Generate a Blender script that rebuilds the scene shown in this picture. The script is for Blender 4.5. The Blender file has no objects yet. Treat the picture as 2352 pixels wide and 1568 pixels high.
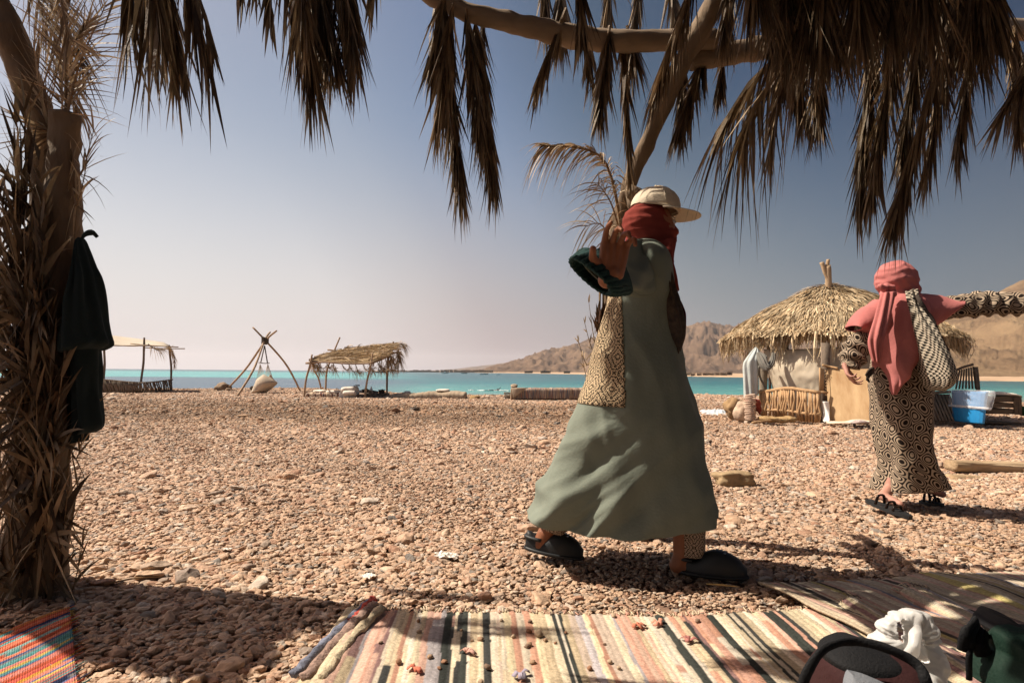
import bpy, bmesh, math, random
import numpy as np
from mathutils import Vector, Matrix, noise
R = math.radians
random.seed(7); np.random.seed(7)
S = bpy.context.scene
COL = S.collection

# ------------------------------------------------------------------ camera
CAMZ = 0.85
FPX = 1437.0                       # focal length in the 2352 px wide working frame
PITCH = math.atan(70.0 / FPX); ROLL = R(0.5)
fwd = Vector((0, math.cos(PITCH), math.sin(PITCH)))
right0 = Vector((1, 0, 0)); up0 = right0.cross(fwd)
rgt = right0 * math.cos(ROLL) + up0 * math.sin(ROLL)
upv = rgt.cross(fwd)
cam = bpy.data.objects.new('camera', bpy.data.cameras.new('camera'))
COL.objects.link(cam)
M = Matrix((rgt, upv, -fwd)).transposed().to_4x4(); M.translation = Vector((0, 0, CAMZ))
cam.matrix_world = M
cam.data.sensor_width = 36; cam.data.lens = 36 * FPX / 2352
cam.data.clip_start = 0.05; cam.data.clip_end = 60000
S.camera = cam

# ------------------------------------------------------------------ light
SUN_EL = R(52); SUN_AZ = math.atan2(-0.985, 0.17)       # compass angle from +Y towards +X
w = bpy.data.worlds.new('World'); S.world = w; w.use_nodes = True
nt = w.node_tree; nt.nodes.clear()
sky = nt.nodes.new('ShaderNodeTexSky'); sky.sky_type = 'NISHITA'; sky.sun_disc = False
sky.sun_elevation = SUN_EL; sky.sun_rotation = SUN_AZ
sky.altitude = 0; sky.air_density = 1.0; sky.dust_density = 1.4; sky.ozone_density = 1.5
bg = nt.nodes.new('ShaderNodeBackground'); bg.inputs[1].default_value = 0.0755

wo = nt.nodes.new('ShaderNodeOutputWorld')
def vmul(src, k):
    n = nt.nodes.new('ShaderNodeVectorMath'); n.operation = 'MULTIPLY'; n.inputs[1].default_value = k if hasattr(k, '__len__') else (k, k, k)
    nt.links.new(src, n.inputs[0]); return n.outputs[0]
ga = nt.nodes.new('ShaderNodeGamma'); ga.inputs[1].default_value = 1.5       # polarised-looking, deeper away from the sun
nt.links.new(vmul(sky.outputs[0], 0.15), ga.inputs[0])
# glare on the sun's side fading to deep polarised blue away from it
gtc = nt.nodes.new('ShaderNodeTexCoord')
dp = nt.nodes.new('ShaderNodeVectorMath'); dp.operation = 'DOT_PRODUCT'; dp.inputs[1].default_value = (-1, 0, -0.5)
nt.links.new(gtc.outputs['Generated'], dp.inputs[0])
mr = nt.nodes.new('ShaderNodeMapRange'); mr.inputs[1].default_value = -0.9; mr.inputs[2].default_value = 0.6; nt.links.new(dp.outputs['Value'], mr.inputs[0])
gr = nt.nodes.new('ShaderNodeValToRGB'); ge = gr.color_ramp.elements
for i, (p, c) in enumerate([(0, (.11, .14, .14)), (.22, (.17, .21, .20)), (.36, (.28, .29, .225)), (.50, (.56, .50, .39)), (.65, (.72, .58, .40)), (1, (.52, .43, .31))]):
    e_ = ge[i] if i < 2 else ge.new(p)
    e_.position = p; e_.color = (*c, 1)
nt.links.new(mr.outputs[0], gr.inputs[0])
mu = nt.nodes.new('ShaderNodeVectorMath'); mu.operation = 'MULTIPLY'
nt.links.new(vmul(ga.outputs[0], (21.0, 18.3, 17.6)), mu.inputs[0]); nt.links.new(gr.outputs[0], mu.inputs[1]); 
gh = nt.nodes.new('ShaderNodeValToRGB'); he = gh.color_ramp.elements          # pinkish dust low over the sea
for i, (p, c) in enumerate([(0, (.10, .107, .12)), (.22, (.115, .135, .165)), (.36, (.185, .19, .215)), (.60, (.315, .265, .295)), (.75, (.50, .46, .48)), (.88, (.52, .49, .51))]):
    e_ = he[i] if i < 2 else he.new(p)
    e_.position = p; e_.color = (*c, 1)
nt.links.new(mr.outputs[0], gh.inputs[0])
sz_ = nt.nodes.new('ShaderNodeSeparateXYZ'); nt.links.new(gtc.outputs['Generated'], sz_.inputs[0])
mh = nt.nodes.new('ShaderNodeMapRange'); mh.interpolation_type = 'SMOOTHSTEP'
for i, v_ in enumerate((0.0, 0.42, 0.92, 0.0)): mh.inputs[i + 1].default_value = v_
nt.links.new(sz_.outputs[2], mh.inputs[0])
mxw = nt.nodes.new('ShaderNodeMix'); mxw.data_type = 'RGBA'
nt.links.new(mh.outputs[0], mxw.inputs[0]); nt.links.new(mu.outputs[0], mxw.inputs[6]); nt.links.new(vmul(gh.outputs[0], 12.9), mxw.inputs[7])
nt.links.new(mxw.outputs[2], bg.inputs[0])
nt.links.new(bg.outputs[0], wo.inputs[0])
sl = bpy.data.lights.new('sun', 'SUN'); sl.energy = 5.0; sl.angle = R(0.5); sl.color = (1.0, 0.90, 0.76)
sun = bpy.data.objects.new('sun', sl); COL.objects.link(sun)
sdir = Vector((math.sin(SUN_AZ) * math.cos(SUN_EL), math.cos(SUN_AZ) * math.cos(SUN_EL), math.sin(SUN_EL)))
sun.rotation_euler = sdir.to_track_quat('Z', 'Y').to_euler()
sun.location = (-4, 2, 9)
vs = S.view_settings; vs.view_transform = 'Standard'; vs.look = 'None'; vs.gamma = 1; vs.use_curve_mapping = False; vs.exposure = 0.6

# ------------------------------------------------------------------ helpers
def P(px, py, Y):
    """world point at depth Y seen at working-frame pixel px,py"""
    d = fwd + rgt * ((px - 1176) / FPX) + upv * ((784 - py) / FPX)
    return Vector((0, 0, CAMZ)) + d * (Y / d.y)
def G(px, py, z=0.0):
    d = fwd + rgt * ((px - 1176) / FPX) + upv * ((784 - py) / FPX)
    return Vector((0, 0, CAMZ)) + d * ((z - CAMZ) / d.z)
def n3(x, y, z=0.0): return noise.noise(Vector((x, y, z)))
def lerp(a, b, t): return a + (b - a) * t

def put(name, me, mat=None, parent=None, kind=None, smooth=True):
    o = bpy.data.objects.new(name, me)
    COL.objects.link(o)
    if mat is not None and not me.materials: me.materials.append(mat)
    if parent is not None: o.parent = parent
    if kind: o['kind'] = kind
    return o
def mesh(name, verts, faces, smooth=True, uvs=None, cols=None):
    me = bpy.data.meshes.new(name)
    me.from_pydata([tuple(v) for v in verts], [], faces)
    if smooth: me.polygons.foreach_set('use_smooth', [True] * len(me.polygons))
    if uvs is not None:
        ul = me.uv_layers.new(name='UVMap')
        li = np.empty(len(me.loops), dtype=np.int32); me.loops.foreach_get('vertex_index', li)
        ul.data.foreach_set('uv', np.asarray(uvs, dtype=np.float32)[li].ravel())
    if cols is not None:
        ca = me.color_attributes.new('Col', 'FLOAT_COLOR', 'POINT')
        c = np.ones((len(verts), 4), dtype=np.float32); c[:, :3] = np.asarray(cols)
        ca.data.foreach_set('color', c.ravel())
    me.update(); return me
def tag(o, label=None, cat=None, group=None, kind=None):
    if label: o['label'] = label
    if cat: o['category'] = cat
    if group: o['group'] = group
    if kind: o['kind'] = kind
    return o
def empty(name, loc, label, cat, group=None):
    o = bpy.data.objects.new(name, None); COL.objects.link(o); o.location = loc
    o.empty_display_size = 0.1
    return tag(o, label, cat, group)
def adopt(root, o):
    """parent o (built in world coordinates) to root (an Empty at loc)"""
    o.parent = root
    o.matrix_parent_inverse = Matrix.Translation(-Vector(root.location))
    return o

# ---- materials
def mat(name, color, rough=0.85, bump=0.0, bscale=60, var=0.0, vscale=8, spec=0.3, c2=None, attr=False, metal=0, trans=0, stretch=None, detail=4, coord='Object', sheen=0, sub=0):
    m = bpy.data.materials.new(name); m.use_nodes = True
    t = m.node_tree; b = t.nodes['Principled BSDF']
    b.inputs['Roughness'].default_value = rough; b.inputs['Specular IOR Level'].default_value = spec
    b.inputs['Metallic'].default_value = metal
    if sheen: b.inputs['Sheen Weight'].default_value = sheen
    tc = t.nodes.new('ShaderNodeTexCoord'); vec = tc.outputs[coord]
    if stretch:
        mp = t.nodes.new('ShaderNodeMapping'); mp.inputs['Scale'].default_value = stretch
        t.links.new(vec, mp.inputs[0]); vec = mp.outputs[0]
    if attr:
        at = t.nodes.new('ShaderNodeAttribute'); at.attribute_name = 'Col'; csrc = at.outputs['Color']
    else:
        rg = t.nodes.new('ShaderNodeRGB'); rg.outputs[0].default_value = (*color, 1); csrc = rg.outputs[0]
    if c2 is not None or var:
        nz = t.nodes.new('ShaderNodeTexNoise'); nz.inputs['Scale'].default_value = vscale; nz.inputs['Detail'].default_value = detail
        nz.inputs['Roughness'].default_value = 0.65
        t.links.new(vec, nz.inputs['Vector'])
        mx = t.nodes.new('ShaderNodeMix'); mx.data_type = 'RGBA'
        mr = t.nodes.new('ShaderNodeMapRange'); mr.inputs[1].default_value = 0.32; mr.inputs[2].default_value = 0.68
        t.links.new(nz.outputs[0], mr.inputs[0]); t.links.new(mr.outputs[0], mx.inputs[0])
        if c2 is not None:
            t.links.new(csrc, mx.inputs[6]); mx.inputs[7].default_value = (*c2, 1)
        else:
            h1 = t.nodes.new('ShaderNodeHueSaturation'); h1.inputs['Value'].default_value = 1 - var
            h2 = t.nodes.new('ShaderNodeHueSaturation'); h2.inputs['Value'].default_value = 1 + var
            t.links.new(csrc, h1.inputs['Color']); t.links.new(csrc, h2.inputs['Color'])
            t.links.new(h1.outputs[0], mx.inputs[6]); t.links.new(h2.outputs[0], mx.inputs[7])
        csrc = mx.outputs[2]
    t.links.new(csrc, b.inputs['Base Color'])
    if bump:
        n2 = t.nodes.new('ShaderNodeTexNoise'); n2.inputs['Scale'].default_value = bscale; n2.inputs['Detail'].default_value = 5
        t.links.new(vec, n2.inputs['Vector'])
        bp = t.nodes.new('ShaderNodeBump'); bp.inputs['Strength'].default_value = bump; bp.inputs['Distance'].default_value = 0.01
        t.links.new(n2.outputs[0], bp.inputs['Height']); t.links.new(bp.outputs[0], b.inputs['Normal'])
    if trans:      # thin sheet lit from behind
        tr = t.nodes.new('ShaderNodeBsdfTranslucent'); t.links.new(csrc, tr.inputs[0])
        mm = t.nodes.new('ShaderNodeMixShader'); mm.inputs[0].default_value = trans
        t.links.new(b.outputs[0], mm.inputs[1]); t.links.new(tr.outputs[0], mm.inputs[2])
        t.links.new(mm.outputs[0], t.nodes['Material Output'].inputs[0])
    return m

# ---- ribbed loft: ribs = (ax,ay, bx,by, Y, t) pixel pair seen from the camera, depth Y and half thickness t (metres)
def cr(p, t):
    """Catmull-Rom through rows of p, t in 0..1"""
    n = len(p) - 1; x = min(max(t, 0), 1) * n; i = min(int(x), n - 1); f = x - i
    p0 = p[max(i - 1, 0)]; p1 = p[i]; p2 = p[i + 1]; p3 = p[min(i + 2, n)]
    return 0.5 * ((2 * p1) + (-p0 + p2) * f + (2 * p0 - 5 * p1 + 4 * p2 - p3) * f * f + (-p0 + 3 * p1 - 3 * p2 + p3) * f ** 3)
def loft_grid(ribs, nr, na, fold=None, power=1.0, uvk=1.0):
    rows = []
    for (ax, ay, bx, by, Y, t) in ribs:
        A = P(ax, ay, Y); B = P(bx, by, Y)
        rows.append(np.array([A.x, A.y, A.z, B.x, B.y, B.z, t]))
    seg = [0.0]
    for a, b in zip(rows[:-1], rows[1:]): seg.append(seg[-1] + max(np.linalg.norm((a[:3] + a[3:6]) / 2 - (b[:3] + b[3:6]) / 2), 1e-4))
    L = seg[-1]
    V = []; UV = []
    cen_prev = None
    for i in range(nr + 1):
        s = i / nr
        # param by arc length
        d = s * L; k = 0
        while k < len(seg) - 2 and seg[k + 1] < d: k += 1
        tt = (k + (d - seg[k]) / (seg[k + 1] - seg[k])) / (len(rows) - 1)
        r = cr(rows, tt)
        A = Vector(r[:3]); B = Vector(r[3:6]); t = r[6]; C = (A + B) / 2; H = (B - A) / 2
        hl = H.length or 1e-5; Hd = H / hl; D = Vector((0, 1, 0))
        tx = abs(C.x / C.y) * abs(Hd.x)                 # real width of a round body seen off-axis
        hl = math.sqrt(max(hl * hl - (t * tx) ** 2, (.35 * hl) ** 2)); H = Hd * hl
        for j in range(na):
            th = 2 * math.pi * j / na
            c, sn = math.cos(th), math.sin(th)
            if power != 1: c = math.copysign(abs(c) ** power, c); sn = math.copysign(abs(sn) ** power, sn)
            p = C + H * c - D * (t * sn)          # sn>0 faces the camera
            if fold:
                nrm = (Hd * (c / max(hl, .02)) - D * (sn / max(t, .02))).normalized()
                p = p + nrm * fold(s, th, p, hl)
            V.append(p); UV.append((th / (2 * math.pi) * 2 * math.pi * 0.5 * (hl + t) * uvk, d * uvk))
    return V, UV
def loft(name, ribs, m, parent=None, nr=40, na=48, fold=None, power=1.0, caps=(True, True), uvk=1.0, arc=None, inset=0, kind=None, solid=0):
    V, UV = loft_grid(ribs, nr, na, fold, power, uvk)
    F = []; n0 = len(V)
    if arc is None:
        # duplicate seam column for clean UVs
        V2 = []; U2 = []
        for i in range(nr + 1):
            row = V[i * na:(i + 1) * na]; ur = UV[i * na:(i + 1) * na]
            V2 += row + [row[0]]; U2 += ur + [(ur[-1][0] * na / (na - 1), ur[0][1])]
        q = na + 1
        for i in range(nr):
            for j in range(na): F.append((i * q + j, (i + 1) * q + j, (i + 1) * q + j + 1, i * q + j + 1))
        V, UV = V2, U2
        for end, do in ((0, caps[0]), (nr, caps[1])):
            if do:
                ring = list(range(end * q, end * q + na))
                c = sum((V[k] for k in ring), Vector()) / na; V.append(c); UV.append(UV[ring[0]])
                ci = len(V) - 1
                for j in range(na):
                    a, b = ring[j], ring[(j + 1) % na]
                    F.append((ci, a, b) if end == 0 else (ci, b, a))
    me = mesh(name, V, F, uvs=UV)
    o = put(name, me, m)
    if solid:
        md = o.modifiers.new('t', 'SOLIDIFY'); md.thickness = solid
    if kind: o['kind'] = kind
    if parent is not None: adopt(parent, o)
    return o

# ---- tube along world points
def tube_data(pts, rad, na=8, wob=0.0, flat=1.0, seed=0, caps=True):
    V = []; F = []; n = len(pts)
    pts = [Vector(p) for p in pts]
    ref = Vector((0.31, 0.87, 0.38))
    for i, p in enumerate(pts):
        t = (pts[min(i + 1, n - 1)] - pts[max(i - 1, 0)]).normalized()
        a = t.cross(ref).normalized(); b = t.cross(a)
        r = rad[i] if hasattr(rad, '__len__') else rad
        for j in range(na):
            th = 2 * math.pi * j / na
            rr = r * (1 + wob * n3(math.cos(th) * 1.3 + seed, math.sin(th) * 1.3, i * 0.35 + seed * 3))
            V.append(p + a * (rr * math.cos(th)) + b * (rr * math.sin(th) * flat))
    for i in range(n - 1):
        for j in range(na):
            F.append((i * na + j, i * na + (j + 1) % na, (i + 1) * na + (j + 1) % na, (i + 1) * na + j))
    if caps:
        F.append(tuple(range(na))[::-1]); F.append(tuple(range((n - 1) * na, n * na)))
    return V, F
def spline(pts, n):
    A = [np.array(p, dtype=float) for p in pts]
    return [Vector(cr(A, i / (n - 1))) for i in range(n)]
def tube(name, pts, rad, m, parent=None, na=8, n=None, wob=0.0, flat=1.0, seed=0, kind=None):
    if n:
        if hasattr(rad, '__len__'):
            rr = [np.array([r]) for r in rad]; rad = [float(cr(rr, i / (n - 1))[0]) for i in range(n)]
        pts = spline(pts, n)
    V, F = tube_data(pts, rad, na, wob, flat, seed)
    o = put(name, mesh(name, V, F), m, kind=kind)
    if parent is not None: adopt(parent, o)
    return o
class MB:
    def __init__(s): s.v = []; s.f = []; s.c = []
    def add(s, V, F, col=None):
        k = len(s.v); s.v += [tuple(v) for v in V]; s.f += [tuple(i + k for i in f) for f in F]
        if col is not None: s.c += [col] * len(V)
    def tube(s, pts, rad, na=6, col=None, **k): s.add(*tube_data(pts, rad, na, **k), col=col)
    def box(s, c, h, rot=None, col=None):
        Vs = [Vector((x * h[0], y * h[1], z * h[2])) for x in (-1, 1) for y in (-1, 1) for z in (-1, 1)]
        if rot is not None: Vs = [rot @ v for v in Vs]
        s.add([v + Vector(c) for v in Vs], [(0, 1, 3, 2), (4, 6, 7, 5), (0, 4, 5, 1), (2, 3, 7, 6), (0, 2, 6, 4), (1, 5, 7, 3)], col)
    def build(s, name, m, parent=None, smooth=True, kind=None):
        me = mesh(name, s.v, s.f, smooth=smooth, cols=s.c if s.c else None)
        o = put(name, me, m, kind=kind)
        if parent is not None: adopt(parent, o)
        return o
def bevel(o, wdt=0.006, seg=2):
    md = o.modifiers.new('b', 'BEVEL'); md.width = wdt; md.segments = seg; md.limit_method = 'ANGLE'; return o

# ---- capsules fused into one continuous surface
def blob(name, caps, voxel, m, parent=None, smooth=3, disp=None, nseg=14):
    mb = MB()
    for (a, b, ra, rb) in caps:
        a = Vector(a); b = Vector(b); d = b - a; L = d.length
        if L < 1e-5: d = Vector((0, 0, 1)); L = 1e-4
        q = d.to_track_quat('Z', 'Y')
        rings = []
        for k in range(5): ph = -math.pi / 2 + (k + .5) * math.pi / 2 / 5; rings.append((ra * math.cos(ph), ra * math.sin(ph)))
        for k in range(5): ph = (k + .5) * math.pi / 2 / 5; rings.append((rb * math.cos(ph), L + rb * math.sin(ph)))
        V = [a + q @ Vector((0, 0, -ra))]
        for (r, z) in rings:
            for j in range(nseg): th = 2 * math.pi * j / nseg; V.append(a + q @ Vector((r * math.cos(th), r * math.sin(th), z)))
        V.append(a + q @ Vector((0, 0, L + rb)))
        F = [(0, 1 + (j + 1) % nseg, 1 + j) for j in range(nseg)]
        for i in range(9):
            for j in range(nseg):
                p = 1 + i * nseg; F.append((p + j, p + (j + 1) % nseg, p + nseg + (j + 1) % nseg, p + nseg + j))
        e = len(V) - 1; p = 1 + 9 * nseg
        F += [(p + j, p + (j + 1) % nseg, e) for j in range(nseg)]
        mb.add(V, F)
    me = mesh('tmp', mb.v, mb.f); o = bpy.data.objects.new('tmp', me); COL.objects.link(o)
    md = o.modifiers.new('r', 'REMESH'); md.mode = 'VOXEL'; md.voxel_size = voxel; md.use_smooth_shade = True
    if smooth: sm = o.modifiers.new('s', 'SMOOTH'); sm.iterations = smooth; sm.factor = 0.6
    dg = bpy.context.evaluated_depsgraph_get()
    me2 = bpy.data.meshes.new_from_object(o.evaluated_get(dg)); bpy.data.objects.remove(o)
    me2.name = name
    me2.polygons.foreach_set('use_smooth', [True] * len(me2.polygons))
    if disp:
        ns = [v.normal.copy() for v in me2.vertices]
        for v, nn in zip(me2.vertices, ns): v.co = v.co + disp(v.co, nn)
        me2.update()
    o = put(name, me2, m)
    if parent is not None: adopt(parent, o)
    return o
def rock(name, loc, size, m, seed=0, rot=0, rough=0.25, sub=3, parent=None, boxy=0.0):
    bm = bmesh.new(); bmesh.ops.create_icosphere(bm, subdivisions=sub, radius=1)
    for v in bm.verts:
        c = v.co
        if boxy:
            mx_ = max(abs(c.x), abs(c.y), abs(c.z)); c = c.lerp(c / mx_ * 0.85, boxy)
        k = 1 + rough * n3(c.x * 1.4 + seed, c.y * 1.4, c.z * 1.4) * 1.6 + rough * 0.4 * n3(c.x * 4 + seed, c.y * 4, c.z * 4)
        v.co = Vector((c.x * size[0] * k, c.y * size[1] * k, c.z * size[2] * k))
    me = bpy.data.meshes.new(name); bm.to_mesh(me); bm.free()
    me.polygons.foreach_set('use_smooth', [True] * len(me.polygons))
    o = put(name, me, m); o.location = loc; o.rotation_euler = (0, 0, rot)
    if parent is not None: adopt(parent, o)
    return o
# ------------------------------------------------------------------ ground
EDGE_X = [-40, -19, -13, -9, -4.5, -1, 8, 9.5, 12, 16, 22]
EDGE_Y = [25, 25, 27.5, 28.5, 23.5, 22, 25.5, 24, 20.5, 19, 20]
def edge_y(x): return float(np.interp(x, EDGE_X, EDGE_Y))
WZ = -1.5
def gz(x, y):
    e = edge_y(x) + 0.5 * n3(x * 0.3, 3.1)
    z = 0.012 * n3(x * .5, y * .5, 5) * min(1, y / 6)
    if y > 5: z += 0.035 * n3(x * .16, y * .35, 9) * min(1, (y - 5) / 5)
    if y > e:
        d = y - e; z -= min(d * d * 0.02, 0.03 + d * 0.075)
    return z
m_ground = mat('ground_grit', (0.27, 0.17, 0.12), rough=1, bump=1.0, bscale=26, c2=(0.14, 0.09, 0.065), vscale=24, spec=0.1, detail=8)
ys = np.concatenate([np.linspace(-8, 0, 6), np.linspace(0.4, 6, 60), np.linspace(6.1, 34, 120), np.linspace(35, 90, 20)])
xs = np.concatenate([np.linspace(-160, -32, 20), np.linspace(-31, 31, 190), np.linspace(32, 160, 20)])
V = [(x, y, gz(x, y) - 0.012) for y in ys for x in xs]; nx = len(xs)
F = [(i * nx + j, i * nx + j + 1, (i + 1) * nx + j + 1, (i + 1) * nx + j) for i in range(len(ys) - 1) for j in range(nx - 1)]
put('ground', mesh('ground', V, F), m_ground, kind='structure')

# pebbles: instanced stones on a cloud of points
def ramp(t, stops, interp='LINEAR'):
    n = t.nodes.new('ShaderNodeValToRGB'); n.color_ramp.interpolation = interp
    e = n.color_ramp.elements
    while len(e) > 1: e.remove(e[-1])
    e[0].position = stops[0][0]; e[0].color = (*stops[0][1], 1)
    for p, c in stops[1:]:
        k = e.new(p); k.color = (*c, 1)
    return n
def pebble_mat():
    m = bpy.data.materials.new('pebble_stone'); m.use_nodes = True; t = m.node_tree; b = t.nodes['Principled BSDF']
    oi = t.nodes.new('ShaderNodeObjectInfo')
    r = ramp(t, [(0, (0.441, 0.290, 0.198)), (.13, (0.509, 0.358, 0.248)), (.26, (0.373, 0.228, 0.149)), (.38, (0.569, 0.426, 0.317)), (.50, (0.432, 0.301, 0.213)),
                 (.60, (0.313, 0.174, 0.114)), (.68, (0.471, 0.340, 0.248)), (.76, (0.254, 0.199, 0.164)), (.84, (0.529, 0.378, 0.263)), (.90, (0.151, 0.136, 0.124)), (.95, (0.627, 0.524, 0.426)), (1, (0.343, 0.290, 0.253))])
    t.links.new(oi.outputs['Random'], r.inputs[0])
    # brown patch of darker stones further up the beach, and slow drift in tone
    nz = t.nodes.new('ShaderNodeTexNoise'); nz.inputs['Scale'].default_value = 0.22; nz.inputs['Detail'].default_value = 3
    mp = t.nodes.new('ShaderNodeMapping'); mp.inputs['Scale'].default_value = (0.6, 1.5, 0); t.links.new(oi.outputs['Location'], mp.inputs[0]); t.links.new(mp.outputs[0], nz.inputs['Vector'])
    sx = t.nodes.new('ShaderNodeSeparateXYZ'); t.links.new(oi.outputs['Location'], sx.inputs[0])
    def mrange(src, a, b_, c, d):
        n = t.nodes.new('ShaderNodeMapRange'); n.interpolation_type = 'SMOOTHSTEP'
        for i, v in enumerate((a, b_, c, d)): n.inputs[i + 1].default_value = v
        t.links.new(src, n.inputs[0]); return n.outputs[0]
    def mth(op, a, b_=None):
        n = t.nodes.new('ShaderNodeMath'); n.operation = op
        for i, v in enumerate((a, b_)):
            if v is None: continue
            if isinstance(v, (int, float)): n.inputs[i].default_value = v
            else: t.links.new(v, n.inputs[i])
        return n.outputs[0]
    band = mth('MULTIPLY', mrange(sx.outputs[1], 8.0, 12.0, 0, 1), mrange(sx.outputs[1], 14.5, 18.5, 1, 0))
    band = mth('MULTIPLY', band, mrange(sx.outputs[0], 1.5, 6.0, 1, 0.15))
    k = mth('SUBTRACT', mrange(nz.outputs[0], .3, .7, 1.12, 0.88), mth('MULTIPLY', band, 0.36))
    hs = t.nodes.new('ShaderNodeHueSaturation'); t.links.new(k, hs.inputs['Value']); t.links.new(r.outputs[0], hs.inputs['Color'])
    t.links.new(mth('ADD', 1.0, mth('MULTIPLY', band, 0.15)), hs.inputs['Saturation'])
    tc = t.nodes.new('ShaderNodeTexCoord')
    n2 = t.nodes.new('ShaderNodeTexNoise'); n2.inputs['Scale'].default_value = 2.6; n2.inputs['Detail'].default_value = 6
    add = t.nodes.new('ShaderNodeVectorMath'); t.links.new(tc.outputs['Object'], add.inputs[0]); t.links.new(oi.outputs['Location'], add.inputs[1])
    t.links.new(add.outputs[0], n2.inputs['Vector'])
    mx = t.nodes.new('ShaderNodeMix'); mx.data_type = 'RGBA'; mx.blend_type = 'MULTIPLY'; mx.inputs[0].default_value = 1
    t.links.new(hs.outputs[0], mx.inputs[6])
    r2 = ramp(t, [(.3, (.7, .68, .66)), (.7, (1.18, 1.16, 1.12))]); t.links.new(n2.outputs[0], r2.inputs[0]); t.links.new(r2.outputs[0], mx.inputs[7])
    t.links.new(mx.outputs[2], b.inputs['Base Color'])
    b.inputs['Roughness'].default_value = 0.8; b.inputs['Specular IOR Level'].default_value = 0.3
    bp = t.nodes.new('ShaderNodeBump'); bp.inputs['Strength'].default_value = 0.25; bp.inputs['Distance'].default_value = 0.2
    t.links.new(n2.outputs[0], bp.inputs['Height']); t.links.new(bp.outputs[0], b.inputs['Normal'])
    return m
m_peb = pebble_mat()
def pebble_points():
    rng = np.random.default_rng(3); out = []
    # zones: y0, y1, density /m2, mean size
    for (y0, y1, den, sz, lay) in ((1.0, 3.6, 5600, .0195, 1.0), (3.6, 6.5, 3400, .0235, 1.2), (6.5, 12, 1300, .034, 1.3), (12, 31, 480, .047, 1.3)):
        hw = lambda y: 0.87 * y + 1.0
        n = int((hw(y0) + hw(y1)) * (y1 - y0) * den)
        y = rng.uniform(y0, y1, n); x = rng.uniform(-1, 1, n) * hw(y1); k = np.abs(x) < hw(y); x, y = x[k], y[k]
        s = sz * np.exp(rng.normal(0, .30, len(x)))
        left = np.clip((-x + 0.6) / 2.5, 0, 1) * np.clip((5 - y) / 2, 0, 1); s *= 1 + 0.22 * left
        s *= 1 + .22 * np.sin(x * 1.7 + 1.3 * np.sin(y * 1.1)) * np.sin(y * 1.9 + x * .6) + .12 * np.sin(x * 5.1 + y * 3.3)
        big = rng.random(len(x)) < 0.012; s[big] *= rng.uniform(1.5, 2.6, big.sum())
        out.append(np.stack([x, y, s], 1))
    A = np.concatenate(out)
    return A
A = pebble_points()
kz = np.array([gz(x, y) for x, y in A[:, :2]]) + np.random.default_rng(5).uniform(-.45, .32, len(A)) * A[:, 2] * 0.5
ok = np.array([y < edge_y(x) + 4 for x, y in A[:, :2]]); A = A[ok]; kz = kz[ok]
me = bpy.data.meshes.new('pebbles'); me.vertices.add(len(A))
me.vertices.foreach_set('co', np.stack([A[:, 0], A[:, 1], kz], 1).astype(np.float32).ravel())
at = me.attributes.new('psize', 'FLOAT', 'POINT'); at.data.foreach_set('value', A[:, 2].astype(np.float32))
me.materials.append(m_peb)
peb = put('pebbles', me, kind='stuff'); peb['label'] = 'salmon and tan beach pebbles covering the whole shore'
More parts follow.
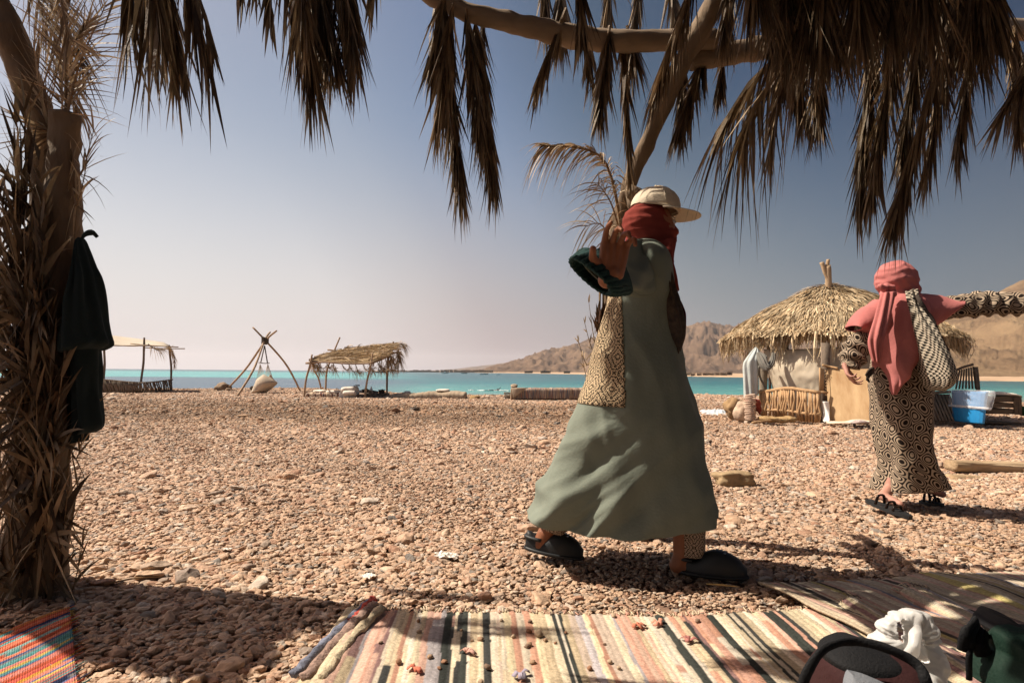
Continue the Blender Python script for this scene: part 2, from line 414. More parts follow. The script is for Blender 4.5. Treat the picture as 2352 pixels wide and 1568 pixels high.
def pebble_gn():
    g = bpy.data.node_groups.new('pebble_scatter', 'GeometryNodeTree')
    g.interface.new_socket('Geometry', in_out='INPUT', socket_type='NodeSocketGeometry')
    g.interface.new_socket('Geometry', in_out='OUTPUT', socket_type='NodeSocketGeometry')
    N = g.nodes; Lk = g.links
    gi = N.new('NodeGroupInput'); go = N.new('NodeGroupOutput')
    join = N.new('GeometryNodeJoinGeometry')
    for v in range(9):
        ico = N.new('GeometryNodeMeshIcoSphere'); ico.inputs['Radius'].default_value = 0.5; ico.inputs['Subdivisions'].default_value = 3
        sp = N.new('GeometryNodeSetPosition'); Lk.new(ico.outputs[0], sp.inputs['Geometry'])
        nz = N.new('ShaderNodeTexNoise'); nz.noise_dimensions = '4D'; nz.inputs['W'].default_value = v * 7.3; nz.inputs['Scale'].default_value = 1.5; nz.inputs['Detail'].default_value = 1.5
        sb = N.new('ShaderNodeVectorMath'); sb.operation = 'SUBTRACT'; sb.inputs[1].default_value = (.5, .5, .5)
        Lk.new(nz.outputs['Color'], sb.inputs[0])
        sc = N.new('ShaderNodeVectorMath'); sc.operation = 'SCALE'; sc.inputs['Scale'].default_value = 0.95; Lk.new(sb.outputs[0], sc.inputs[0])
        Lk.new(sc.outputs[0], sp.inputs['Offset'])
        tr = N.new('GeometryNodeTransform'); Lk.new(sp.outputs[0], tr.inputs['Geometry'])
        tr.inputs['Scale'].default_value = (1.15, .80 + .05 * (v % 4), .42 + .07 * (v % 3))
        sh = N.new('GeometryNodeSetShadeSmooth'); Lk.new(tr.outputs[0], sh.inputs[0])
        sm = N.new('GeometryNodeSetMaterial'); sm.inputs['Material'].default_value = m_peb; Lk.new(sh.outputs[0], sm.inputs['Geometry'])
        g2 = N.new('GeometryNodeGeometryToInstance'); Lk.new(sm.outputs[0], g2.inputs[0]); Lk.new(g2.outputs[0], join.inputs[0])
    mp = N.new('GeometryNodeMeshToPoints'); Lk.new(gi.outputs[0], mp.inputs[0])
    iop = N.new('GeometryNodeInstanceOnPoints'); Lk.new(mp.outputs[0], iop.inputs['Points']); Lk.new(join.outputs[0], iop.inputs['Instance'])
    iop.inputs['Pick Instance'].default_value = True
    ri = N.new('FunctionNodeRandomValue'); ri.data_type = 'INT'; ri.inputs[4].default_value = 0; ri.inputs[5].default_value = 8
    Lk.new(ri.outputs[2], iop.inputs['Instance Index'])
    rv = N.new('FunctionNodeRandomValue'); rv.data_type = 'FLOAT_VECTOR'; rv.inputs[0].default_value = (-.40, -.40, 0); rv.inputs[1].default_value = (.40, .40, 6.283); rv.inputs['Seed'].default_value = 4
    e2r = N.new('FunctionNodeEulerToRotation'); Lk.new(rv.outputs[0], e2r.inputs[0]); Lk.new(e2r.outputs[0], iop.inputs['Rotation'])
    na = N.new('GeometryNodeInputNamedAttribute'); na.data_type = 'FLOAT'; na.inputs[0].default_value = 'psize'
    Lk.new(na.outputs[0], iop.inputs['Scale'])
    Lk.new(iop.outputs[0], go.inputs[0])
    return g
md = peb.modifiers.new('scatter', 'NODES'); md.node_group = pebble_gn()

# ------------------------------------------------------------------ sea
def sea():
    na, nrr = 240, 230
    ang = np.linspace(R(-62), R(62), na); rr = np.concatenate([np.linspace(24, 500, 150), np.geomspace(510, 5600, nrr - 150)])
    V = []; C = []
    for r in rr:
        for a in ang:
            x = r * math.sin(a); y = r * math.cos(a); V.append((x, y, WZ))
            k = n3(x / 60, y / 35, 2) ; tan_ = x / y
            yy = y * (1 + .12 * k)
            shore = edge_y(tan_ * 25) + 18
            # seabed / depth colours
            pale = np.array((.06, .265, .255)); teal = np.array((.002, .14, .165)); deep = np.array((.001, .082, .112)); blue = np.array((.035, .085, .135)); brown = np.array((.20, .19, .16)); navy = np.array((.03, .07, .12))
            c = pale
            c = c + (teal - c) * np.clip((yy - 75) / 60, 0, 1)
            c = c + (deep - c) * np.clip((yy - 130) / 110, 0, 1) * (0.8 if tan_ > -.25 else .25)
            wl = np.clip((-.13 - tan_ + .04 * k) / .12, 0, 1)
            c = c + (blue - c) * wl * np.clip((185 - yy) / 30, 0, 1)
            c = c + (np.array((.06, .33, .34)) - c) * wl * np.clip((yy - 170) / 30, 0, 1) * np.clip((900 - yy) / 400, 0, 1)
            c = c + (navy - c) * np.clip((yy - 1100) / 900, 0, 1)
            bl = np.clip(1 - (yy - 52) / 22, 0, 1) * np.clip((tan_ + .25) / .2, 0, 1)
            c = c + (brown - c) * bl
            c = c * (1 + .10 * n3(x / 9, y / 5, 7))
            C.append(np.clip(c, 0, 1))
    F = [(i * na + j, (i + 1) * na + j, (i + 1) * na + j + 1, i * na + j + 1) for i in range(nrr - 1) for j in range(na - 1)]
    me = mesh('sea', V, F, cols=C)
    m = bpy.data.materials.new('sea_water'); m.use_nodes = True; t = m.node_tree; b = t.nodes['Principled BSDF']
    at = t.nodes.new('ShaderNodeAttribute'); at.attribute_name = 'Col'
    b.inputs['Roughness'].default_value = 0.22; b.inputs['Specular IOR Level'].default_value = 0.06
    tc = t.nodes.new('ShaderNodeTexCoord'); mp = t.nodes.new('ShaderNodeMapping'); mp.inputs['Scale'].default_value = (.35, 1.0, 1); t.links.new(tc.outputs['Object'], mp.inputs[0])
    nz = t.nodes.new('ShaderNodeTexNoise'); nz.inputs['Scale'].default_value = 0.55; nz.inputs['Detail'].default_value = 7; nz.inputs['Roughness'].default_value = .62; t.links.new(mp.outputs[0], nz.inputs['Vector'])
    bp = t.nodes.new('ShaderNodeBump'); bp.inputs['Strength'].default_value = 0.45; bp.inputs['Distance'].default_value = 0.5; t.links.new(nz.outputs[0], bp.inputs['Height']); t.links.new(bp.outputs[0], b.inputs['Normal'])
    # foam flecks on the crests
    mp2 = t.nodes.new('ShaderNodeMapping'); mp2.inputs['Scale'].default_value = (.10, .22, 1); t.links.new(tc.outputs['Object'], mp2.inputs[0])
    n2 = t.nodes.new('ShaderNodeTexNoise'); n2.inputs['Scale'].default_value = 1.0; n2.inputs['Detail'].default_value = 5; n2.inputs['Roughness'].default_value = .7; t.links.new(mp2.outputs[0], n2.inputs['Vector'])
    r = ramp(t, [(.645, (0, 0, 0)), (.72, (.7, .7, .7))]); t.links.new(n2.outputs[0], r.inputs[0])
    r3 = ramp(t, [(.3, (.70, .74, .78)), (.7, (1.25, 1.22, 1.18))]); t.links.new(nz.outputs[0], r3.inputs[0])
    ml = t.nodes.new('ShaderNodeMix'); ml.data_type = 'RGBA'; ml.blend_type = 'MULTIPLY'; ml.inputs[0].default_value = 1; t.links.new(at.outputs['Color'], ml.inputs[6]); t.links.new(r3.outputs[0], ml.inputs[7])
    mx = t.nodes.new('ShaderNodeMix'); mx.data_type = 'RGBA'; t.links.new(r.outputs[0], mx.inputs[0]); t.links.new(ml.outputs[2], mx.inputs[6]); mx.inputs[7].default_value = (.75, .8, .8, 1)
    t.links.new(mx.outputs[2], b.inputs['Base Color'])
    put('sea', me, m, kind='structure')
sea()

# ------------------------------------------------------------------ far shore and mountains
def hill(name, prof, d0, depth, amp, scale, m, seed, nu=420, nv=90, base_py=None, gully=1.0, bx=None):
    xs_ = [p[0] for p in prof]; ys_ = [p[1] for p in prof]
    V = []; 
    us = np.linspace(xs_[0], xs_[-1], nu)
    vv = np.concatenate([np.linspace(0, 1, nv), np.linspace(1.06, 1.6, 8)])
    for v in vv:
        for u in us:
            y = d0 + depth * v
            crest = P(u, float(np.interp(u, xs_, ys_)), d0 + depth).z - WZ
            x = (u - 1176) / FPX * y
            prof_v = (v ** 1.25) if v <= 1 else max(0, 1 - (v - 1) * 1.7)
            q = Vector((x / scale + seed, y / scale * .55, seed))
            rdg = min(noise.ridged_multi_fractal(q, .62, 2.2, 8, 1.0, 2.0) * .62, 1.5)
            env = (min(v, 1) * (1 - min(v, 1)) * 2.6 + .16 * min(v * 3, 1)) if v <= 1 else .3
            h = crest * prof_v + amp * (rdg - .75) * env * gully * min(1, crest / (amp * 2) + .1)
            if v < .02: h = -2
            V.append((x, y, WZ + max(h, -2)))
    F = [(i * nu + j, i * nu + j + 1, (i + 1) * nu + j + 1, (i + 1) * nu + j) for i in range(len(vv) - 1) for j in range(nu - 1)]
    return put(name, mesh(name, V, F), m, kind='structure')
def rock_mat(name, c1, c2, c3, sc):
    m = bpy.data.materials.new(name); m.use_nodes = True; t = m.node_tree; b = t.nodes['Principled BSDF']
    tc = t.nodes.new('ShaderNodeTexCoord')
    n = t.nodes.new('ShaderNodeTexNoise'); n.inputs['Scale'].default_value = sc; n.inputs['Detail'].default_value = 9; n.inputs['Roughness'].default_value = .68; n.inputs['Distortion'].default_value = .6
    mp = t.nodes.new('ShaderNodeMapping'); mp.inputs['Scale'].default_value = (1, .5, 1.4); mp.inputs['Rotation'].default_value = (0, .3, .2); t.links.new(tc.outputs['Object'], mp.inputs[0]); t.links.new(mp.outputs[0], n.inputs['Vector'])
    r = ramp(t, [(.30, c2), (.48, c1), (.62, c3), (.75, c1)]); t.links.new(n.outputs[0], r.inputs[0]); t.links.new(r.outputs[0], b.inputs['Base Color'])
    b.inputs['Roughness'].default_value = 1; b.inputs['Specular IOR Level'].default_value = .05
    bp = t.nodes.new('ShaderNodeBump'); bp.inputs['Strength'].default_value = .9; bp.inputs['Distance'].default_value = 6; t.links.new(n.outputs[0], bp.inputs['Height']); t.links.new(bp.outputs[0], b.inputs['Normal'])
    return m
m_mtn = rock_mat('desert_rock', (.125, .082, .056), (.05, .034, .026), (.18, .12, .078), .018)
m_hill = rock_mat('desert_slope', (.165, .108, .062), (.08, .052, .032), (.22, .15, .085), .02)
hill('mountain', [(880, 862), (1000, 860), (1105, 853), (1130, 845), (1160, 836), (1200, 826), (1245, 806), (1275, 803), (1310, 794), (1335, 790), (1365, 775), (1400, 768), (1460, 772), (1520, 758), (1580, 752), (1625, 744), (1660, 751), (1700, 747), (1760, 742), (1850, 735), (1960, 738), (2060, 745), (2200, 740), (2400, 735), (2600, 740)], 1500, 900, 200, 95, m_mtn, 3.3)
hill('mountain', [(1700, 866), (1860, 860), (1950, 835), (2040, 800), (2120, 742), (2170, 722), (2230, 700), (2275, 678), (2300, 668), (2352, 646), (2420, 630), (2560, 590), (2800, 560)], 620, 620, 34, 120, m_hill, 8.1, nu=300)
hill('mountain', [(900, 852), (1000, 851), (1060, 846), (1090, 842), (1130, 838), (1165, 832), (1200, 834), (1300, 838), (1400, 840)], 5200, 900, 90, 300, m_mtn, 5.2, nu=90, nv=20)
# sandy spit of the far shore
m_sand = mat('far_sand', (.50, .35, .23), rough=1, c2=(.36, .25, .165), vscale=.03, spec=.05, detail=8)
def far_shore():
    us = np.linspace(840, 2700, 120)
    near = np.interp(us, [840, 900, 1100, 1300, 1500, 1650, 1900, 2150, 2352, 2700], [2700, 2300, 1500, 900, 560, 440, 370, 320, 290, 240])
    V = []; rows = 14
    for k in range(rows):
        for u, d in zip(us, near):
            y = d + 1100 * (k / (rows - 1)) ** 1.6
            y *= 1 + .02 * n3(u * .02, k * .3)
            z = WZ - .6 if k == 0 else WZ + .5 + 3.4 * (k / rows) + .8 * n3(u * .04, k)
            V.append(((u - 1176) / FPX * y, y, z))
    n = len(us)
    F = [(i * n + j, i * n + j + 1, (i + 1) * n + j + 1, (i + 1) * n + j) for i in range(rows - 1) for j in range(n - 1)]
    put('far_shore', mesh('far_shore', V, F), m_sand, kind='structure')
far_shore()
# ------------------------------------------------------------------ palm fronds
def frond_data(base, tip, sag=(0, 0, -.15), n=90, ll=.35, spread=28, grav=.35, wd=.011, seed=0, rr=.009, cols=((.30, .20, .11), (.20, .13, .07), (.38, .27, .16)), start=.12, up=None, jit=14, bare=0.0, segs=3, mid=None, rcol=(.26, .17, .09), down=0):
    rnd = random.Random(seed); mb = MB()
    base, tip = Vector(base), Vector(tip); mid = (base + tip) / 2 + Vector(sag) if mid is None else Vector(mid)
    pts = spline([base, mid, tip], 12)
    mb.tube(pts, [rr * (1 - .75 * i / 11) for i in range(12)], na=5, col=rcol)
    L = (tip - base).length
    for k in range(n):
        t = start + (1 - start) * (k + rnd.random()) / n
        x = t * 11; i = min(int(x), 10); p = pts[i].lerp(pts[i + 1], x - i)
        d = (pts[i + 1] - pts[i]).normalized()
        ref = Vector(up) if up is not None else Vector((rnd.uniform(-.3, .3), 1, rnd.uniform(-.3, .3)))
        side = d.cross(ref).normalized() * (1 if k % 2 else -1)
        a = R(spread + rnd.uniform(-jit, jit)) * (1.1 - .55 * t)
        nrm = side.cross(d)
        dr = (d * math.cos(a) + side * math.sin(a) + nrm * rnd.uniform(-.22, .22)).normalized()
        if down: dr = (dr + Vector((rnd.uniform(-.1, .1), rnd.uniform(-.1, .1), -down))).normalized()
        l = ll * rnd.uniform(.6, 1.12) * (1 - .45 * abs(t - .45) ** 1.3)
        w = wd * rnd.uniform(.6, 1.3); g = grav * rnd.uniform(.5, 1.5)
        wv = dr.cross(Vector((rnd.uniform(-1, 1), rnd.uniform(-1, 1), rnd.uniform(-.4, .4)))).normalized()
        if rnd.random() < .6: wv = (wv + side * .8).normalized()
        kink = Vector((rnd.uniform(-.12, .12), rnd.uniform(-.12, .12), rnd.uniform(-.1, .05)))
        V = []; F = []
        for s in range(segs + 1):
            u = s / segs; q = p + dr * (l * u) + Vector((0, 0, -1)) * (g * l * u * u) + kink * (l * u * u)
            ww = w * (0.55 + .45 * min(1, u * 4)) * (1 - u ** 1.6) * .5
            V += [q - wv * ww, q + wv * ww + nrm * ww * .5]
        V = V[:-1]
        for s in range(segs - 1): F.append((2 * s, 2 * s + 1, 2 * s + 3, 2 * s + 2))
        F.append((2 * segs - 2, 2 * segs - 1, 2 * segs))
        c = rnd.choice(cols); v = rnd.uniform(.7, 1.3)
        mb.add(V, F, tuple(min(1, q * v) for q in c))
    return mb
m_frond = mat('dry_palm_leaf', (0, 0, 0), rough=.6, attr=True, var=.25, vscale=14, trans=.16, spec=.35, bump=.3, bscale=120)
def frond(parent, base, tip, name='palm_frond', m=None, **k):
    mb = frond_data(base, tip, **k)
    return mb.build(name, m or m_frond, parent, smooth=False)

# ------------------------------------------------------------------ shared materials
m_pole = mat('peeled_pole', (.46, .33, .22), rough=.85, bump=.5, bscale=40, c2=(.28, .19, .12), vscale=9, stretch=(1, 1, .25))
m_greywood = mat('grey_driftwood', (.24, .18, .13), rough=.9, bump=.5, bscale=50, c2=(.13, .10, .075), vscale=12)
m_rope = mat('dark_rope', (.10, .08, .06), rough=1)
m_stone = mat('brown_boulder', (.30, .22, .15), rough=.95, bump=.9, bscale=22, c2=(.16, .11, .075), vscale=6)
m_canvas = mat('cream_canvas', (.62, .54, .42), rough=.9, bump=.25, bscale=14, c2=(.50, .42, .31), vscale=2.2, trans=.15)
m_white = mat('offwhite_cotton', (.66, .60, .52), rough=.95, bump=.3, bscale=24, var=.10, vscale=5)
m_black = mat('black_cloth', (.02, .02, .022), rough=.9, bump=.2, bscale=30)
STRAW = ((.50, .37, .22), (.38, .27, .155), (.58, .45, .28), (.30, .20, .11))
def cv(ox, oy, s): return lambda x, y: ((ox + x / s) / 1.7415, (oy + y / s) / 1.7415)
cf = cv(380, 1280, 2.94); c3 = cv(1150, 1340, 3.92); c4 = cv(1150, 1340, 1.96); ch = cv(2900, 1350, 3.92); cb = cv(3600, 1350, 2.24); cw = cv(2850, 1000, 1.8876); cx2 = cv(3250, 1000, 1.4255)
def PT(f, x, y, Y): return P(*f(x, y), Y)
def on_ground(v): return Vector((v.x, v.y, gz(v.x, v.y)))
def pole(name, pts, r, m, parent=None, **k):
    k.setdefault('wob', .25)
    return tube(name, pts, [r, r * .92, r * .85, r * .75][:len(pts)] if len(pts) <= 4 else r, m, parent, na=8, n=14, **k)
def base_fix(v):       # a foot: keep it just under the pebbles
    return Vector((v.x, v.y, gz(v.x, v.y) - .05))

_tube = tube
def tube(name, pts, rad, m, parent=None, **k):
    return _tube(name, pts, [r * .55 for r in rad] if hasattr(rad, '__len__') else rad * .55, m, parent, **k)
# ---- cloth awning with woven stick fence, far left
e = empty('awning_shelter', G(320, 900), 'cream canvas awning on two crooked posts at the far left above a low stick fence', 'shelter')
for (bx, by, tx, ty, Y) in ((320, 890, 331.5, 775, 22.6), (393, 885, 388, 792, 24.0), (236, 890, 238, 776, 21.8)):
    b = base_fix(P(bx, by, Y)); t = P(tx, ty, Y); pole('post', [b, b.lerp(t, .5) + Vector((.05, 0, 0)), t], .075, m_greywood, e)
V = []; F = []
for i in range(17):
    for j in range(9):
        u, v = i / 16, j / 8
        a = P(lerp(120, 399, u), lerp(786, 797, u) + 1.5 * math.sin(u * 14), 21.6 + u * 1.2); b = P(lerp(120, 392, u), lerp(757, 789, u ** 1.2), 25.5)
        p = a.lerp(b, v); p.z -= .10 * math.sin(v * math.pi) * (1 + .6 * math.sin(u * 12)); 
        if u > .95: p.z -= .12
        V.append(p)
for i in range(16):
    for j in range(8): F.append((i * 9 + j, i * 9 + j + 1, (i + 1) * 9 + j + 1, (i + 1) * 9 + j))
o = put('canvas_roof', mesh('canvas_roof', V, F), mat('bleached_canvas', (.78, .72, .62), rough=.9, trans=.5, var=.05, vscale=2)); adopt(e, o); md = o.modifiers.new('s', 'SOLIDIFY'); md.thickness = .02
for (a, b, Y) in (((150, 791), (343, 794), 21.9), ((300, 789), (410, 797), 22.6), ((330, 798), (425, 800.5), 23)):
    tube('roof_stick', [P(*a, Y), P((a[0] + b[0]) / 2, (a[1] + b[1]) / 2 + 1, Y), P(*b, Y + .3)], .035, m_pole, e, n=8)
frond(e, P(386, 795, 22.8), P(401, 838, 22.9), n=70, ll=.25, spread=25, wd=.02, cols=STRAW, seed=3, rr=.02, sag=(.08, 0, 0))
frond(e, P(340, 790, 22.3), P(388, 800, 22.5), n=60, ll=.35, spread=50, wd=.02, cols=STRAW, seed=4, rr=.02, grav=.6)
def stick_fence(root, ribs, nsl, r, m, lean=.0, rail_m=None, jit=.05, seed=0, rows=(1.0,)):
    "ribs: list of (px, py_bottom, py_top, Y)"
    rnd = random.Random(seed); A = [np.array(q, dtype=float) for q in ribs]
    me = None; V, F = tube_data([(0, 0, 0), (.02, 0, .33), (-.02, 0, .66), (0, 0, 1)], 1.0, 6, .0)
    sh = []
    for kk in range(3):
        V2 = [Vector(v) for v in V]; V2, F2 = tube_data([Vector((0, 0, 0)), Vector((.025 * (kk - 1), .01, .33)), Vector((-.02 * (kk - 1), 0, .66)), Vector((0, 0, 1))], .022, 6, .3, seed=kk)
        mm = mesh('slat', V2, F2); mm.materials.append(m); sh.append(mm)
    for k in range(nsl):
        t = (k + .5 + rnd.uniform(-jit, jit) * 6) / nsl; q = cr(A, t); q2 = cr(A, min(1, max(0, t + lean + rnd.uniform(-jit, jit) * .4)))
        b = P(q[0], q[1], q[3]); b.z -= .02; tp = P(q2[0], q2[2], q2[3]); d = tp - b
        o = put('slat', rnd.choice(sh)); o.parent = root
        o.location = b - Vector(root.location); o.rotation_mode = 'QUATERNION'; o.rotation_quaternion = d.to_track_quat('Z', 'Y')
        rs = .6 * r / .022 * rnd.uniform(.8, 1.2); o.scale = (rs, rs, d.length)
    for h in rows:
        pts = [];
        for i in range(9):
            q = cr(A, i / 8); pts.append(P(q[0], q[1], q[3]).lerp(P(q[0], q[2], q[3]), h))
        tube('rail', pts, r * 1.5, rail_m or m, root, na=7, wob=.25)
f = empty('stick_fence', G(300, 902), 'low woven stick fence under the canvas awning at far left', 'fence', None)
stick_fence(f, [(150, 904, 868, 21), (238, 903, 871, 21.2), (290, 902.5, 876, 21.3), (325, 901, 878, 21.6), (365, 899, 875.5, 22.6), (396, 897, 871, 23.8)], 76, .032, m_greywood, lean=-.03, seed=1, rows=(.98, .05))
pm = mat('fence_matting', (.12, .09, .06), rough=1, bump=.8, bscale=30)
V = []; F = []
A_ = [np.array(q, dtype=float) for q in [(150, 903, 870, 21.25), (238, 902.5, 873, 21.45), (290, 902, 878, 21.55), (318, 901, 880, 21.9)]]
for i in range(13):
    q = cr(A_, i / 12); V += [P(q[0], q[1] + 1, q[3]), P(q[0], q[2], q[3])]
F = [(2 * i, 2 * i + 2, 2 * i + 3, 2 * i + 1) for i in range(12)]
o = put('matting', mesh('matting', V, F), pm); adopt(f, o); o.modifiers.new('s', 'SOLIDIFY').thickness = .04

# ---- tripod with hanging hammock chair
e = empty('tripod_swing', G(600, 904), 'tall three pole tripod of bare branches lashed at the top, on the shore', 'tripod')
J = PT(cf, 2000, 240, 22.6)
for (b, Yb, t, Yt, r) in (((1660, 885), 20.4, (2060, 140), 22.9, .075), ((1525, 820), 25.5, (2135, 125), 22.2, .075), (None, 25, (1855, 85), 22.5, .07)):
    bb = base_fix(PT(cf, *b, Yb)) if b else base_fix(P(691, 899, Yb)); tt = PT(cf, *t, Yt)
    k_ = J + (tt - bb).normalized() * 0 + Vector((0, (bb.y - J.y) * .02, 0))
    q = bb.lerp(J, .5) + Vector((.08 if b else .12, 0, -.05 if b else .08))
    pole('pole', [bb, q, k_, tt], r, m_pole, e, wob=.3, seed=Yb)
mb = MB()
for k in range(5):
    pts = [J + Vector((.11 * math.cos(a), .11 * math.sin(a), (k - 2) * .05 + .03 * math.sin(a * 2))) for a in [i * math.pi / 4 for i in range(9)]]
    mb.tube(pts, .03, na=5)
mb.build('lashing', m_rope, e)
e2 = empty('hammock_chair', PT(cf, 1990, 860, 22.6), 'cream cotton hammock chair hanging from a short stick inside the tripod', 'hammock')
m_hmk = mat('hammock_cotton', (.52, .43, .33), rough=.95, bump=.5, bscale=60, var=.15, vscale=20, stretch=(3, 3, .4))
mb = MB()
for (a, b) in (((1995, 300), (1950, 500)), ((1995, 300), (2028, 500))):
    mb.tube([PT(cf, *a, 22.6), PT(cf, *b, 22.6)], .022, na=5)
mb.build('rope', m_rope, e2)
tube('spreader_bar', [PT(cf, 1922, 497, 22.6), PT(cf, 1990, 508, 22.6), PT(cf, 2052, 505, 22.6)], .03, m_greywood, e2, n=6)
mb = MB()
for k in range(9): mb.tube([PT(cf, 1940, 512, 22.6), PT(cf, 1898 + k * 12, 700 - 8 * k, 22.4 + .05 * k)], .008, na=4)
for k in range(8): mb.tube([PT(cf, 2032, 512, 22.6), PT(cf, 1998 + k * 14, 645 + 6 * (k - 2) ** 1.4 if k > 2 else 650, 22.8 - .03 * k)], .008, na=4)
mb.build('cords', m_white, e2)
loft('seat_cloth', [(*cf(1975, 640), *cf(1992, 640), 22.5, .03), (*cf(1905, 700), *cf(2045, 665), 22.5, .22), (*cf(1880, 760), *cf(2125, 715), 22.55, .36), (*cf(1850, 825), *cf(2140, 745), 22.6, .38), (*cf(1842, 852), *cf(2060, 820), 22.6, .30), (*cf(1900, 862), *cf(2000, 862), 22.6, .06)],
     m_hmk, e2, nr=26, na=48, fold=lambda s, th, p, hl: .02 * math.sin(th * 22) * math.sin(math.pi * min(1, s * 1.2)))
loft('headrest', [(*cf(2050, 645), *cf(2072, 640), 22.9, .05), (*cf(2035, 690), *cf(2100, 690), 22.9, .12), (*cf(2060, 720), *cf(2146, 742), 22.8, .16)], m_hmk, e2, nr=10, na=24)
rock('boulder', on_ground(PT(cf, 1500, 812, 25.2)) + Vector((0, 0, .12)), (.29, .25, .2), m_stone, 4, .3)['label'] = 'large brown boulder at the foot of the tripod on the shoreline'
o = bpy.data.objects['boulder']; o['category'] = 'boulder'
o = rock('stone', on_ground(PT(cf, 1845, 815, 24.6)) + Vector((0, 0, .14)), (.07, .06, .08), m_rope, 5); tag(o, 'small black stone just left of the hammock chair', 'stone')
o = rock('stone', on_ground(PT(cf, 1572, 815, 25)) + Vector((0, 0, .06)), (.15, .1, .06), m_stone, 9); tag(o, 'small flat brown stone against the foot of the tripod pole', 'stone')

# ---- palm roofed shelter in the middle distance
e = empty('palm_roof_shelter', G(770, 905), 'small open shelter of crooked poles with a sagging palm frond roof beside the tripod', 'shelter')
YF, YB = 19.3, 22.3
def ps(x, y, Y): return PT(c3, x, y, Y)
pole('post', [base_fix(ps(255, 985, YF)), ps(290, 700, YF), ps(350, 480, YF), ps(387, 303, YF)], .065, m_pole, e, seed=1)
pole('brace', [base_fix(ps(550, 855, YB)), ps(490, 690, 21), ps(420, 560, 20), ps(375, 420, YF)], .05, m_pole, e, seed=2)
pole('post', [base_fix(ps(597, 850, YB)), ps(610, 620, YB), ps(660, 430, YB), ps(822, 33, YB)], .065, m_pole, e, seed=3)
pole('post', [base_fix(ps(1210, 1008, YF)), ps(1243, 740, YF), ps(1305, 480, YF), ps(1336, 272, YF)], .065, m_pole, e, seed=4)
pole('post', [base_fix(ps(1558, 920, YB)), ps(1563, 640, YB), ps(1590, 330, YB), ps(1662, 100, YB)], .07, m_greywood, e, seed=5)
pole('roof_beam', [ps(285, 440, YF), ps(600, 425, YF), ps(1000, 448, YF), ps(1345, 440, YF)], .06, m_pole, e, seed=6)
pole('roof_beam', [ps(1310, 445, YF), ps(1500, 370, 20.5), ps(1640, 290, YB), ps(1790, 262, YB + .3)], .06, m_pole, e, seed=7)
pole('roof_beam', [ps(345, 385, YF), ps(600, 305, 21), ps(740, 250, YB), ps(850, 215, YB + .2)], .055, m_greywood, e, seed=8)
pole('roof_beam', [ps(628, 230, YB), ps(860, 252, YB), ps(1300, 275, YB), ps(1620, 215, YB)], .055, m_pole, e, seed=9)
FE = [(380, 398), (500, 412), (900, 440), (1310, 432), (1480, 360), (1650, 280)]
BE = [(500, 325), (650, 300), (990, 232), (1190, 250), (1540, 195), (1660, 190)]
def roofp(u, v):
    a = cr([np.array(q, dtype=float) for q in FE], u); b = cr([np.array(q, dtype=float) for q in BE], u)
    return ps(a[0], a[1], YF + (1.2 * max(0, u - .6) / .4)).lerp(ps(b[0], b[1], YB), v)
mb = MB(); V = []; F = []
for i in range(21):
    for j in range(7): V.append(roofp(i / 20, j / 6) - Vector((0, 0, .03)))
for i in range(20):
    for j in range(6): F.append((i * 7 + j, i * 7 + j + 1, (i + 1) * 7 + j + 1, (i + 1) * 7 + j))
o = put('roof_matting', mesh('roof_matting', V, F), mat('roof_straw', (.22, .15, .08), rough=1, bump=1, bscale=30, c2=(.36, .26, .15), vscale=14)); adopt(e, o); o.modifiers.new('s', 'SOLIDIFY').thickness = .05
rnd = random.Random(11)
for k in range(46):
    v = rnd.random(); u0 = rnd.uniform(0, .72); v1 = min(1.05, max(-.05, v + rnd.uniform(-.25, .4)))
    a = roofp(u0, v) + Vector((0, 0, .05 + .05 * rnd.random())); b = roofp(min(1, u0 + rnd.uniform(.25, .45)), v1) + Vector((0, 0, .08 + .06 * rnd.random()))
    frond(e, a, b, n=46, ll=.42, spread=30, grav=.12, wd=.03, seed=k, cols=STRAW, rr=.022, up=(0, -.2, 1), sag=(0, 0, .04), segs=2)
for k in range(20):
    u = k / 19; a = roofp(u, 0.03); frond(e, a + Vector((0, 0, .02)), a + Vector((rnd.uniform(-.1, .35), -.05, rnd.uniform(-.34, -.10) - .18 * (u > .6))), n=30, ll=.26, spread=35, grav=.5, wd=.022, seed=k + 90, cols=STRAW, rr=.015, segs=2)
for (a, b, s) in (((1640, 220), (1826, 155), 1), ((1650, 270), (1755, 420), 2), ((1590, 300), (1610, 470), 3), ((1700, 270), (1745, 330), 5), ((850, 240), (1000, 232), 4), ((1010, 250), (1200, 243), 6)):
    frond(e, ps(*a, YB), ps(*b, YB - .1), n=60, ll=.42, spread=40, grav=.7, wd=.025, seed=s + 50, cols=STRAW, rr=.02, sag=(.05, 0, .12), segs=2)
for q in (ps(370, 430, YF), ps(1325, 450, YF)):
    mb = MB()
    for k in range(3): mb.tube([q + Vector((.06 * math.cos(a), .06 * math.sin(a), (k - 1) * .05)) * 1 for a in [i * math.pi / 3 for i in range(7)]], .018, na=5)
    mb.build('lashing', m_pole, e)

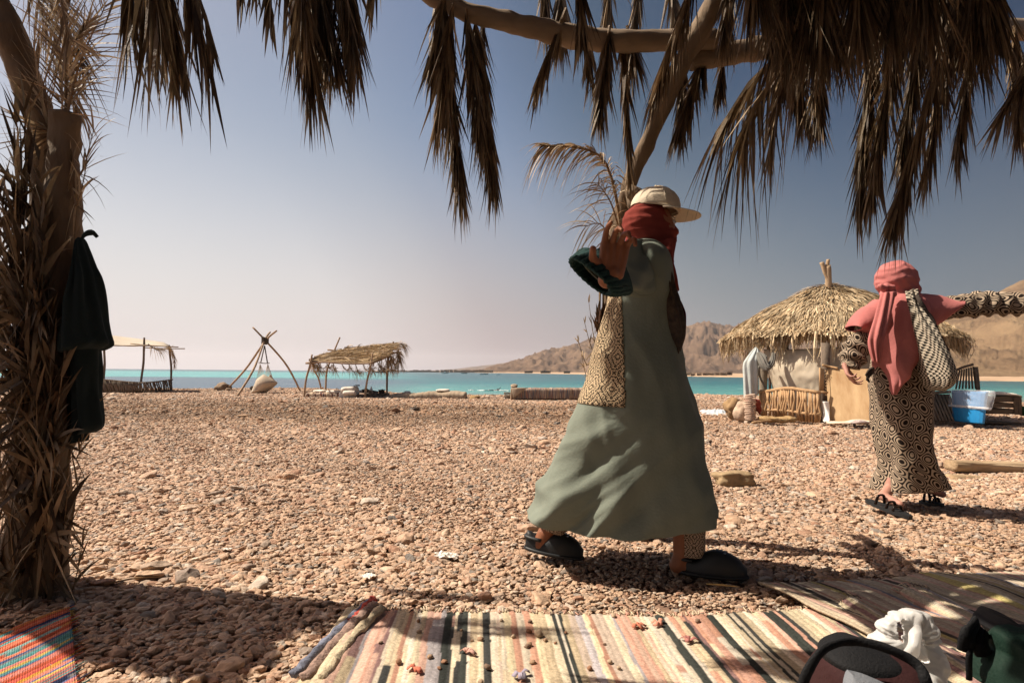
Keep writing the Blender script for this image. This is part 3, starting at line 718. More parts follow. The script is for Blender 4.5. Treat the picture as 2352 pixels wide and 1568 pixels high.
# furniture under it
def stripe_mat(name, cols, scale, axis='u', bump=.4, rough=.95):
    m = bpy.data.materials.new(name); m.use_nodes = True; t = m.node_tree; b = t.nodes['Principled BSDF']
    tc = t.nodes.new('ShaderNodeTexCoord'); mp = t.nodes.new('ShaderNodeMapping'); mp.inputs['Scale'].default_value = (scale, .6, 1) if axis == 'u' else (.6, scale, 1)
    t.links.new(tc.outputs['UV'], mp.inputs[0])
    n = t.nodes.new('ShaderNodeTexNoise'); n.noise_dimensions = '2D'; n.inputs['Scale'].default_value = 1; n.inputs['Detail'].default_value = 2.5; t.links.new(mp.outputs[0], n.inputs['Vector'])
    st = [(.30 + .40 * i / len(cols), c) for i, c in enumerate(cols)]
    r = ramp(t, st, 'CONSTANT'); t.links.new(n.outputs[0], r.inputs[0]); t.links.new(r.outputs[0], b.inputs['Base Color'])
    b.inputs['Roughness'].default_value = rough; b.inputs['Specular IOR Level'].default_value = .1
    bp = t.nodes.new('ShaderNodeBump'); bp.inputs['Strength'].default_value = bump; bp.inputs['Distance'].default_value = .03; t.links.new(n.outputs[0], bp.inputs['Height']); t.links.new(bp.outputs[0], b.inputs['Normal'])
    return m
m_rag = stripe_mat('rag_stripes', [(.45, .36, .26), (.18, .09, .06), (.50, .42, .33), (.30, .13, .08), (.10, .08, .09), (.42, .30, .20), (.25, .2, .2), (.5, .43, .34)], 9, 'v')
m_rag2 = stripe_mat('rag_stripes_dark', [(.30, .22, .15), (.16, .10, .08), (.36, .26, .18), (.12, .12, .13), (.26, .15, .11), (.40, .32, .24), (.10, .10, .12), (.32, .17, .12), (.42, .34, .26)], 12.0, 'v')
m_tan = mat('tan_blanket', (.40, .31, .22), rough=1, bump=.6, bscale=12, c2=(.27, .21, .15), vscale=5, stretch=(3, 3, .5))
def pillow(name, f, x0, x1, y0, y1, Y, t, m, label, cat='cushion', group=None, parent=None, tilt=0, pw=.8):
    cy = (y0 + y1) / 2; h = (y1 - y0)
    rb = [(*f(lerp(x0, x1, u), y0 + h * q0 + tilt * (u - .5)), *f(lerp(x0, x1, u), y1 - h * q0 + tilt * (u - .5)), Y, t * k) for u, q0, k in ((0, .42, .2), (.06, .15, .7), (.2, .03, 1), (.5, 0, 1), (.8, .03, 1), (.94, .15, .7), (1, .42, .2))]
    o = loft(name, rb, m, parent, nr=22, na=28, power=pw, fold=lambda s, th, p, hl: .012 * n3(p.x * 7, p.z * 9, p.y * 4))
    if parent is None: tag(o, label, cat, group)
    return o
e = empty('low_couch', ps(600, 1000, 19.8), 'low couch covered with brown and cream striped rag rug under the palm roof shelter', 'couch')
for (a, b) in ((345, 600), (592, 850)):
    loft('rug_cover', [(*c3(lerp(a, b, u), 895), *c3(lerp(a - (30 if a < 400 and u < .3 else 0), b, u), 1000), 19.8, .30) for u in (0, .03, .3, .6, .97, 1)], m_rag, e, nr=30, na=28, power=.5, fold=lambda s, th, p, hl: .02 * n3(p.x * 9, 0, p.z * 2))
G1 = 'white cushions under the palm roof shelter'
pillow('cushion', c3, 418, 612, 855, 902, 19.9, .25, m_white, 'flat white cushion on the left end of the striped couch', group=G1)
pillow('cushion', c3, 612, 855, 862, 914, 19.8, .25, m_white, 'flat white cushion on the couch, next to the big padded armchair', group=G1)
pillow('cushion', c3, 1090, 1158, 862, 900, 20.2, .2, m_white, 'small white cushion tucked right of the padded armchair', group=G1)
e = empty('padded_armchair', ps(975, 1005, 19.4), 'boxy cream padded armchair with rounded back beside the striped couch', 'armchair')
loft('body', [(*c3(855, 905), *c3(855, 1000), 19.6, .2), (*c3(862, 870), *c3(858, 1006), 19.6, .38), (*c3(960, 862), *c3(960, 1010), 19.6, .4), (*c3(1080, 860), *c3(1085, 1006), 19.6, .38), (*c3(1092, 880), *c3(1092, 998), 19.6, .2)], m_white, e, nr=18, na=28, power=.55, fold=lambda s, th, p, hl: .012 * n3(p.x * 5, p.z * 9, 0))
loft('backrest', [(*c3(862, 845), *c3(866, 880), 19.5, .12), (*c3(880, 812), *c3(880, 905), 19.4, .30), (*c3(970, 800), *c3(970, 862), 19.4, .34), (*c3(1070, 800), *c3(1075, 900), 19.4, .32), (*c3(1096, 830), *c3(1098, 905), 19.5, .15)], m_white, e, nr=18, na=28, power=.7)
loft('seat_cushion', [(*c3(870, 880), *c3(872, 930), 19.1, .05), (*c3(900, 866), *c3(905, 942), 19.1, .12), (*c3(980, 862), *c3(980, 946), 19.1, .14), (*c3(1060, 868), *c3(1065, 940), 19.1, .1)], m_white, e, nr=14, na=24)
# dark clutter right of the armchair
o = loft('striped_blanket', [(*c3(1095, 925), *c3(1095, 1000), 19.6, .1), (*c3(1140, 925), *c3(1130, 1003), 19.6, .2), (*c3(1200, 955), *c3(1195, 1003), 19.5, .12)], m_rag2, nr=10, na=20); tag(o, 'folded striped blanket on the pebbles beside the front shelter post', 'blanket')
for i, (a, b, c, d, Y) in enumerate(((1150, 850, 1290, 900, 21), (1280, 872, 1420, 925, 21), (1225, 905, 1440, 965, 20.6))):
    o = rock('dark_bundle', (ps(a, b, Y) + ps(c, d, Y)) / 2, ((c - a) / 3.92 / 1.7415 * Y / 1437 / 1.9, .3, (d - b) / 3.92 / 1.7415 * Y / 1437 / 1.7), m_black if i < 2 else m_greywood, 20 + i)
    tag(o, ('dark rolled bundle just right of the padded armchair', 'dark bundle between the armchair and the wire bin', 'grey heap of driftwood under the dark bundles')[i], 'bundle' if i < 2 else 'driftwood')
tube('driftwood_log', [base_fix(ps(1210, 935, 20.6)) + Vector((0, 0, .3)), ps(1400, 930, 20.8), ps(1590, 922, 21)], .09, m_greywood, n=10, wob=.3); tag(bpy.data.objects['driftwood_log'], 'thin grey log lying below the wire bin under the shelter', 'log')
def wire_bin(name, f, x0, x1, y0, y1, Y, label, m):
    e = empty(name, PT(f, (x0 + x1) / 2, y1, Y), label, 'basket')
    a = PT(f, x0, y0, Y); b = PT(f, x1, y0, Y); c = PT(f, (x0 + x1) / 2, y1, Y); r = (b.x - a.x) / 2; cx = (a.x + b.x) / 2; h = a.z - c.z
    mb = MB()
    for k in range(18):
        th = k / 18 * 2 * math.pi
        for s in (.9, -.9): mb.tube([Vector((cx + r * .86 * math.cos(th), Y + r * .86 * math.sin(th), c.z)), Vector((cx + r * math.cos(th + s), Y + r * math.sin(th + s), a.z))], .006, na=4)
    mb.build('mesh', m, e)
    mb = MB()
    for z, rr_ in ((a.z, r), (c.z, r * .86), ((a.z + c.z) / 2, r * .93)): mb.tube([Vector((cx + rr_ * math.cos(t / 16 * 2 * math.pi), Y + rr_ * math.sin(t / 16 * 2 * math.pi), z)) for t in range(17)], .014, na=5)
    mb.build('rim', m, e)
    return e
wire_bin('wire_bin', c3, 1428, 1525, 862, 918, 21, 'black wire basket standing on the log near the back shelter post', m_rope)
o = rock('bin_liner', ps(1476, 900, 21), (.1, .1, .11), m_black, 3); tag(o, 'dark refuse lying inside the black wire basket', 'refuse')
mb = MB(); b_ = ps(1312, 880, 20.8)
V, F = [], []
prof = [(0, 0), (.05, 0), (.05, .12), (.02, .17), (.02, .21), (0, .21)]
for i, (r_, z_) in enumerate(prof):
    for j in range(10): V.append(b_ + Vector((r_ * math.cos(j * .628), r_ * math.sin(j * .628), z_ - .05)))
F = [(i * 10 + j, i * 10 + (j + 1) % 10, (i + 1) * 10 + (j + 1) % 10, (i + 1) * 10 + j) for i in range(5) for j in range(10)]
o = put('bottle', mesh('bottle', V, F), mat('clear_plastic', (.7, .75, .75), rough=.2, spec=.5)); tag(o, 'clear plastic bottle on the dark bundles under the shelter', 'bottle')
o = tube('umbrella_handle', [ps(1040, 797, 20), ps(1080, 782, 20), ps(1125, 783, 20), ps(1128, 792, 20), ps(1075, 796, 20)], .02, m_rope, n=16); tag(o, 'dark curved handle sticking up behind the padded armchair', 'handle')

# ---- blanket covered couch, straw bale, rug covered bench
def p4(x, y, Y): return PT(c4, x, y, Y)
e = empty('draped_couch', p4(1100, 530, 20), 'long low couch completely draped in a tan blanket, mid beach', 'couch')
prof = [(800, 470, 524), (830, 462, 528), (870, 455, 526), (930, 447, 527), (1000, 452, 526), (1060, 445, 530), (1120, 438, 529), (1200, 443, 528), (1260, 440, 531), (1330, 440, 530), (1390, 447, 528), (1402, 455, 522)]
loft('blanket', [(*c4(x, a), *c4(x + (-6 if i == 0 else 0), b), 20.0, .42 if 0 < i < 11 else .3) for i, (x, a, b) in enumerate(prof)], m_tan, e, nr=90, na=40, power=.62, fold=lambda s, th, p, hl: .035 * n3(p.x * 2.6, p.z * 1.2, p.y * 1.5) + .012 * n3(p.x * 14, p.z * 2, 3))
o = rock('couch_end', p4(785, 497, 20.1), (.15, .2, .12), m_greywood, 31); adopt(e, o); o.location = p4(785, 497, 20.1) - Vector(e.location); o.matrix_parent_inverse = Matrix()
pillow('cushion', c4, 1163, 1272, 421, 443, 20, .22, m_white, 'single white cushion lying on top of the tan draped couch')
pillow('cushion', c4, 915, 962, 438, 456, 20.3, .18, m_white, 'white cushion corner peeking over the left of the draped couch')
m_bale = mat('straw_bale', (.42, .28, .13), rough=1, bump=1, bscale=26, c2=(.22, .14, .07), vscale=16)
o = rock('straw_bale', p4(1470, 503, 19.8), (.21, .2, .13), m_bale, 12, boxy=.35, rough=.2); tag(o, 'small brown straw bale right of the draped couch', 'bale')
e = empty('rug_bench', p4(2000, 520, 20), 'long bench of sticks covered by a striped rag rug, behind the walking woman', 'bench')
RX0, RX1 = 1752, 2360
loft('rug_cover', [(*c4(x, 412), *c4(x + (4 if u < .1 else 0), 503), 19.6, .40) for u, x in ((0, RX0 + 2), (.02, RX0 + 6), (.3, 1935), (.6, 2120), (.97, 2345), (1, 2350))], m_rag2, e, nr=60, na=28, power=.35, fold=lambda s, th, p, hl: .012 * n3(p.x * 16, 0, p.z * 1.5))
o = loft('rug_corner', [(*c4(1757, 414), *c4(1770, 494), 19.14, .02), (*c4(1790, 413), *c4(1792, 478), 19.1, .03), (*c4(1840, 412), *c4(1840, 440), 19.12, .02), (*c4(1885, 411), *c4(1886, 414), 19.14, .01)], m_tan, e, nr=12, na=12)
for k in range(30):
    x = 1762 + k * 20; b = p4(x - 6, 530, 19.3); b.z = gz(b.x, b.y) - .02
    tube('slat', [b, p4(x + 16, 495, 19.4)], .022, m_greywood, e, na=5)
tube('leg', [base_fix(p4(1758, 526, 19.2)), p4(1754, 420, 19.2)], .04, m_pole, e)
o = rock('cloth_bundle', p4(1778, 400, 19.7), (.11, .11, .08), m_tan, 14); tag(o, 'crumpled tan cloth bundle on the left end of the rug covered bench', 'cloth')
wire_bin('waste_basket', c4, 1697, 1749, 450, 511, 19.8, 'brown wire waste basket standing left of the rug covered bench', m_greywood)
o = rock('litter', p4(1722, 500, 19.8), (.08,.08,.07), m_white, 33); tag(o, 'pale litter inside the brown wire waste basket', 'litter')
# small pile between tripod and shelter
for i, (x, y) in enumerate(((300, 890), (345, 888), (375, 890))):
    o = rock('stone', on_ground(ps(x, y, 24)) + Vector((0, 0, .03)), (.10, .08, .045), m_stone, 40 + i); tag(o, 'flat brown stone in the small row behind the shelter\'s left post', 'stone', 'flat stones behind the shelter post')

# ---- far shore: huts, boats, swimmer
m_hut = mat('far_hut_reed', (.16, .11, .075), rough=1, var=.3, vscale=.5)
m_hull = mat('boat_white', (.7, .7, .68), rough=.4)
m_blueg = mat('boat_green', (.10, .20, .22), rough=.5)
hutlab = 'tiny brown reed hut in the long row on the far spit'
def far_hut(px, py, wpx, hpx, Y, label, group):
    c = P(px, py, Y); w_ = wpx / 1437 * Y; h_ = hpx / 1437 * Y
    mb = MB(); 
    for sx in (-1, 1):
        for sy in (-1, 1): mb.box(c + Vector((sx * w_ * .46, sy * w_ * .3, h_ * .5)), (w_ * .03, w_ * .03, h_ * .5))
    mb.box(c + Vector((0, w_ * .3, h_ * .4)), (w_ * .45, w_ * .02, h_ * .4)); mb.box(c + Vector((w_ * .3, 0, h_ * .35)), (w_ * .16, w_ * .28, h_ * .35))
    mb.box(c + Vector((0, 0, h_ * 1.02)), (w_ * .55, w_ * .38, h_ * .10), Matrix.Rotation(random.uniform(-.05, .05), 3, 'Y'))
    o = mb.build('beach_hut', m_hut, smooth=False); tag(o, label, 'hut', group)
rnd = random.Random(5)
for k in range(46):
    cx_ = 800 + k * 17.6 + rnd.uniform(-5, 5)
    far_hut(*c4(cx_, 289 + (cx_ - 800) * .004), rnd.uniform(4, 9), rnd.uniform(3, 5.5), 1500 - k * 9, hutlab, 'huts in the row on the far spit')
for (x0, n_, y0, Y, lab) in ((1862, 4, 297, 640, 'dark reed hut in the leftmost cluster below the mountains'), (1988, 5, 298, 620, 'dark reed hut in the middle cluster below the mountains'), (2170, 3, 299, 600, 'dark reed hut in the cluster left of the walking woman')):
    for k in range(n_): far_hut(*c4(x0 + 7 + k * 14, y0), 6.5, rnd.uniform(4, 5), Y, lab, 'huts below the mountains, ' + {4: 'left', 5: 'middle', 3: 'right'}[n_] + ' cluster')
rnd = random.Random(8)
for k in range(8): far_hut(1578 + k * 14, 862 + rnd.uniform(-1, 1), rnd.uniform(9, 14), rnd.uniform(4.5, 8), 500, 'brown flat roofed hut on the sand between the woman and the thatched hut', 'huts on the sand behind the walking woman')
def boat(px, py, wpx, Y, label, m, cabin=True, wake=False):
    c = P(px, py, Y); c.z = WZ; L = wpx / 1437 * Y; e = empty('boat', c, label, 'boat')
    V = []; F = []
    for i in range(9):
        u = i / 8; wd_ = L * .14 * math.sin(math.pi * min(1, .25 + u * .75)) ; 
        for (sx, z) in ((-1, .13 + .07 * u ** 2), (-.6, -.02), (.6, -.02), (1, .13 + .07 * u ** 2)): V.append(Vector(((u - .5) * L, sx * wd_, z * L)))
    for i in range(8):
        for j in range(3): F.append((i * 4 + j, i * 4 + j + 1, (i + 1) * 4 + j + 1, (i + 1) * 4 + j))
        F.append((i * 4, (i + 1) * 4, (i + 1) * 4 + 3, i * 4 + 3))
    F.append((0, 1, 2, 3)); F.append((32, 33, 34, 35))
    o = put('hull', mesh('hull', V, F, smooth=False), m); o.parent = e
    if cabin:
        mb = MB(); mb.box((-.05 * L, 0, .2 * L), (.14 * L, .09 * L, .06 * L)); mb.box((.02 * L, 0, .28 * L), (.16 * L, .1 * L, .01 * L)); o = mb.build('cabin', m, smooth=False); o.parent = e
    if wake:
        mb = MB(); rr_ = random.Random(2)
        for k in range(30): mb.box((-L * (.5 + k * .16), rr_.uniform(-.1, .1) * L, 0.0), (L * .1, L * (.05 + k * .004), .02 * L * (1.6 - k * .04)))
        o = put('wake', mesh('wake', mb.v, mb.f), m_hull, kind='stuff'); o['label'] = 'white foam wake behind the speedboat'; o.location = c
boat(*c4(1235, 297), 16, 700, 'white speedboat racing along the far shore with foam behind it', m_hull, True, True)
boat(*c4(728, 284), 24, 800, 'long dark boat moored at the tip of the far spit', m_blueg)
boat(*c4(1540, 298), 20, 500, 'low white boat moored off the sand, left of the cloth hut clusters', m_hull, False)
boat(*c4(1650, 300), 10, 500, 'small white skiff at the shore below the mountain foot', m_hull, False)
boat(*c4(1385, 296), 14, 700, 'small blue green boat beached beyond the speedboat', m_blueg, False)
s_ = p4(1650, 402, 78); s_.z = WZ
o = blob('swimmer', [(s_ + Vector((0, 0, .15)), s_ + Vector((0, 0, .2)), .13, .12), (s_ + Vector((-.1, 0, 0)), s_ + Vector((-1.2, 0, -.02)), .18, .12), (s_ + Vector((0, -.1, .05)), s_ + Vector((.35, -.2, .45)), .06, .05), (s_ + Vector((-1.2, 0, 0)), s_ + Vector((-2.2, 0, 0)), .09, .06)], .04, mat('wet_dark', (.02, .03, .04), rough=.3)); o.name = 'person'; tag(o, 'tiny dark swimmer with one arm raised out on the turquoise water', 'swimmer')
mb = MB(); rr_ = random.Random(3)
for k in range(36): mb.box((s_.x + rr_.uniform(-3.6, 2.8), s_.y + rr_.uniform(-.5, .5), WZ + .02), (rr_.uniform(.1, .3), .08, rr_.uniform(.03, .08)))
o = put('splash', mesh('splash', mb.v, mb.f), m_hull, kind='stuff'); o['label'] = 'white splash around the swimmer'
# ------------------------------------------------------------------ thatched hut on the right
HY = 12.6
def ph(x, y, Y): return PT(ch, x, y, Y)
e = empty('thatched_hut', (P(1940, 850, HY).x, HY, 0), 'round thatched hut with cream canvas wall on the right of the beach', 'hut')
cxh = P(1922, 850, HY).x
RAD = (P(2215, 790, HY).x - P(1678, 790, HY).x) / 2 * .91
m_thatch = mat('thatch_straw', (0, 0, 0), rough=.85, attr=True, var=.25, vscale=3, spec=.2)
def thatch():
    rnd = random.Random(9); mb = MB(); zt = P(1900, 655, HY).z
    ze = P(1945, 775, HY).z
    base = ((.52, .40, .25), (.42, .31, .185), (.60, .48, .31), (.34, .24, .135))
    def pos(a, s):
        s = max(s, 0.001)
        r = RAD * s; z = zt - (zt - ze) * (s ** 1.35)
        x = math.cos(a) * r; y = math.sin(a) * r * .92
        lean = (1 - s) * (P(1900, 655, HY).x - cxh)
        bump = .05 * n3(math.cos(a) * 3, math.sin(a) * 3, s * 4)
        return Vector((cxh + x + lean, HY + y, z + bump))
    for ring in range(30):
        s0 = (ring / 30) ** .8; cnt = int(90 + 470 * s0)
        for k in range(cnt):
            a = rnd.uniform(0, 2 * math.pi)
            if math.sin(a) > .55 and rnd.random() < .75: continue
            L = rnd.uniform(.10, .22); s = s0 + rnd.uniform(-.01, .02)
            a2 = a + rnd.uniform(-.09, .09) * (1.2 - s)
            p0 = pos(a, s); p1 = pos(a2, s + L * .5); p2 = pos(a2 + rnd.uniform(-.03, .03), min(s + L, 1.04)) + Vector((0, 0, rnd.uniform(-.02, .06)))
            w = rnd.uniform(.005, .013); t = (p2 - p0).normalized(); sd = t.cross(Vector((rnd.uniform(-.3, .3), rnd.uniform(-.3, .3), 1))).normalized() * w
            up = Vector((0, 0, .015 + .03 * rnd.random())); q = rnd.choice(base); v = rnd.uniform(.7, 1.25); c = tuple(x * v for x in q)
            mb.add([p0 - sd, p0 + sd, p1 + sd + up, p1 - sd + up, p2 + up], [(0, 1, 2, 3), (3, 2, 4)], c)
    # hanging fringe in clumps
    for k in range(620):
        a = rnd.uniform(0, 2 * math.pi)
        if math.sin(a) > .6 and rnd.random() < .6: continue
        s = rnd.uniform(.72, 1.03); p = pos(a, s) + Vector((0, 0, .02)); out = Vector((math.cos(a), math.sin(a), 0)); Lc = rnd.uniform(.25, .62) * (1 if s > .9 else .8)
        d = (out * (rnd.uniform(-.05, .28) + max(0, .98 - s) * 3.5) + Vector((rnd.uniform(-.12, .12), 0, -1))).normalized()
        q0 = rnd.choice(base)
        for j in range(13):
            sp = Vector((rnd.uniform(-.09, .09), rnd.uniform(-.09, .09), 0)); L = Lc * rnd.uniform(.6, 1.05)
            a0 = p + sp * .9; a1 = a0 + d * L * .55 + sp * .2; a2 = a0 + d * L - sp * .8 + Vector((rnd.uniform(-.04, .04), 0, 0)); w = rnd.uniform(.005, .012)
            sd = d.cross(Vector((rnd.uniform(-1, 1), rnd.uniform(-1, 1), 0))).normalized() * w; v = rnd.uniform(.6, 1.2)
            mb.add([a0 - sd, a0 + sd, a1 + sd, a1 - sd, a2], [(0, 1, 2, 3), (3, 2, 4)], tuple(x * v for x in q0))
    o = mb.build('thatch', m_thatch, e, smooth=False, kind='stuff')
    V = []; F = []
    for i in range(13):
        for j in range(40): V.append(pos(j / 40 * 2 * math.pi, i / 12 * .96) - Vector((0, 0, .03)))
    F = [(i * 40 + j, i * 40 + (j + 1) % 40, (i + 1) * 40 + (j + 1) % 40, (i + 1) * 40 + j) for i in range(12) for j in range(40)]
    o = put('roof_shell', mesh('roof_shell', V, F), mat('roof_reed', (.30, .21, .12), rough=1, bump=1, bscale=20, c2=(.18, .12, .065), vscale=14)); adopt(e, o)
thatch()
m_trunk = mat('pale_trunk', (.50, .37, .24), rough=.9, bump=.8, bscale=30, c2=(.28, .19, .11), vscale=7, stretch=(1, 1, .3))
tube('centre_pole', [(P(1906, 660, HY).x, HY - .1, 0), P(1903, 640, HY - .3), P(1900, 622, HY - .3), P(1902.5, 596, HY - .3)], [.12, .11, .075, .062], m_trunk, e, n=16, wob=.3)
tube('pole_fork', [P(1902, 640, HY - .3), P(1893, 622, HY - .3), P(1888, 602, HY - .3)], [.09, .07, .08], m_trunk, e, n=8, wob=.3, seed=4)
for a in (-2.6, -1.9, -.9, -.2, .9, 2.2): 
    x = cxh + RAD * .72 * math.cos(a); y = HY + RAD * .66 * math.sin(a)
    tube('wall_post', [(x, y, -.1), (x + .03, y, .7), (x, y, 1.55)], .05, m_greywood, e, n=8, wob=.3)
# canvas wall facing the camera, sagging, with cord shadows falling on it
def canvas_wall():
    TOP = [(600, 180, 12.2), (820, 190, 11.8), (1100, 180, 11.4), (1400, 170, 11.2), (1650, 150, 11.2), (2000, 150, 11.4), (2280, 150, 11.6)]
    BOT = [(745, 800, 12.0), (860, 960, 11.75), (1050, 1120, 11.45), (1260, 1190, 11.2), (1500, 1230, 11.0), (2000, 1250, 11.1), (2280, 1250, 11.4)]
    V = []; F = []; UV = []; nu, nv = 60, 36
    T = [np.array(q, dtype=float) for q in TOP]; B = [np.array(q, dtype=float) for q in BOT]
    for i in range(nu + 1):
        for j in range(nv + 1):
            u, v = i / nu, j / nv; a = cr(T, u); b = cr(B, u)
            Y = lerp(a[2], b[2], v) - .22 * math.sin(math.pi * v ** .8) * (1 - .3 * u) + .03 * n3(u * 6, v * 4, 3) + .015 * n3(u * 18, v * 10, 5)
            V.append(ph(lerp(a[0], b[0], v), lerp(a[1], b[1], v), Y))
    for i in range(nu):
        for j in range(nv): F.append((i * (nv + 1) + j, i * (nv + 1) + j + 1, (i + 1) * (nv + 1) + j + 1, (i + 1) * (nv + 1) + j))
    o = put('canvas_wall', mesh('canvas_wall', V, F), m_canvas); adopt(e, o); md = o.modifiers.new('s', 'SOLIDIFY'); md.thickness = .015
canvas_wall()
o = loft('canvas_flap', [(*ch(1468, 282), *ch(1622, 282), 10.9, .015), (*ch(1540, 360), *ch(1632, 360), 10.85, .015), (*ch(1610, 425), *ch(1650, 425), 10.85, .015), (*ch(1668, 455), *ch(1672, 455), 10.85, .01)], mat('flap_cloth', (.40, .32, .22), rough=.95, bump=.3), e, nr=14, na=10)
# striped matting post and hanging cloths on the hut's left side
tube('matting_post', [ph(600, 300, 12.0), ph(602, 560, 12.0), ph(600, 800, 12.0), (ph(600, 900, 12.0).x, 12.0, -.1)], [.14, .145, .13, .13], mat('coiled_matting', (.24, .20, .15), rough=1, bump=1, bscale=60, stretch=(.1, .1, 3)), e, n=24, na=14)
m_paleblue = mat('pale_blue_cloth', (.50, .53, .50), rough=.95, bump=.35, bscale=30, c2=(.40, .44, .43), vscale=4)
def vfold(a, k1, k2, ph_=0):
    return lambda s, th, p, hl: a * math.sin(k1 * th + ph_ + 2 * s) * (.4 + .6 * s) + a * .7 * n3(math.cos(th) * k2, math.sin(th) * k2, s * 2.5)
o = loft('hanging_sheet', [(*ch(480, 150), *ch(500, 160), 11.6, .03), (*ch(410, 220), *ch(540, 230), 11.55, .06), (*ch(330, 330), *ch(520, 330), 11.5, .09), (*ch(288, 420), *ch(525, 430), 11.5, .10), (*ch(292, 600), *ch(522, 600), 11.5, .10), (*ch(300, 800), *ch(515, 800), 11.5, .09), (*ch(305, 890), *ch(500, 900), 11.5, .08), (*ch(308, 950), *ch(330, 945), 11.5, .02)], m_paleblue, nr=50, na=60, fold=vfold(.02, 7, 2))
tag(o, 'long pale grey blue sheet hanging from the left eave of the thatched hut', 'sheet')
m_grey = mat('grey_cloth', (.20, .19, .165), rough=.95, bump=.3, bscale=30, c2=(.13, .125, .11), vscale=5)
o = loft('grey_scarf', [(*ch(500, 235), *ch(545, 225), 11.42, .03), (*ch(505, 300), *ch(600, 250), 11.38, .06), (*ch(530, 400), *ch(640, 300), 11.33, .08), (*ch(575, 480), *ch(655, 370), 11.3, .09), (*ch(630, 530), *ch(672, 410), 11.28, .10), (*ch(690, 500), *ch(690, 400), 11.3, .09), (*ch(745, 430), *ch(715, 350), 11.33, .08), (*ch(780, 330), *ch(728, 290), 11.37, .06), (*ch(785, 240), *ch(740, 230), 11.42, .03)], m_grey, nr=60, na=60, fold=lambda s, th, p, hl: .012 * math.sin(th * 8 + 1.5 * s) + .008 * n3(p.x * 9, p.y * 9, p.z * 9))
tag(o, 'dark grey scarf hanging in a swag beside the pale sheet under the hut eave', 'scarf')
_tube('tail', [ph(540, 440, 11.36), ph(545, 600, 11.45), ph(600, 720, 11.5), ph(650, 800, 11.5)], .018, m_grey, None, n=12, na=6).parent = o
# low bent stick fence in front of the hut
m_stick = mat('golden_sticks', (.46, .29, .15), rough=.8, bump=.5, bscale=40, c2=(.33, .20, .10), vscale=10, stretch=(1, 1, .25))
f = empty('hut_fence', G(*ch(1000, 1300)), 'knee high fence of upright sticks with a curved top rail in front of the hut', 'fence')
stick_fence(f, [(*ch(540, 1190), ch(0, 838)[1], 11.6), (*ch(650, 1225), ch(0, 838)[1], 11.35), (*ch(850, 1240), ch(0, 805)[1], 11.1), (*ch(1030, 1270), ch(0, 790)[1], 10.9), (*ch(1280, 1305), ch(0, 828)[1], 10.65), (*ch(1490, 1310), ch(0, 858)[1], 10.5)], 27, .034, m_stick, seed=6, rows=(1.0, .985, .24), jit=.03)
o = stick_fence
# upright frame right of fence, end rail
e2 = empty('split_stick_screen', G(*ch(1510, 1300)), 'upright bundle of split sticks with a dark opening between the fence and the plywood board', 'panel')
for k in range(5):
    x = 1487 + k * 13; tube('stick', [ph(x, 840, 10.7), ph(x + 2, 650, 10.7), ph(x + 1, 470 + k * 3, 10.7)], .024, m_stick, e2, na=6)
tube('rail', [ph(1530, 430, 10.7), ph(1640, 455, 10.7), ph(1770, 480, 10.6)], .035, m_stick, e2, n=8)
tube('rail', [ph(1480, 852, 10.55), ph(1610, 860, 10.55)], .035, m_stick, e2)
mb = MB(); mb.box((ph(1580, 650, 10.75)), (.07, .02, .62)); mb.build('dark_backing', m_greywood, e2)
rnd = random.Random(2)
for k in range(9): tube('thorn', [ph(1555, 500 + k * 48, 10.7), ph(1600, 540 + k * 46, 10.65)], .012, m_stick, e2, na=4)
# plywood board leaning
m_ply = mat('weathered_plywood', (.50, .35, .19), rough=.75, bump=.15, bscale=20, c2=(.31, .18, .08), vscale=3.2, stretch=(2.2, 1, .35), detail=7)
e3 = empty('plywood_board', G(*ch(1900, 1320)), 'tall weathered plywood board leaning upright beside the hut, behind the woman in pink', 'board')
A_, B_, C_, D_ = ph(1590, 495, 10.75), ph(2285, 490, 10.25), ph(2350, 1325, 9.95), ph(1640, 1320, 10.45)
# sits facing a little to the left
V = [A_, B_, C_, D_]; n_ = (B_ - A_).cross(D_ - A_).normalized()
if n_.y > 0: n_ = -n_
V2 = V + [v - n_ * .02 for v in V]
o = put('sheet', mesh('sheet', V2, [(0, 1, 2, 3), (7, 6, 5, 4), (0, 4, 5, 1), (1, 5, 6, 2), (2, 6, 7, 3), (3, 7, 4, 0)], smooth=False), m_ply); adopt(e3, o)
def strip(a, b, w_, nm):
    d = (b - a).normalized(); s_ = d.cross(n_).normalized() * w_ * .5; up = n_ * .012
    V = [a - s_, a + s_, b + s_, b - s_]; V = [v + n_ * .001 for v in V] + [v + up for v in V]
    o = put(nm, mesh(nm, V, [(0, 1, 2, 3), (4, 5, 6, 7), (0, 1, 5, 4), (1, 2, 6, 5), (2, 3, 7, 6), (3, 0, 4, 7)], smooth=False), m_ply); adopt(e3, o)
strip(A_.lerp(B_, .025), D_.lerp(C_, .025), .05, 'edge_batten'); strip(B_.lerp(A_, .04), C_.lerp(D_, .04), .05, 'edge_batten')
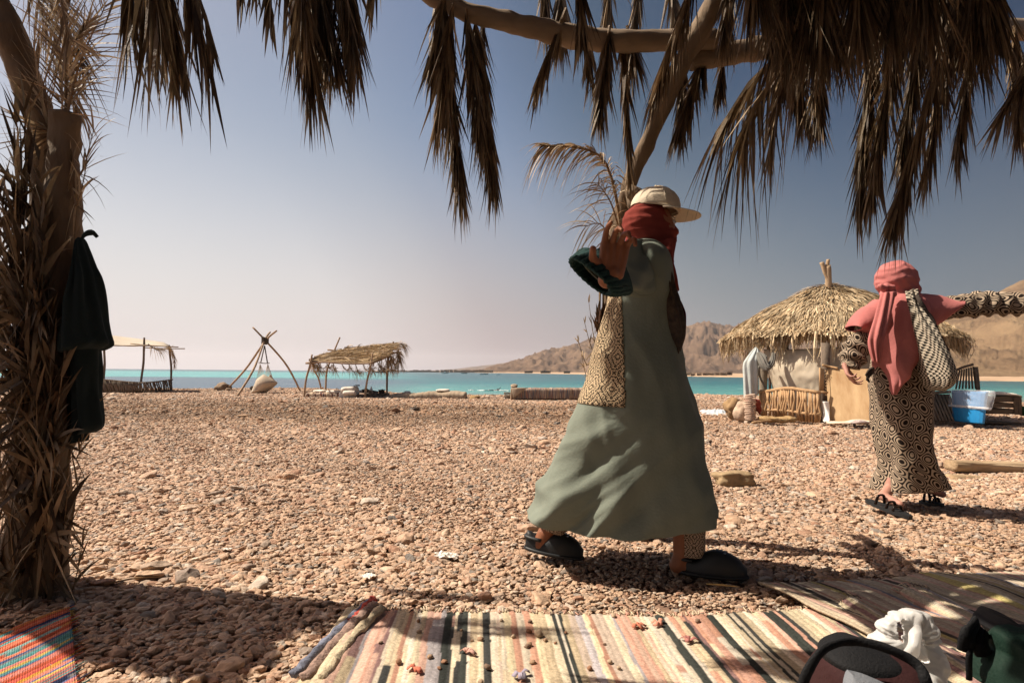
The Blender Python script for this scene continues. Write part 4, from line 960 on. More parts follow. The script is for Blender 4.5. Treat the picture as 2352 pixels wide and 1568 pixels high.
# white crate, white cloth on the ground, burlap, stones, red cloth, rope coil
m_wht = mat('white_plastic', (.74, .71, .66), rough=.5, var=.06, vscale=8)
o = loft('white_sack', [(*ch(1520, 1000), *ch(1620, 1000), 10.5, .05), (*ch(1535, 1150), *ch(1632, 1150), 10.5, .08), (*ch(1550, 1290), *ch(1645, 1290), 10.4, .1), (*ch(1560, 1328), *ch(1640, 1322), 10.4, .08)], m_wht, nr=20, na=24, power=.6, fold=vfold(.008, 3, 2)); tag(o, 'bright white sack standing between the stick fence and the plywood board', 'sack')
o = loft('white_cloth', [(*ch(1600, 1330), *ch(1602, 1345), 10.1, .03), (*ch(1700, 1312), *ch(1700, 1345), 10.05, .14), (*ch(1950, 1312), *ch(1960, 1345), 9.95, .16), (*ch(2080, 1285), *ch(2080, 1335), 9.9, .14), (*ch(2220, 1292), *ch(2220, 1345), 9.8, .12), (*ch(2280, 1330), *ch(2282, 1342), 9.8, .03)], mat('cream_cloth', (.62, .50, .38), rough=.95, bump=.3), nr=30, na=20, fold=vfold(.01, 3, 3)); tag(o, 'rumpled cream cloth on the pebbles at the foot of the plywood board', 'cloth')
rb_ = mat('sacking', (.50, .38, .28), rough=1, bump=1, bscale=14, c2=(.34, .24, .17), vscale=5)
o = rock('boulder', ph(290, 1165, 10.9), (.16, .16, .21), rb_, 2, rough=.18, sub=4); tag(o, 'pale lumpy boulder left of the hut fence beside the rope coil', 'boulder')
o = rock('boulder', ph(165, 1115, 11.3), (.2, .2, .19), mat('ochre_boulder', (.34, .22, .11), rough=1, bump=1, bscale=12, c2=(.17, .11, .06), vscale=3.5), 21, rough=.22, sub=4); tag(o, 'ochre brown boulder, leftmost by the hanging sheet', 'boulder')
m_coil = mat('sisal_rope', (.52, .38, .29), rough=1, bump=.6, bscale=80)
e4 = empty('rope_coil', G(*ch(400, 1295)), 'stacked coil of pale pinkish rope in front of the pale boulder', 'rope')
c0 = ph(398, 1290, 10.6); mb = MB()
for k in range(15):
    pts = [Vector((c0.x + (.082 + .008 * math.sin(k * 2.1)) * math.cos(a), c0.y + .082 * math.sin(a), c0.z + .02 + k * .0285 + .01 * math.sin(a + k))) for a in [i * math.pi / 8 for i in range(17)]]
    tube('turn', pts, .021, m_coil, e4, na=6)
m_red = mat('rust_cloth', (.30, .055, .03), rough=.95, bump=.3, bscale=24, c2=(.18, .03, .02), vscale=6)
o = loft('rust_red_cloth', [(*ch(330, 935), *ch(340, 990), 10.9, .04), (*ch(370, 922), *ch(345, 1075), 10.85, .1), (*ch(430, 930), *ch(420, 1085), 10.85, .13), (*ch(500, 960), *ch(500, 1150), 10.95, .12), (*ch(545, 990), *ch(545, 1200), 11.1, .08)], m_red, nr=30, na=40, fold=lambda s, th, p, hl: .03 * n3(p.x * 14, p.z * 14, 3) + .015 * n3(p.x * 30, p.z * 22, 1)); tag(o, 'crumpled rust red cloth draped over the boulders by the hut fence', 'cloth')
o = loft('yellow_mat', [(*ch(110, 1000), *ch(112, 1006), 11.8, .05), (*ch(200, 985), *ch(215, 1010), 11.7, .2), (*ch(330, 1010), *ch(340, 1030), 11.6, .15)], mat('straw_yellow', (.50, .40, .20), rough=.9), nr=10, na=14); tag(o, 'faded yellow mat lying on top of the ochre boulder', 'mat')
o = loft('reed_bundle', [(*ch(530, 1255), *ch(535, 1285), 10.5, .05), (*ch(640, 1238), *ch(650, 1315), 10.4, .1), (*ch(850, 1245), *ch(860, 1325), 10.35, .12), (*ch(1040, 1240), *ch(1050, 1318), 10.3, .1), (*ch(1115, 1265), *ch(1110, 1290), 10.3, .04)], m_bale, nr=40, na=30, fold=lambda s, th, p, hl: .012 * math.sin(th * 11) + .02 * n3(p.x * 12, p.z * 20, 0)); tag(o, 'flattened bundle of dry reeds on the pebbles at the foot of the hut fence', 'reeds')
o = tube('driftwood_stick', [ph(425, 1335, 10.1), ph(600, 1310, 10.15), ph(740, 1295, 10.3)], [.035, .03, .02], m_stick, n=8); tag(o, 'pointed stick lying left of the reed bundle', 'stick')
o = loft('dark_fleece', [(*ch(1980, 1330), *ch(1985, 1345), 9.7, .04), (*ch(2060, 1290), *ch(2070, 1350), 9.7, .1), (*ch(2160, 1290), *ch(2170, 1348), 9.7, .1), (*ch(2250, 1325), *ch(2255, 1348), 9.7, .04)], mat('mottled_fleece', (.22, .16, .15), rough=1, bump=1, bscale=30, c2=(.5, .42, .38), vscale=20), nr=14, na=20); tag(o, 'small mottled dark rag in front of the plywood board', 'rag')
# white and blue laundry on the ground left of the boulders
m_laun = mat('laundry', (.66, .62, .57), rough=.95, bump=.3, c2=(.32, .42, .52), vscale=4)
def g2(px, py): return G(px, py)
V = []; F = []
for i in range(26):
    for j in range(9):
        u, v = i / 25, j / 8; p = G(lerp(1608, 1672, u), lerp(956, 943, v)); z = .03 + .06 * abs(n3(u * 7, v * 4, 2)) + .03 * n3(u * 16, v * 9); edge = min(u, 1 - u, v * .5, (1 - v) * .5) * 8
        V.append((p.x, p.y + .12 * n3(u * 5, 3), .015 + z * min(1, edge)))
F = [(i * 9 + j, (i + 1) * 9 + j, (i + 1) * 9 + j + 1, i * 9 + j + 1) for i in range(25) for j in range(8)]
o = put('laundry', mesh('laundry', V, F), m_laun); tag(o, 'rumpled white and blue laundry spread on the pebbles left of the boulders', 'laundry')

# ---- things right of the hut
def pb(x, y, Y): return PT(cb, x, y, Y)
e = empty('slatted_gate', pb(600, 700, 11.5), 'tall grey slatted stick panel with slanted top behind the blue tub', 'panel')
for k in range(7):
    t = k / 6; tube('slat', [pb(500 + 30 * k, 460, 11.9), pb(535 + 20 * k, 290 - 30 * t, 11.9), ][0:2], .03, m_greywood, e, na=6, wob=.2)
tube('rail', [pb(505, 290, 11.9), pb(575, 262, 11.9), pb(655, 240, 11.9)], .05, m_greywood, e, n=8, flat=.7)
for x in (672, 690): tube('post', [pb(x, 262, 11.85), pb(x + 20, 470, 11.85), (pb(x + 30, 700, 11.85).x, 11.85, -.05)], .035, m_greywood, e, n=8)
e = empty('leaning_lattice', pb(380, 745, 10.8), 'dark lattice of slanting sticks on the ground just left of the blue tub', 'lattice')
for k in range(13):
    x = 200 + k * 30; b = pb(x + 40, 745, 10.7); tube('slat', [b, pb(x - 60, 510, 11.0)], .026, m_greywood, e, na=6)
for k in range(9):
    x = 120 + k * 40; tube('slat', [pb(x, 745, 10.9), pb(x - 10, 510, 11.1)], .03, m_stick if k < 2 else m_greywood, e, na=6)
tube('rail', [pb(60, 500, 11), pb(270, 495, 11), pb(450, 485, 11)], .05, m_greywood, e, n=6)
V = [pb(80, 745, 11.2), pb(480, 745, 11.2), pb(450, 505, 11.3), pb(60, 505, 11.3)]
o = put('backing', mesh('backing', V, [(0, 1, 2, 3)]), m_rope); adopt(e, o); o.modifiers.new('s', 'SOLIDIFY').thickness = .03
# blue tub with clear liner
e = empty('blue_tub', pb(610, 760, 10.5), 'blue plastic tub lined with a clear bag, right of the woman in pink', 'tub')
m_blue = mat('blue_plastic', (.02, .22, .50), rough=.35, spec=.5, var=.05)
loft('tub', [(*cb(478, 755), *cb(745, 760), 10.5, .55 * .62), (*cb(470, 700), *cb(752, 700), 10.5, .36), (*cb(464, 560), *cb(768, 560), 10.5, .38), (*cb(460, 480), *cb(785, 480), 10.5, .40)], m_blue, e, nr=16, na=64, caps=(True, False), fold=lambda s, th, p, hl: -.006 * (abs(math.sin(th * 9)) > .92), solid=.01)
ml = bpy.data.materials.new('clear_bag'); ml.use_nodes = True; t = ml.node_tree; b = t.nodes['Principled BSDF']; b.inputs['Base Color'].default_value = (.8, .82, .85, 1); b.inputs['Roughness'].default_value = .35; b.inputs['Alpha'].default_value = .26
bag = lambda s, th, p, hl: .006 + abs(.018 * n3(p.x * 9, p.z * 7, p.y * 7) + .014 * n3(p.x * 22, p.z * 6, p.y * 20))
loft('bag_liner', [(*cb(462, 620), *cb(768, 655), 10.5, .44), (*cb(450, 590), *cb(790, 620), 10.5, .46), (*cb(440, 520), *cb(825, 545), 10.5, .48), (*cb(438, 480), *cb(838, 490), 10.5, .48), (*cb(450, 462), *cb(825, 472), 10.5, .44), (*cb(490, 480), *cb(775, 490), 10.5, .34), (*cb(510, 560), *cb(745, 560), 10.5, .28)], ml, e, nr=44, na=80, caps=(False, False), fold=bag)
loft('bag_band', [(*cb(460, 612), *cb(770, 650), 10.5, .455), (*cb(458, 595), *cb(776, 632), 10.5, .462)], mat('bag_band', (.75, .76, .78), rough=.5, trans=.3), e, nr=4, na=60, caps=(False, False), fold=bag, solid=.006)
# wooden crates
m_crate = mat('dark_crate_wood', (.15, .105, .065), rough=.9, bump=.5, bscale=30, c2=(.09, .06, .04), vscale=8, stretch=(.3, 1, 2))
e = empty('wooden_crate', pb(930, 690, 10.9), 'dark slatted wooden crate with white cloth on top at the right edge', 'crate')
for (y0, y1) in ((528, 578), (586, 628), (640, 685)):
    a = pb(775, y0, 10.7); b = pb(1085, y1, 10.7); mb = MB(); mb.box(((a.x + b.x) / 2, 10.7, (a.z + b.z) / 2), ((b.x - a.x) / 2, .012, (a.z - b.z) / 2)); mb.build('slat', m_crate, e, smooth=False)
    mb = MB(); mb.box(((a.x + b.x) / 2, 11.3, (a.z + b.z) / 2), ((b.x - a.x) / 2, .012, (a.z - b.z) / 2)); mb.build('slat', m_crate, e, smooth=False)
    mb = MB(); mb.box((a.x + .01, 11.0, (a.z + b.z) / 2), (.012, .28, (a.z - b.z) / 2)); mb.build('slat', m_crate, e, smooth=False)
    mb = MB(); mb.box((b.x - .01, 11.0, (a.z + b.z) / 2), (.012, .28, (a.z - b.z) / 2)); mb.build('slat', m_crate, e, smooth=False)
for x in (1040, 1075):
    a = pb(x, 535, 10.66); b = pb(x, 690, 10.66); mb = MB(); mb.box((a.x, 10.672, (a.z + b.z) / 2), (.03, .012, (a.z - b.z) / 2)); mb.build('corner_post', m_crate, e, smooth=False)
V = [Vector(v) for v in ((pb(775, 530, 10.7).x, 10.72, 0), (pb(1085, 530, 10.7).x, 10.72, 0), (pb(1085, 530, 10.7).x, 11.28, 0), (pb(775, 530, 10.7).x, 11.28, 0))]
for v in V: v.z = .06
o = put('crate_bottom', mesh('crate_bottom', V, [(0, 1, 2, 3)]), m_crate); adopt(e, o); o.modifiers.new('s', 'SOLIDIFY').thickness = .02
o = loft('white_cloth', [(*cb(838, 500), *cb(838, 510), 10.9, .03), (*cb(880, 484), *cb(880, 522), 10.9, .22), (*cb(960, 492), *cb(965, 530), 10.9, .25), (*cb(1030, 515), *cb(1035, 536), 10.9, .15), (*cb(1048, 532), *cb(1048, 538), 10.9, .03)], m_white, nr=20, na=24, fold=vfold(.01, 4, 3)); tag(o, 'white cloth folded on top of the dark wooden crate', 'cloth')
o = loft('green_tarp', [(*cb(1090, 610), *cb(1090, 700), 10.9, .1), (*cb(1150, 630), *cb(1150, 700), 10.9, .3), (*cb(1300, 640), *cb(1300, 700), 10.9, .3)], mat('green_tarp', (.03, .12, .04), rough=.7), nr=10, na=20); tag(o, 'dark green tarp on the ground right of the wooden crate', 'tarp')
# split logs at the right
m_log = mat('weathered_log', (.46, .34, .21), rough=.9, bump=.9, bscale=16, c2=(.22, .145, .08), vscale=5, stretch=(.25, 2.5, 2.5))
for i, (a, b, c, r_, lab) in enumerate(((pb(440, 1140, 5.55), pb(800, 1165, 5.65), pb(1600, 1200, 5.9), .085, 'upper weathered split log at the right edge behind the woman in pink'), (pb(430, 1255, 5.3), pb(800, 1290, 5.35), pb(1600, 1350, 5.5), .075, 'lower weathered split log lying in front of the other one at right edge'))):
    yy = ((1098, 1190, 1108, 1215, 1140, 1262), (1228, 1312, 1240, 1340, 1290, 1400))[i]; Y_ = a.y
    o = loft('split_log', [(*cb(438, yy[0] + 4), *cb(442, yy[1] - 4), Y_, .05), (*cb(450, yy[0]), *cb(450, yy[1]), Y_, .085), (*cb(780, yy[2]), *cb(780, yy[3]), Y_ + .05, .09), (*cb(1080, yy[2] + 10), *cb(1080, yy[3] + 14), Y_ + .08, .09), (*cb(1500, yy[4]), *cb(1500, yy[5]), Y_ + .15, .09)], m_log, nr=90, na=40, power=.55, fold=lambda s, th, p, hl: .010 * n3(p.x * 3, math.cos(th) * 6, math.sin(th) * 6 + i * 9) + .006 * n3(p.x * 9, math.cos(th) * 14, math.sin(th) * 14)); tag(o, lab, 'log')
# flat pale rock beside the walking woman
o = rock('flat_rock', G(1692, 1118) + Vector((0, .06, .05)), (.165, .09, .062), mat('sandy_rock', (.36, .26, .15), rough=.95, bump=.8, bscale=30, c2=(.22, .155, .085), vscale=9), 3, .1, rough=.16, sub=4, boxy=.6); tag(o, 'flat sandy brown rock alone on the pebbles between the two women', 'rock')
rnd = random.Random(77)
for k in range(14):
    px_, py_ = rnd.uniform(250, 2250), rnd.uniform(1000, 1360)
    if 1200 < px_ < 1720 and py_ > 1150: px_ -= 700
    p = G(px_, py_); a_ = rnd.uniform(0, 3.1); d_ = Vector((math.cos(a_), math.sin(a_), 0)) * rnd.uniform(.04, .11)
    o = tube('dry_twig', [p - d_ + Vector((0, 0, .022)), p + Vector((.01, .01, .028)), p + d_ + Vector((0, 0, .02))], [.006, .006, .003], m_stick, na=5, n=6); tag(o, 'small dry twig lying loose on the pebbles', 'twig', 'dry twigs scattered over the pebbles')
# small litter on the beach
m_paper = mat('litter_paper', (.74, .69, .62), rough=.7, bump=.4, bscale=30)
for i, (px, py, s_, lab) in enumerate(((1025, 1287, .05, 'crumpled white tissue on the pebbles left of the walking woman\'s rear foot'), (845, 1335, .035, 'small torn white wrapper on the pebbles above the rug\'s left corner'), (520, 1271, .025, 'tiny white paper scrap on the pebbles in the left middle'))):
    p = G(px, py); bm = bmesh.new(); bmesh.ops.create_grid(bm, x_segments=9, y_segments=6, size=1)
    for v in bm.verts: v.co = Vector((v.co.x * s_ * (1 + .4 * n3(v.co.y * 2, i)), v.co.y * s_ * .6, .35 * s_ * (n3(v.co.x * 3 + i, v.co.y * 3) + .4)))
    me_ = bpy.data.meshes.new('litter_scrap'); bm.to_mesh(me_); bm.free(); o = put('litter_scrap', me_, m_paper); o.location = p + Vector((0, 0, .02)); o.rotation_euler = (.1, .1, i * 1.3); tag(o, lab, 'litter')
o = tube('palm_sliver', [G(1622, 1352) + Vector((0, 0, .02)), G(1660, 1356) + Vector((0, 0, .022)), G(1700, 1358) + Vector((0, 0, .018))], [.006, .009, .002], mat('straw', (.55, .38, .16), rough=.8), na=6, n=8, flat=.3); tag(o, 'yellow sliver of palm stalk on the pebbles at the rug\'s far edge', 'straw')
# ------------------------------------------------------------------ palm shelter overhead and in front
tube = _tube
e = empty('palm_shelter', (.8, 3.2, 0), 'shelter of tree trunks and hanging dry palm fronds framing the whole view overhead', 'shelter')
SH = e
m_bark = mat('forked_trunk_bark', (.20, .145, .095), rough=.9, bump=1.0, bscale=34, c2=(.12, .085, .055), vscale=9, stretch=(1, 1, .35))
m_beam = mat('smooth_beam', (.27, .20, .14), rough=.85, bump=.6, bscale=26, c2=(.18, .13, .085), vscale=6, stretch=(.4, 1, 1))
m_cut = mat('sawn_wood', (.36, .25, .15), rough=.9, bump=.4, bscale=60)
# forked post behind the woman
tube('forked_post', [(P(1470, 1240, 3.25).x, 3.25, -.06), P(1450, 900, 3.25), P(1403, 700, 3.2), P(1410, 560, 3.15), P(1440, 440, 3.08), P(1490, 320, 3.0), P(1545, 190, 2.9), P(1625, 40, 2.8), P(1690, -70, 2.7)],
     [.06, .054, .046, .038, .035, .038, .043, .050, .052], m_bark, e, n=60, na=16, wob=.35)
tube('post_stub', [P(1462, 480, 3.08), P(1452, 440, 3.02), P(1450, 455, 3.0)], [.05, .04, .02], m_bark, e, n=6, na=10, wob=.3)
tube('beam', [P(940, -40, 2.62), P(1010, 2, 2.64), P(1080, 30, 2.66), P(1170, 52, 2.7), P(1250, 70, 2.72), P(1330, 86, 2.76), P(1400, 94, 2.8), P(1500, 94, 2.84), P(1640, 92, 2.9)],
     [.036, .038, .042, .044, .048, .052, .05, .05, .046], m_beam, e, n=70, na=16, wob=.22)
tube('beam', [P(1585, 140, 2.95), P(1650, 130, 2.95), P(1740, 112, 3.0), P(1850, 84, 3.0), P(2050, 60, 3.05), P(2420, 70, 3.1)],
     [.044, .05, .052, .05, .052, .05], m_beam, e, n=50, na=16, wob=.25, seed=5)
tube('beam', [P(560, -120, 2.2), P(1100, -130, 2.1), P(1700, -110, 2.1), P(2600, -120, 2.1)], .045, m_beam, e, n=20, na=10, wob=.2, seed=9)
tube('twig', [P(1735, 105, 2.98), P(1760, 88, 2.96), P(1790, 84, 2.95)], [.02, .012, .006], m_bark, e, n=8)
# left post and the limb on top of it
tube('trunk_post', [(P(75, 1350, 2.42).x, 2.42, -.08), P(90, 1150, 2.42), P(112, 900, 2.42), P(128, 700, 2.42), P(140, 520, 2.42), P(146, 380, 2.42), P(150, 262, 2.42)], [.105, .10, .09, .078, .066, .056, .052], m_bark, e, n=60, na=18, wob=.3, seed=2)
tube('leaning_trunk', [(P(60, 1350, 2.5).x - .02, 2.52, -.08), P(80, 900, 2.5), P(104, 500, 2.5), P(98, 300, 2.48), P(62, 190, 2.45), P(20, 80, 2.4), P(-30, -30, 2.35), P(-60, -140, 2.3)], [.06, .06, .052, .052, .054, .058, .06, .06], m_bark, e, n=60, na=16, wob=.35, seed=7)
bm = bmesh.new(); bmesh.ops.create_uvsphere(bm, u_segments=16, v_segments=8, radius=1); me_ = bpy.data.meshes.new('sawn_knot'); bm.to_mesh(me_); bm.free()
o = put('sawn_knot', me_, m_cut); o.scale = (.016, .014, .04); o.location = P(176, 738, 2.35) - Vector(e.location); o.parent = e; o.rotation_euler = (0, 0, .4)
tube('binding_wire', [P(100, 858, 2.33), P(140, 866, 2.32), P(186, 862, 2.36)], .003, m_rope, e, n=8, na=4)
DK = ((.19, .13, .075), (.12, .08, .042), (.29, .205, .12), (.065, .042, .024), (.15, .11, .065))  # leaf browns darkened to carry the shade under the roof
MD = ((.24, .165, .09), (.17, .11, .06), (.32, .225, .13), (.10, .065, .036))
def hang(bx, by, tx, ty, Y, Yt=None, **k):
    k.setdefault('n', 110); k.setdefault('ll', .42); k.setdefault('spread', 14); k['spread'] *= .95; k.setdefault('jit', 8); k.setdefault('sag', (0, 0, 0)); k.setdefault('down', .6); k.setdefault('grav', .15); k.setdefault('wd', .015); k.setdefault('cols', DK); k.setdefault('rr', .008); k.setdefault('start', .02); k.setdefault('segs', 4); k['ll'] *= .85; k['n'] = int(k['n'] * 1.15)
    b = P(bx, by, Y); t = P(tx, ty, Yt or Y)
    Lr = (t - b).length; t2 = b + (t - b) * max(.4, 1 - .5 * k['ll'] / max(Lr, .1))      # leaflets carry on past the stem's tip
    frond(SH, b, t2, **k)
sd = 100
def H(*a, **k):
    global sd; sd += 1; k.setdefault('seed', sd); hang(*a, **k)
# left group at the top edge
H(300, -170, 292, 150, 1.9, n=40, ll=.34, wd=.013); H(340, -190, 352, 195, 1.9, n=50, wd=.016); H(360, -160, 430, 225, 1.95, n=46, ll=.4); H(400, -190, 500, 235, 1.9, n=34, ll=.4, spread=9); H(320, -200, 385, 150, 1.8, n=60, ll=.3); H(420, -140, 512, 190, 1.95, n=14, ll=.3, spread=6)
# single thin bare stalk and the second group
tube('thin_stalk', [P(640, -60, 2.1), P(672, 70, 2.1), P(715, 200, 2.1)], [.004, .004, .002], m_greywood, SH, n=10, na=5)
H(650, -160, 740, 240, 2.05, n=150, ll=.40); H(700, -150, 790, 200, 2.1, n=130, ll=.38); H(760, -150, 832, 175, 2.1, n=110, ll=.36); H(690, -120, 700, 130, 2.0, n=70, ll=.28, cols=MD); H(620, -140, 622, 95, 2.1, n=20, ll=.2); H(540, -140, 560, 30, 2.1, n=14, ll=.22); H(870, -130, 845, 60, 2.2, n=10, ll=.2); H(590, -120, 580, 20, 2.1, n=14, ll=.2)
H(740, -140, 745, 180, 2.15, n=110, ll=.34); H(800, -140, 815, 150, 2.15, n=100, ll=.34)
# the pair hanging from the beam
H(1010, 20, 1068, 492, 2.66, n=190, ll=.34, spread=18, cols=DK); H(1090, 40, 1142, 468, 2.7, n=190, ll=.34, spread=18); H(1040, 10, 1000, 330, 2.6, n=90, ll=.36, spread=16, cols=MD); H(1070, 20, 1110, 360, 2.62, n=110, ll=.36); H(1020, -10, 990, 200, 2.6, n=60, ll=.35, spread=24)
H(1000, -10, 1060, 430, 2.72, n=90, ll=.3); H(1110, 40, 1105, 380, 2.76, n=80, ll=.3)
# around the fork
H(1300, 20, 1215, 235, 2.7, n=90, ll=.26, spread=9, cols=MD); H(1290, -40, 1285, 130, 2.95, n=110, ll=.30, spread=22); H(1250, -60, 1255, 100, 2.95, n=60, ll=.3); H(1330, -60, 1340, 130, 2.5, n=70, ll=.3)
H(1400, 60, 1372, 300, 2.75, n=130, ll=.28, spread=20); H(1430, 70, 1448, 430, 2.85, n=110, ll=.26, spread=9, cols=MD); H(1470, -60, 1440, 200, 3.0, n=90, ll=.34); H(1400, -70, 1390, 110, 2.98, n=80, ll=.3)
H(1600, -60, 1482, 255, 2.62, n=150, ll=.32, spread=12, cols=MD); H(1620, 120, 1540, 345, 2.95, n=150, ll=.28, spread=22); H(1570, 140, 1560, 330, 3.0, n=90, ll=.28); H(1660, 130, 1650, 240, 3.0, n=60, ll=.24); H(1540, -60, 1560, 110, 3.0, n=70, ll=.34); H(1680, -80, 1660, 110, 2.6, n=90, ll=.3)
H(1440, 60, 1470, 180, 2.9, n=60, ll=.3, spread=26); H(1350, 80, 1360, 200, 2.9, n=50, ll=.26)
# right side: outward drooping frond and the dense curtains
H(1860, 70, 1600, 345, 2.7, n=70, ll=.42, spread=28, grav=.6, mid=P(1740, 170, 2.7), cols=MD); H(1900, 60, 1640, 390, 2.65, n=60, ll=.42, spread=30, grav=.8, mid=P(1760, 200, 2.66), cols=MD); H(1850, 80, 1745, 420, 2.75, n=50, ll=.34, spread=14, mid=P(1790, 220, 2.75), cols=MD)
H(1820, 80, 1850, 310, 2.9, n=150, ll=.34, spread=20); H(1880, 60, 1880, 320, 2.8, n=150, ll=.3, spread=20); H(1780, 60, 1800, 230, 2.9, n=110, ll=.32, spread=22)
H(2010, 60, 1965, 515, 2.75, n=210, ll=.36, spread=15); H(2060, 60, 1990, 490, 2.7, n=200, ll=.36, spread=16, cols=MD); H(2180, 60, 2032, 560, 2.7, n=210, ll=.36, spread=13, mid=P(2100, 330, 2.7), cols=MD); H(2120, 40, 2060, 400, 2.8, n=180, ll=.36); H(2190, 40, 2115, 440, 2.75, n=170, ll=.34, cols=MD); H(2240, 40, 2190, 390, 2.8, n=160, ll=.34)
H(2330, 60, 2340, 340, 2.75, n=110, ll=.32, cols=MD); H(2400, 100, 2265, 310, 2.6, n=60, ll=.3, spread=26, cols=MD); H(2380, 40, 2345, 220, 2.6, n=100, ll=.34)
H(1780, -80, 1760, 90, 2.6, n=80, ll=.3); H(1840, -80, 1830, 130, 2.5, n=120, ll=.36)
rnd = random.Random(4)
for k in range(21):          # the thick mat over the right half
    x = 1760 + k * 27 + rnd.uniform(-12, 12); H(x + rnd.uniform(-40, 40), -150 + rnd.uniform(-60, 60), x, 95 + rnd.uniform(-60, 80), rnd.uniform(2.3, 3.0), n=130, ll=.40, spread=26, grav=.25, wd=.017, segs=3)
for k in range(9):          # roof mat lying on the beams, behind and above the frame's top edge
    y = 1.5 + .1 * k; x0 = rnd.uniform(-.2, .3)
    for j in range(3):
        a = Vector((x0 + j * .85, y, 2.50 + .04 * rnd.random())); frond(SH, a, a + Vector((1.25, rnd.uniform(-.15, .15), rnd.uniform(-.02, .08))), n=70, ll=.34, spread=42, grav=.06, wd=.022, up=(0, 0, 1), segs=2, seed=500 + k * 3 + j, cols=DK, start=.05)
# the rest of the shelter over and behind the camera: matted roof on poles, plus a back wall and left mat added for shade
m_mat = mat('dark_reed_matting', (.10, .07, .04), rough=1, bump=1, bscale=40, c2=(.05, .035, .022), vscale=20)
def slab(name, x0, x1, y0, y1, z0, z1):
    V = []; F = []; nx_, ny_ = 14, 10
    for i in range(nx_ + 1):
        for j in range(ny_ + 1):
            u, v = i / nx_, j / ny_
            if abs(y1 - y0) > .01: V.append((lerp(x0, x1, u), lerp(y0, y1, v) + (.09 * n3(u * 9, 4) if v == 1 else 0), z0 + .05 * n3(u * 5, v * 5, 1)))
            else: V.append((lerp(x0, x1, u), y0 + .03 * n3(u * 5, v * 5, 1), lerp(z0, z1, v)))
    F = [(i * (ny_ + 1) + j, i * (ny_ + 1) + j + 1, (i + 1) * (ny_ + 1) + j + 1, (i + 1) * (ny_ + 1) + j) for i in range(nx_) for j in range(ny_)]
    o = put(name, mesh(name, V, F), m_mat); adopt(SH, o); o.modifiers.new('s', 'SOLIDIFY').thickness = .05
slab('roof_matting', -3.6, 3.6, -3.6, 1.30, 2.48, 2.48); 
V = []; F = []; rnd = random.Random(31); NX, NY = 60, 20  # unseen part of the roof, its gaps shaped to dapple the rug
for i in range(NX + 1):
    for j in range(NY + 1): V.append((lerp(-.85, 3.7, i / NX) + .03 * n3(i, j), lerp(1.34, 2.72, j / NY) + .05 * n3(i * .5, j), 2.62 + .03 * n3(i * .2, j * .2)))
for i in range(NX):
    for j in range(NY):
        if n3(i * .33, j * .45, 2) < .26 and rnd.random() < .93 and (i > 2 or rnd.random() < .5) and (j < NY - 2 or rnd.random() < .6): F.append((i * (NY + 1) + j, i * (NY + 1) + j + 1, (i + 1) * (NY + 1) + j + 1, (i + 1) * (NY + 1) + j))
o = put('patchy_roof_mat', mesh('patchy_roof_mat', V, F), m_mat); adopt(SH, o); o.modifiers.new('s', 'SOLIDIFY').thickness = .03
V = []; F = []
for i in range(13):
    for j in range(6):
        u, v = i / 12, j / 5; x = lerp(-3.9, -2.36 - .10 * n3(v * 4, 1), u); y = lerp(2.45, 1.98, u) + lerp(0, .46, v) + .12 * n3(u * 5, v * 3, 7); V.append((x, y, 2.12 + .03 * n3(u * 6, v * 6)))
F = [(i * 6 + j, i * 6 + j + 1, (i + 1) * 6 + j + 1, (i + 1) * 6 + j) for i in range(12) for j in range(5)]
o = put('roof_matting', mesh('roof_matting', V, F), m_mat); adopt(SH, o); o.modifiers.new('s', 'SOLIDIFY').thickness = .05  # unseen left mat, added and slanted to deepen the lower-left ground shadow
slab('added_back_wall', -3.4, 3.4, -3.2, -3.2, -.02, 2.4)  # unseen wall, added to darken surfaces that face the camera
for x in (-3.2, 0, 3.2): tube('post', [(x, -3.0, -.05), (x + .04, -3.0, 1.2), (x, -3.0, 2.45)], .06, m_bark, SH, n=10, na=8)
# small curled frond beside the woman's cap, little leaves lower on the post
LT = ((.50, .37, .23), (.40, .28, .16), (.58, .45, .30), (.30, .20, .11))
frond(SH, P(1432, 560, 3.02), P(1245, 335, 2.9), mid=P(1385, 365, 2.95), n=150, ll=.155, spread=48, grav=1.1, wd=.009, seed=71, cols=LT, rr=.010, start=.28, segs=5)
frond(SH, P(1430, 560, 3.0), P(1372, 420, 2.9), mid=P(1405, 470, 2.9), n=40, ll=.21, spread=62, grav=.8, wd=.007, seed=72, cols=LT, rr=.006, segs=5)
frond(SH, P(1408, 560, 3.0), P(1345, 520, 2.9), mid=P(1380, 515, 2.9), n=20, ll=.20, spread=62, grav=.7, wd=.007, seed=73, cols=LT, rr=.005, segs=5)
for k, (a, b) in enumerate((((1385, 760), (1352, 690)), ((1375, 770), (1325, 770)), ((1370, 800), (1335, 812)), ((1388, 745), (1340, 730)))):
    frond(SH, P(*a, 3.15), P(*b, 3.1), n=7, ll=.07, spread=24, grav=.2, wd=.011, seed=80 + k, cols=LT, rr=.004, segs=3)
for k in range(5):
    frond(SH, P(1378 + 8 * k, 668, 3.14), P(1374 + 8 * k, 735, 3.13), n=30, ll=.12, spread=12, grav=.1, wd=.02, seed=90 + k, cols=((.12, .055, .03), (.08, .04, .02), (.16, .08, .045)), rr=.006)
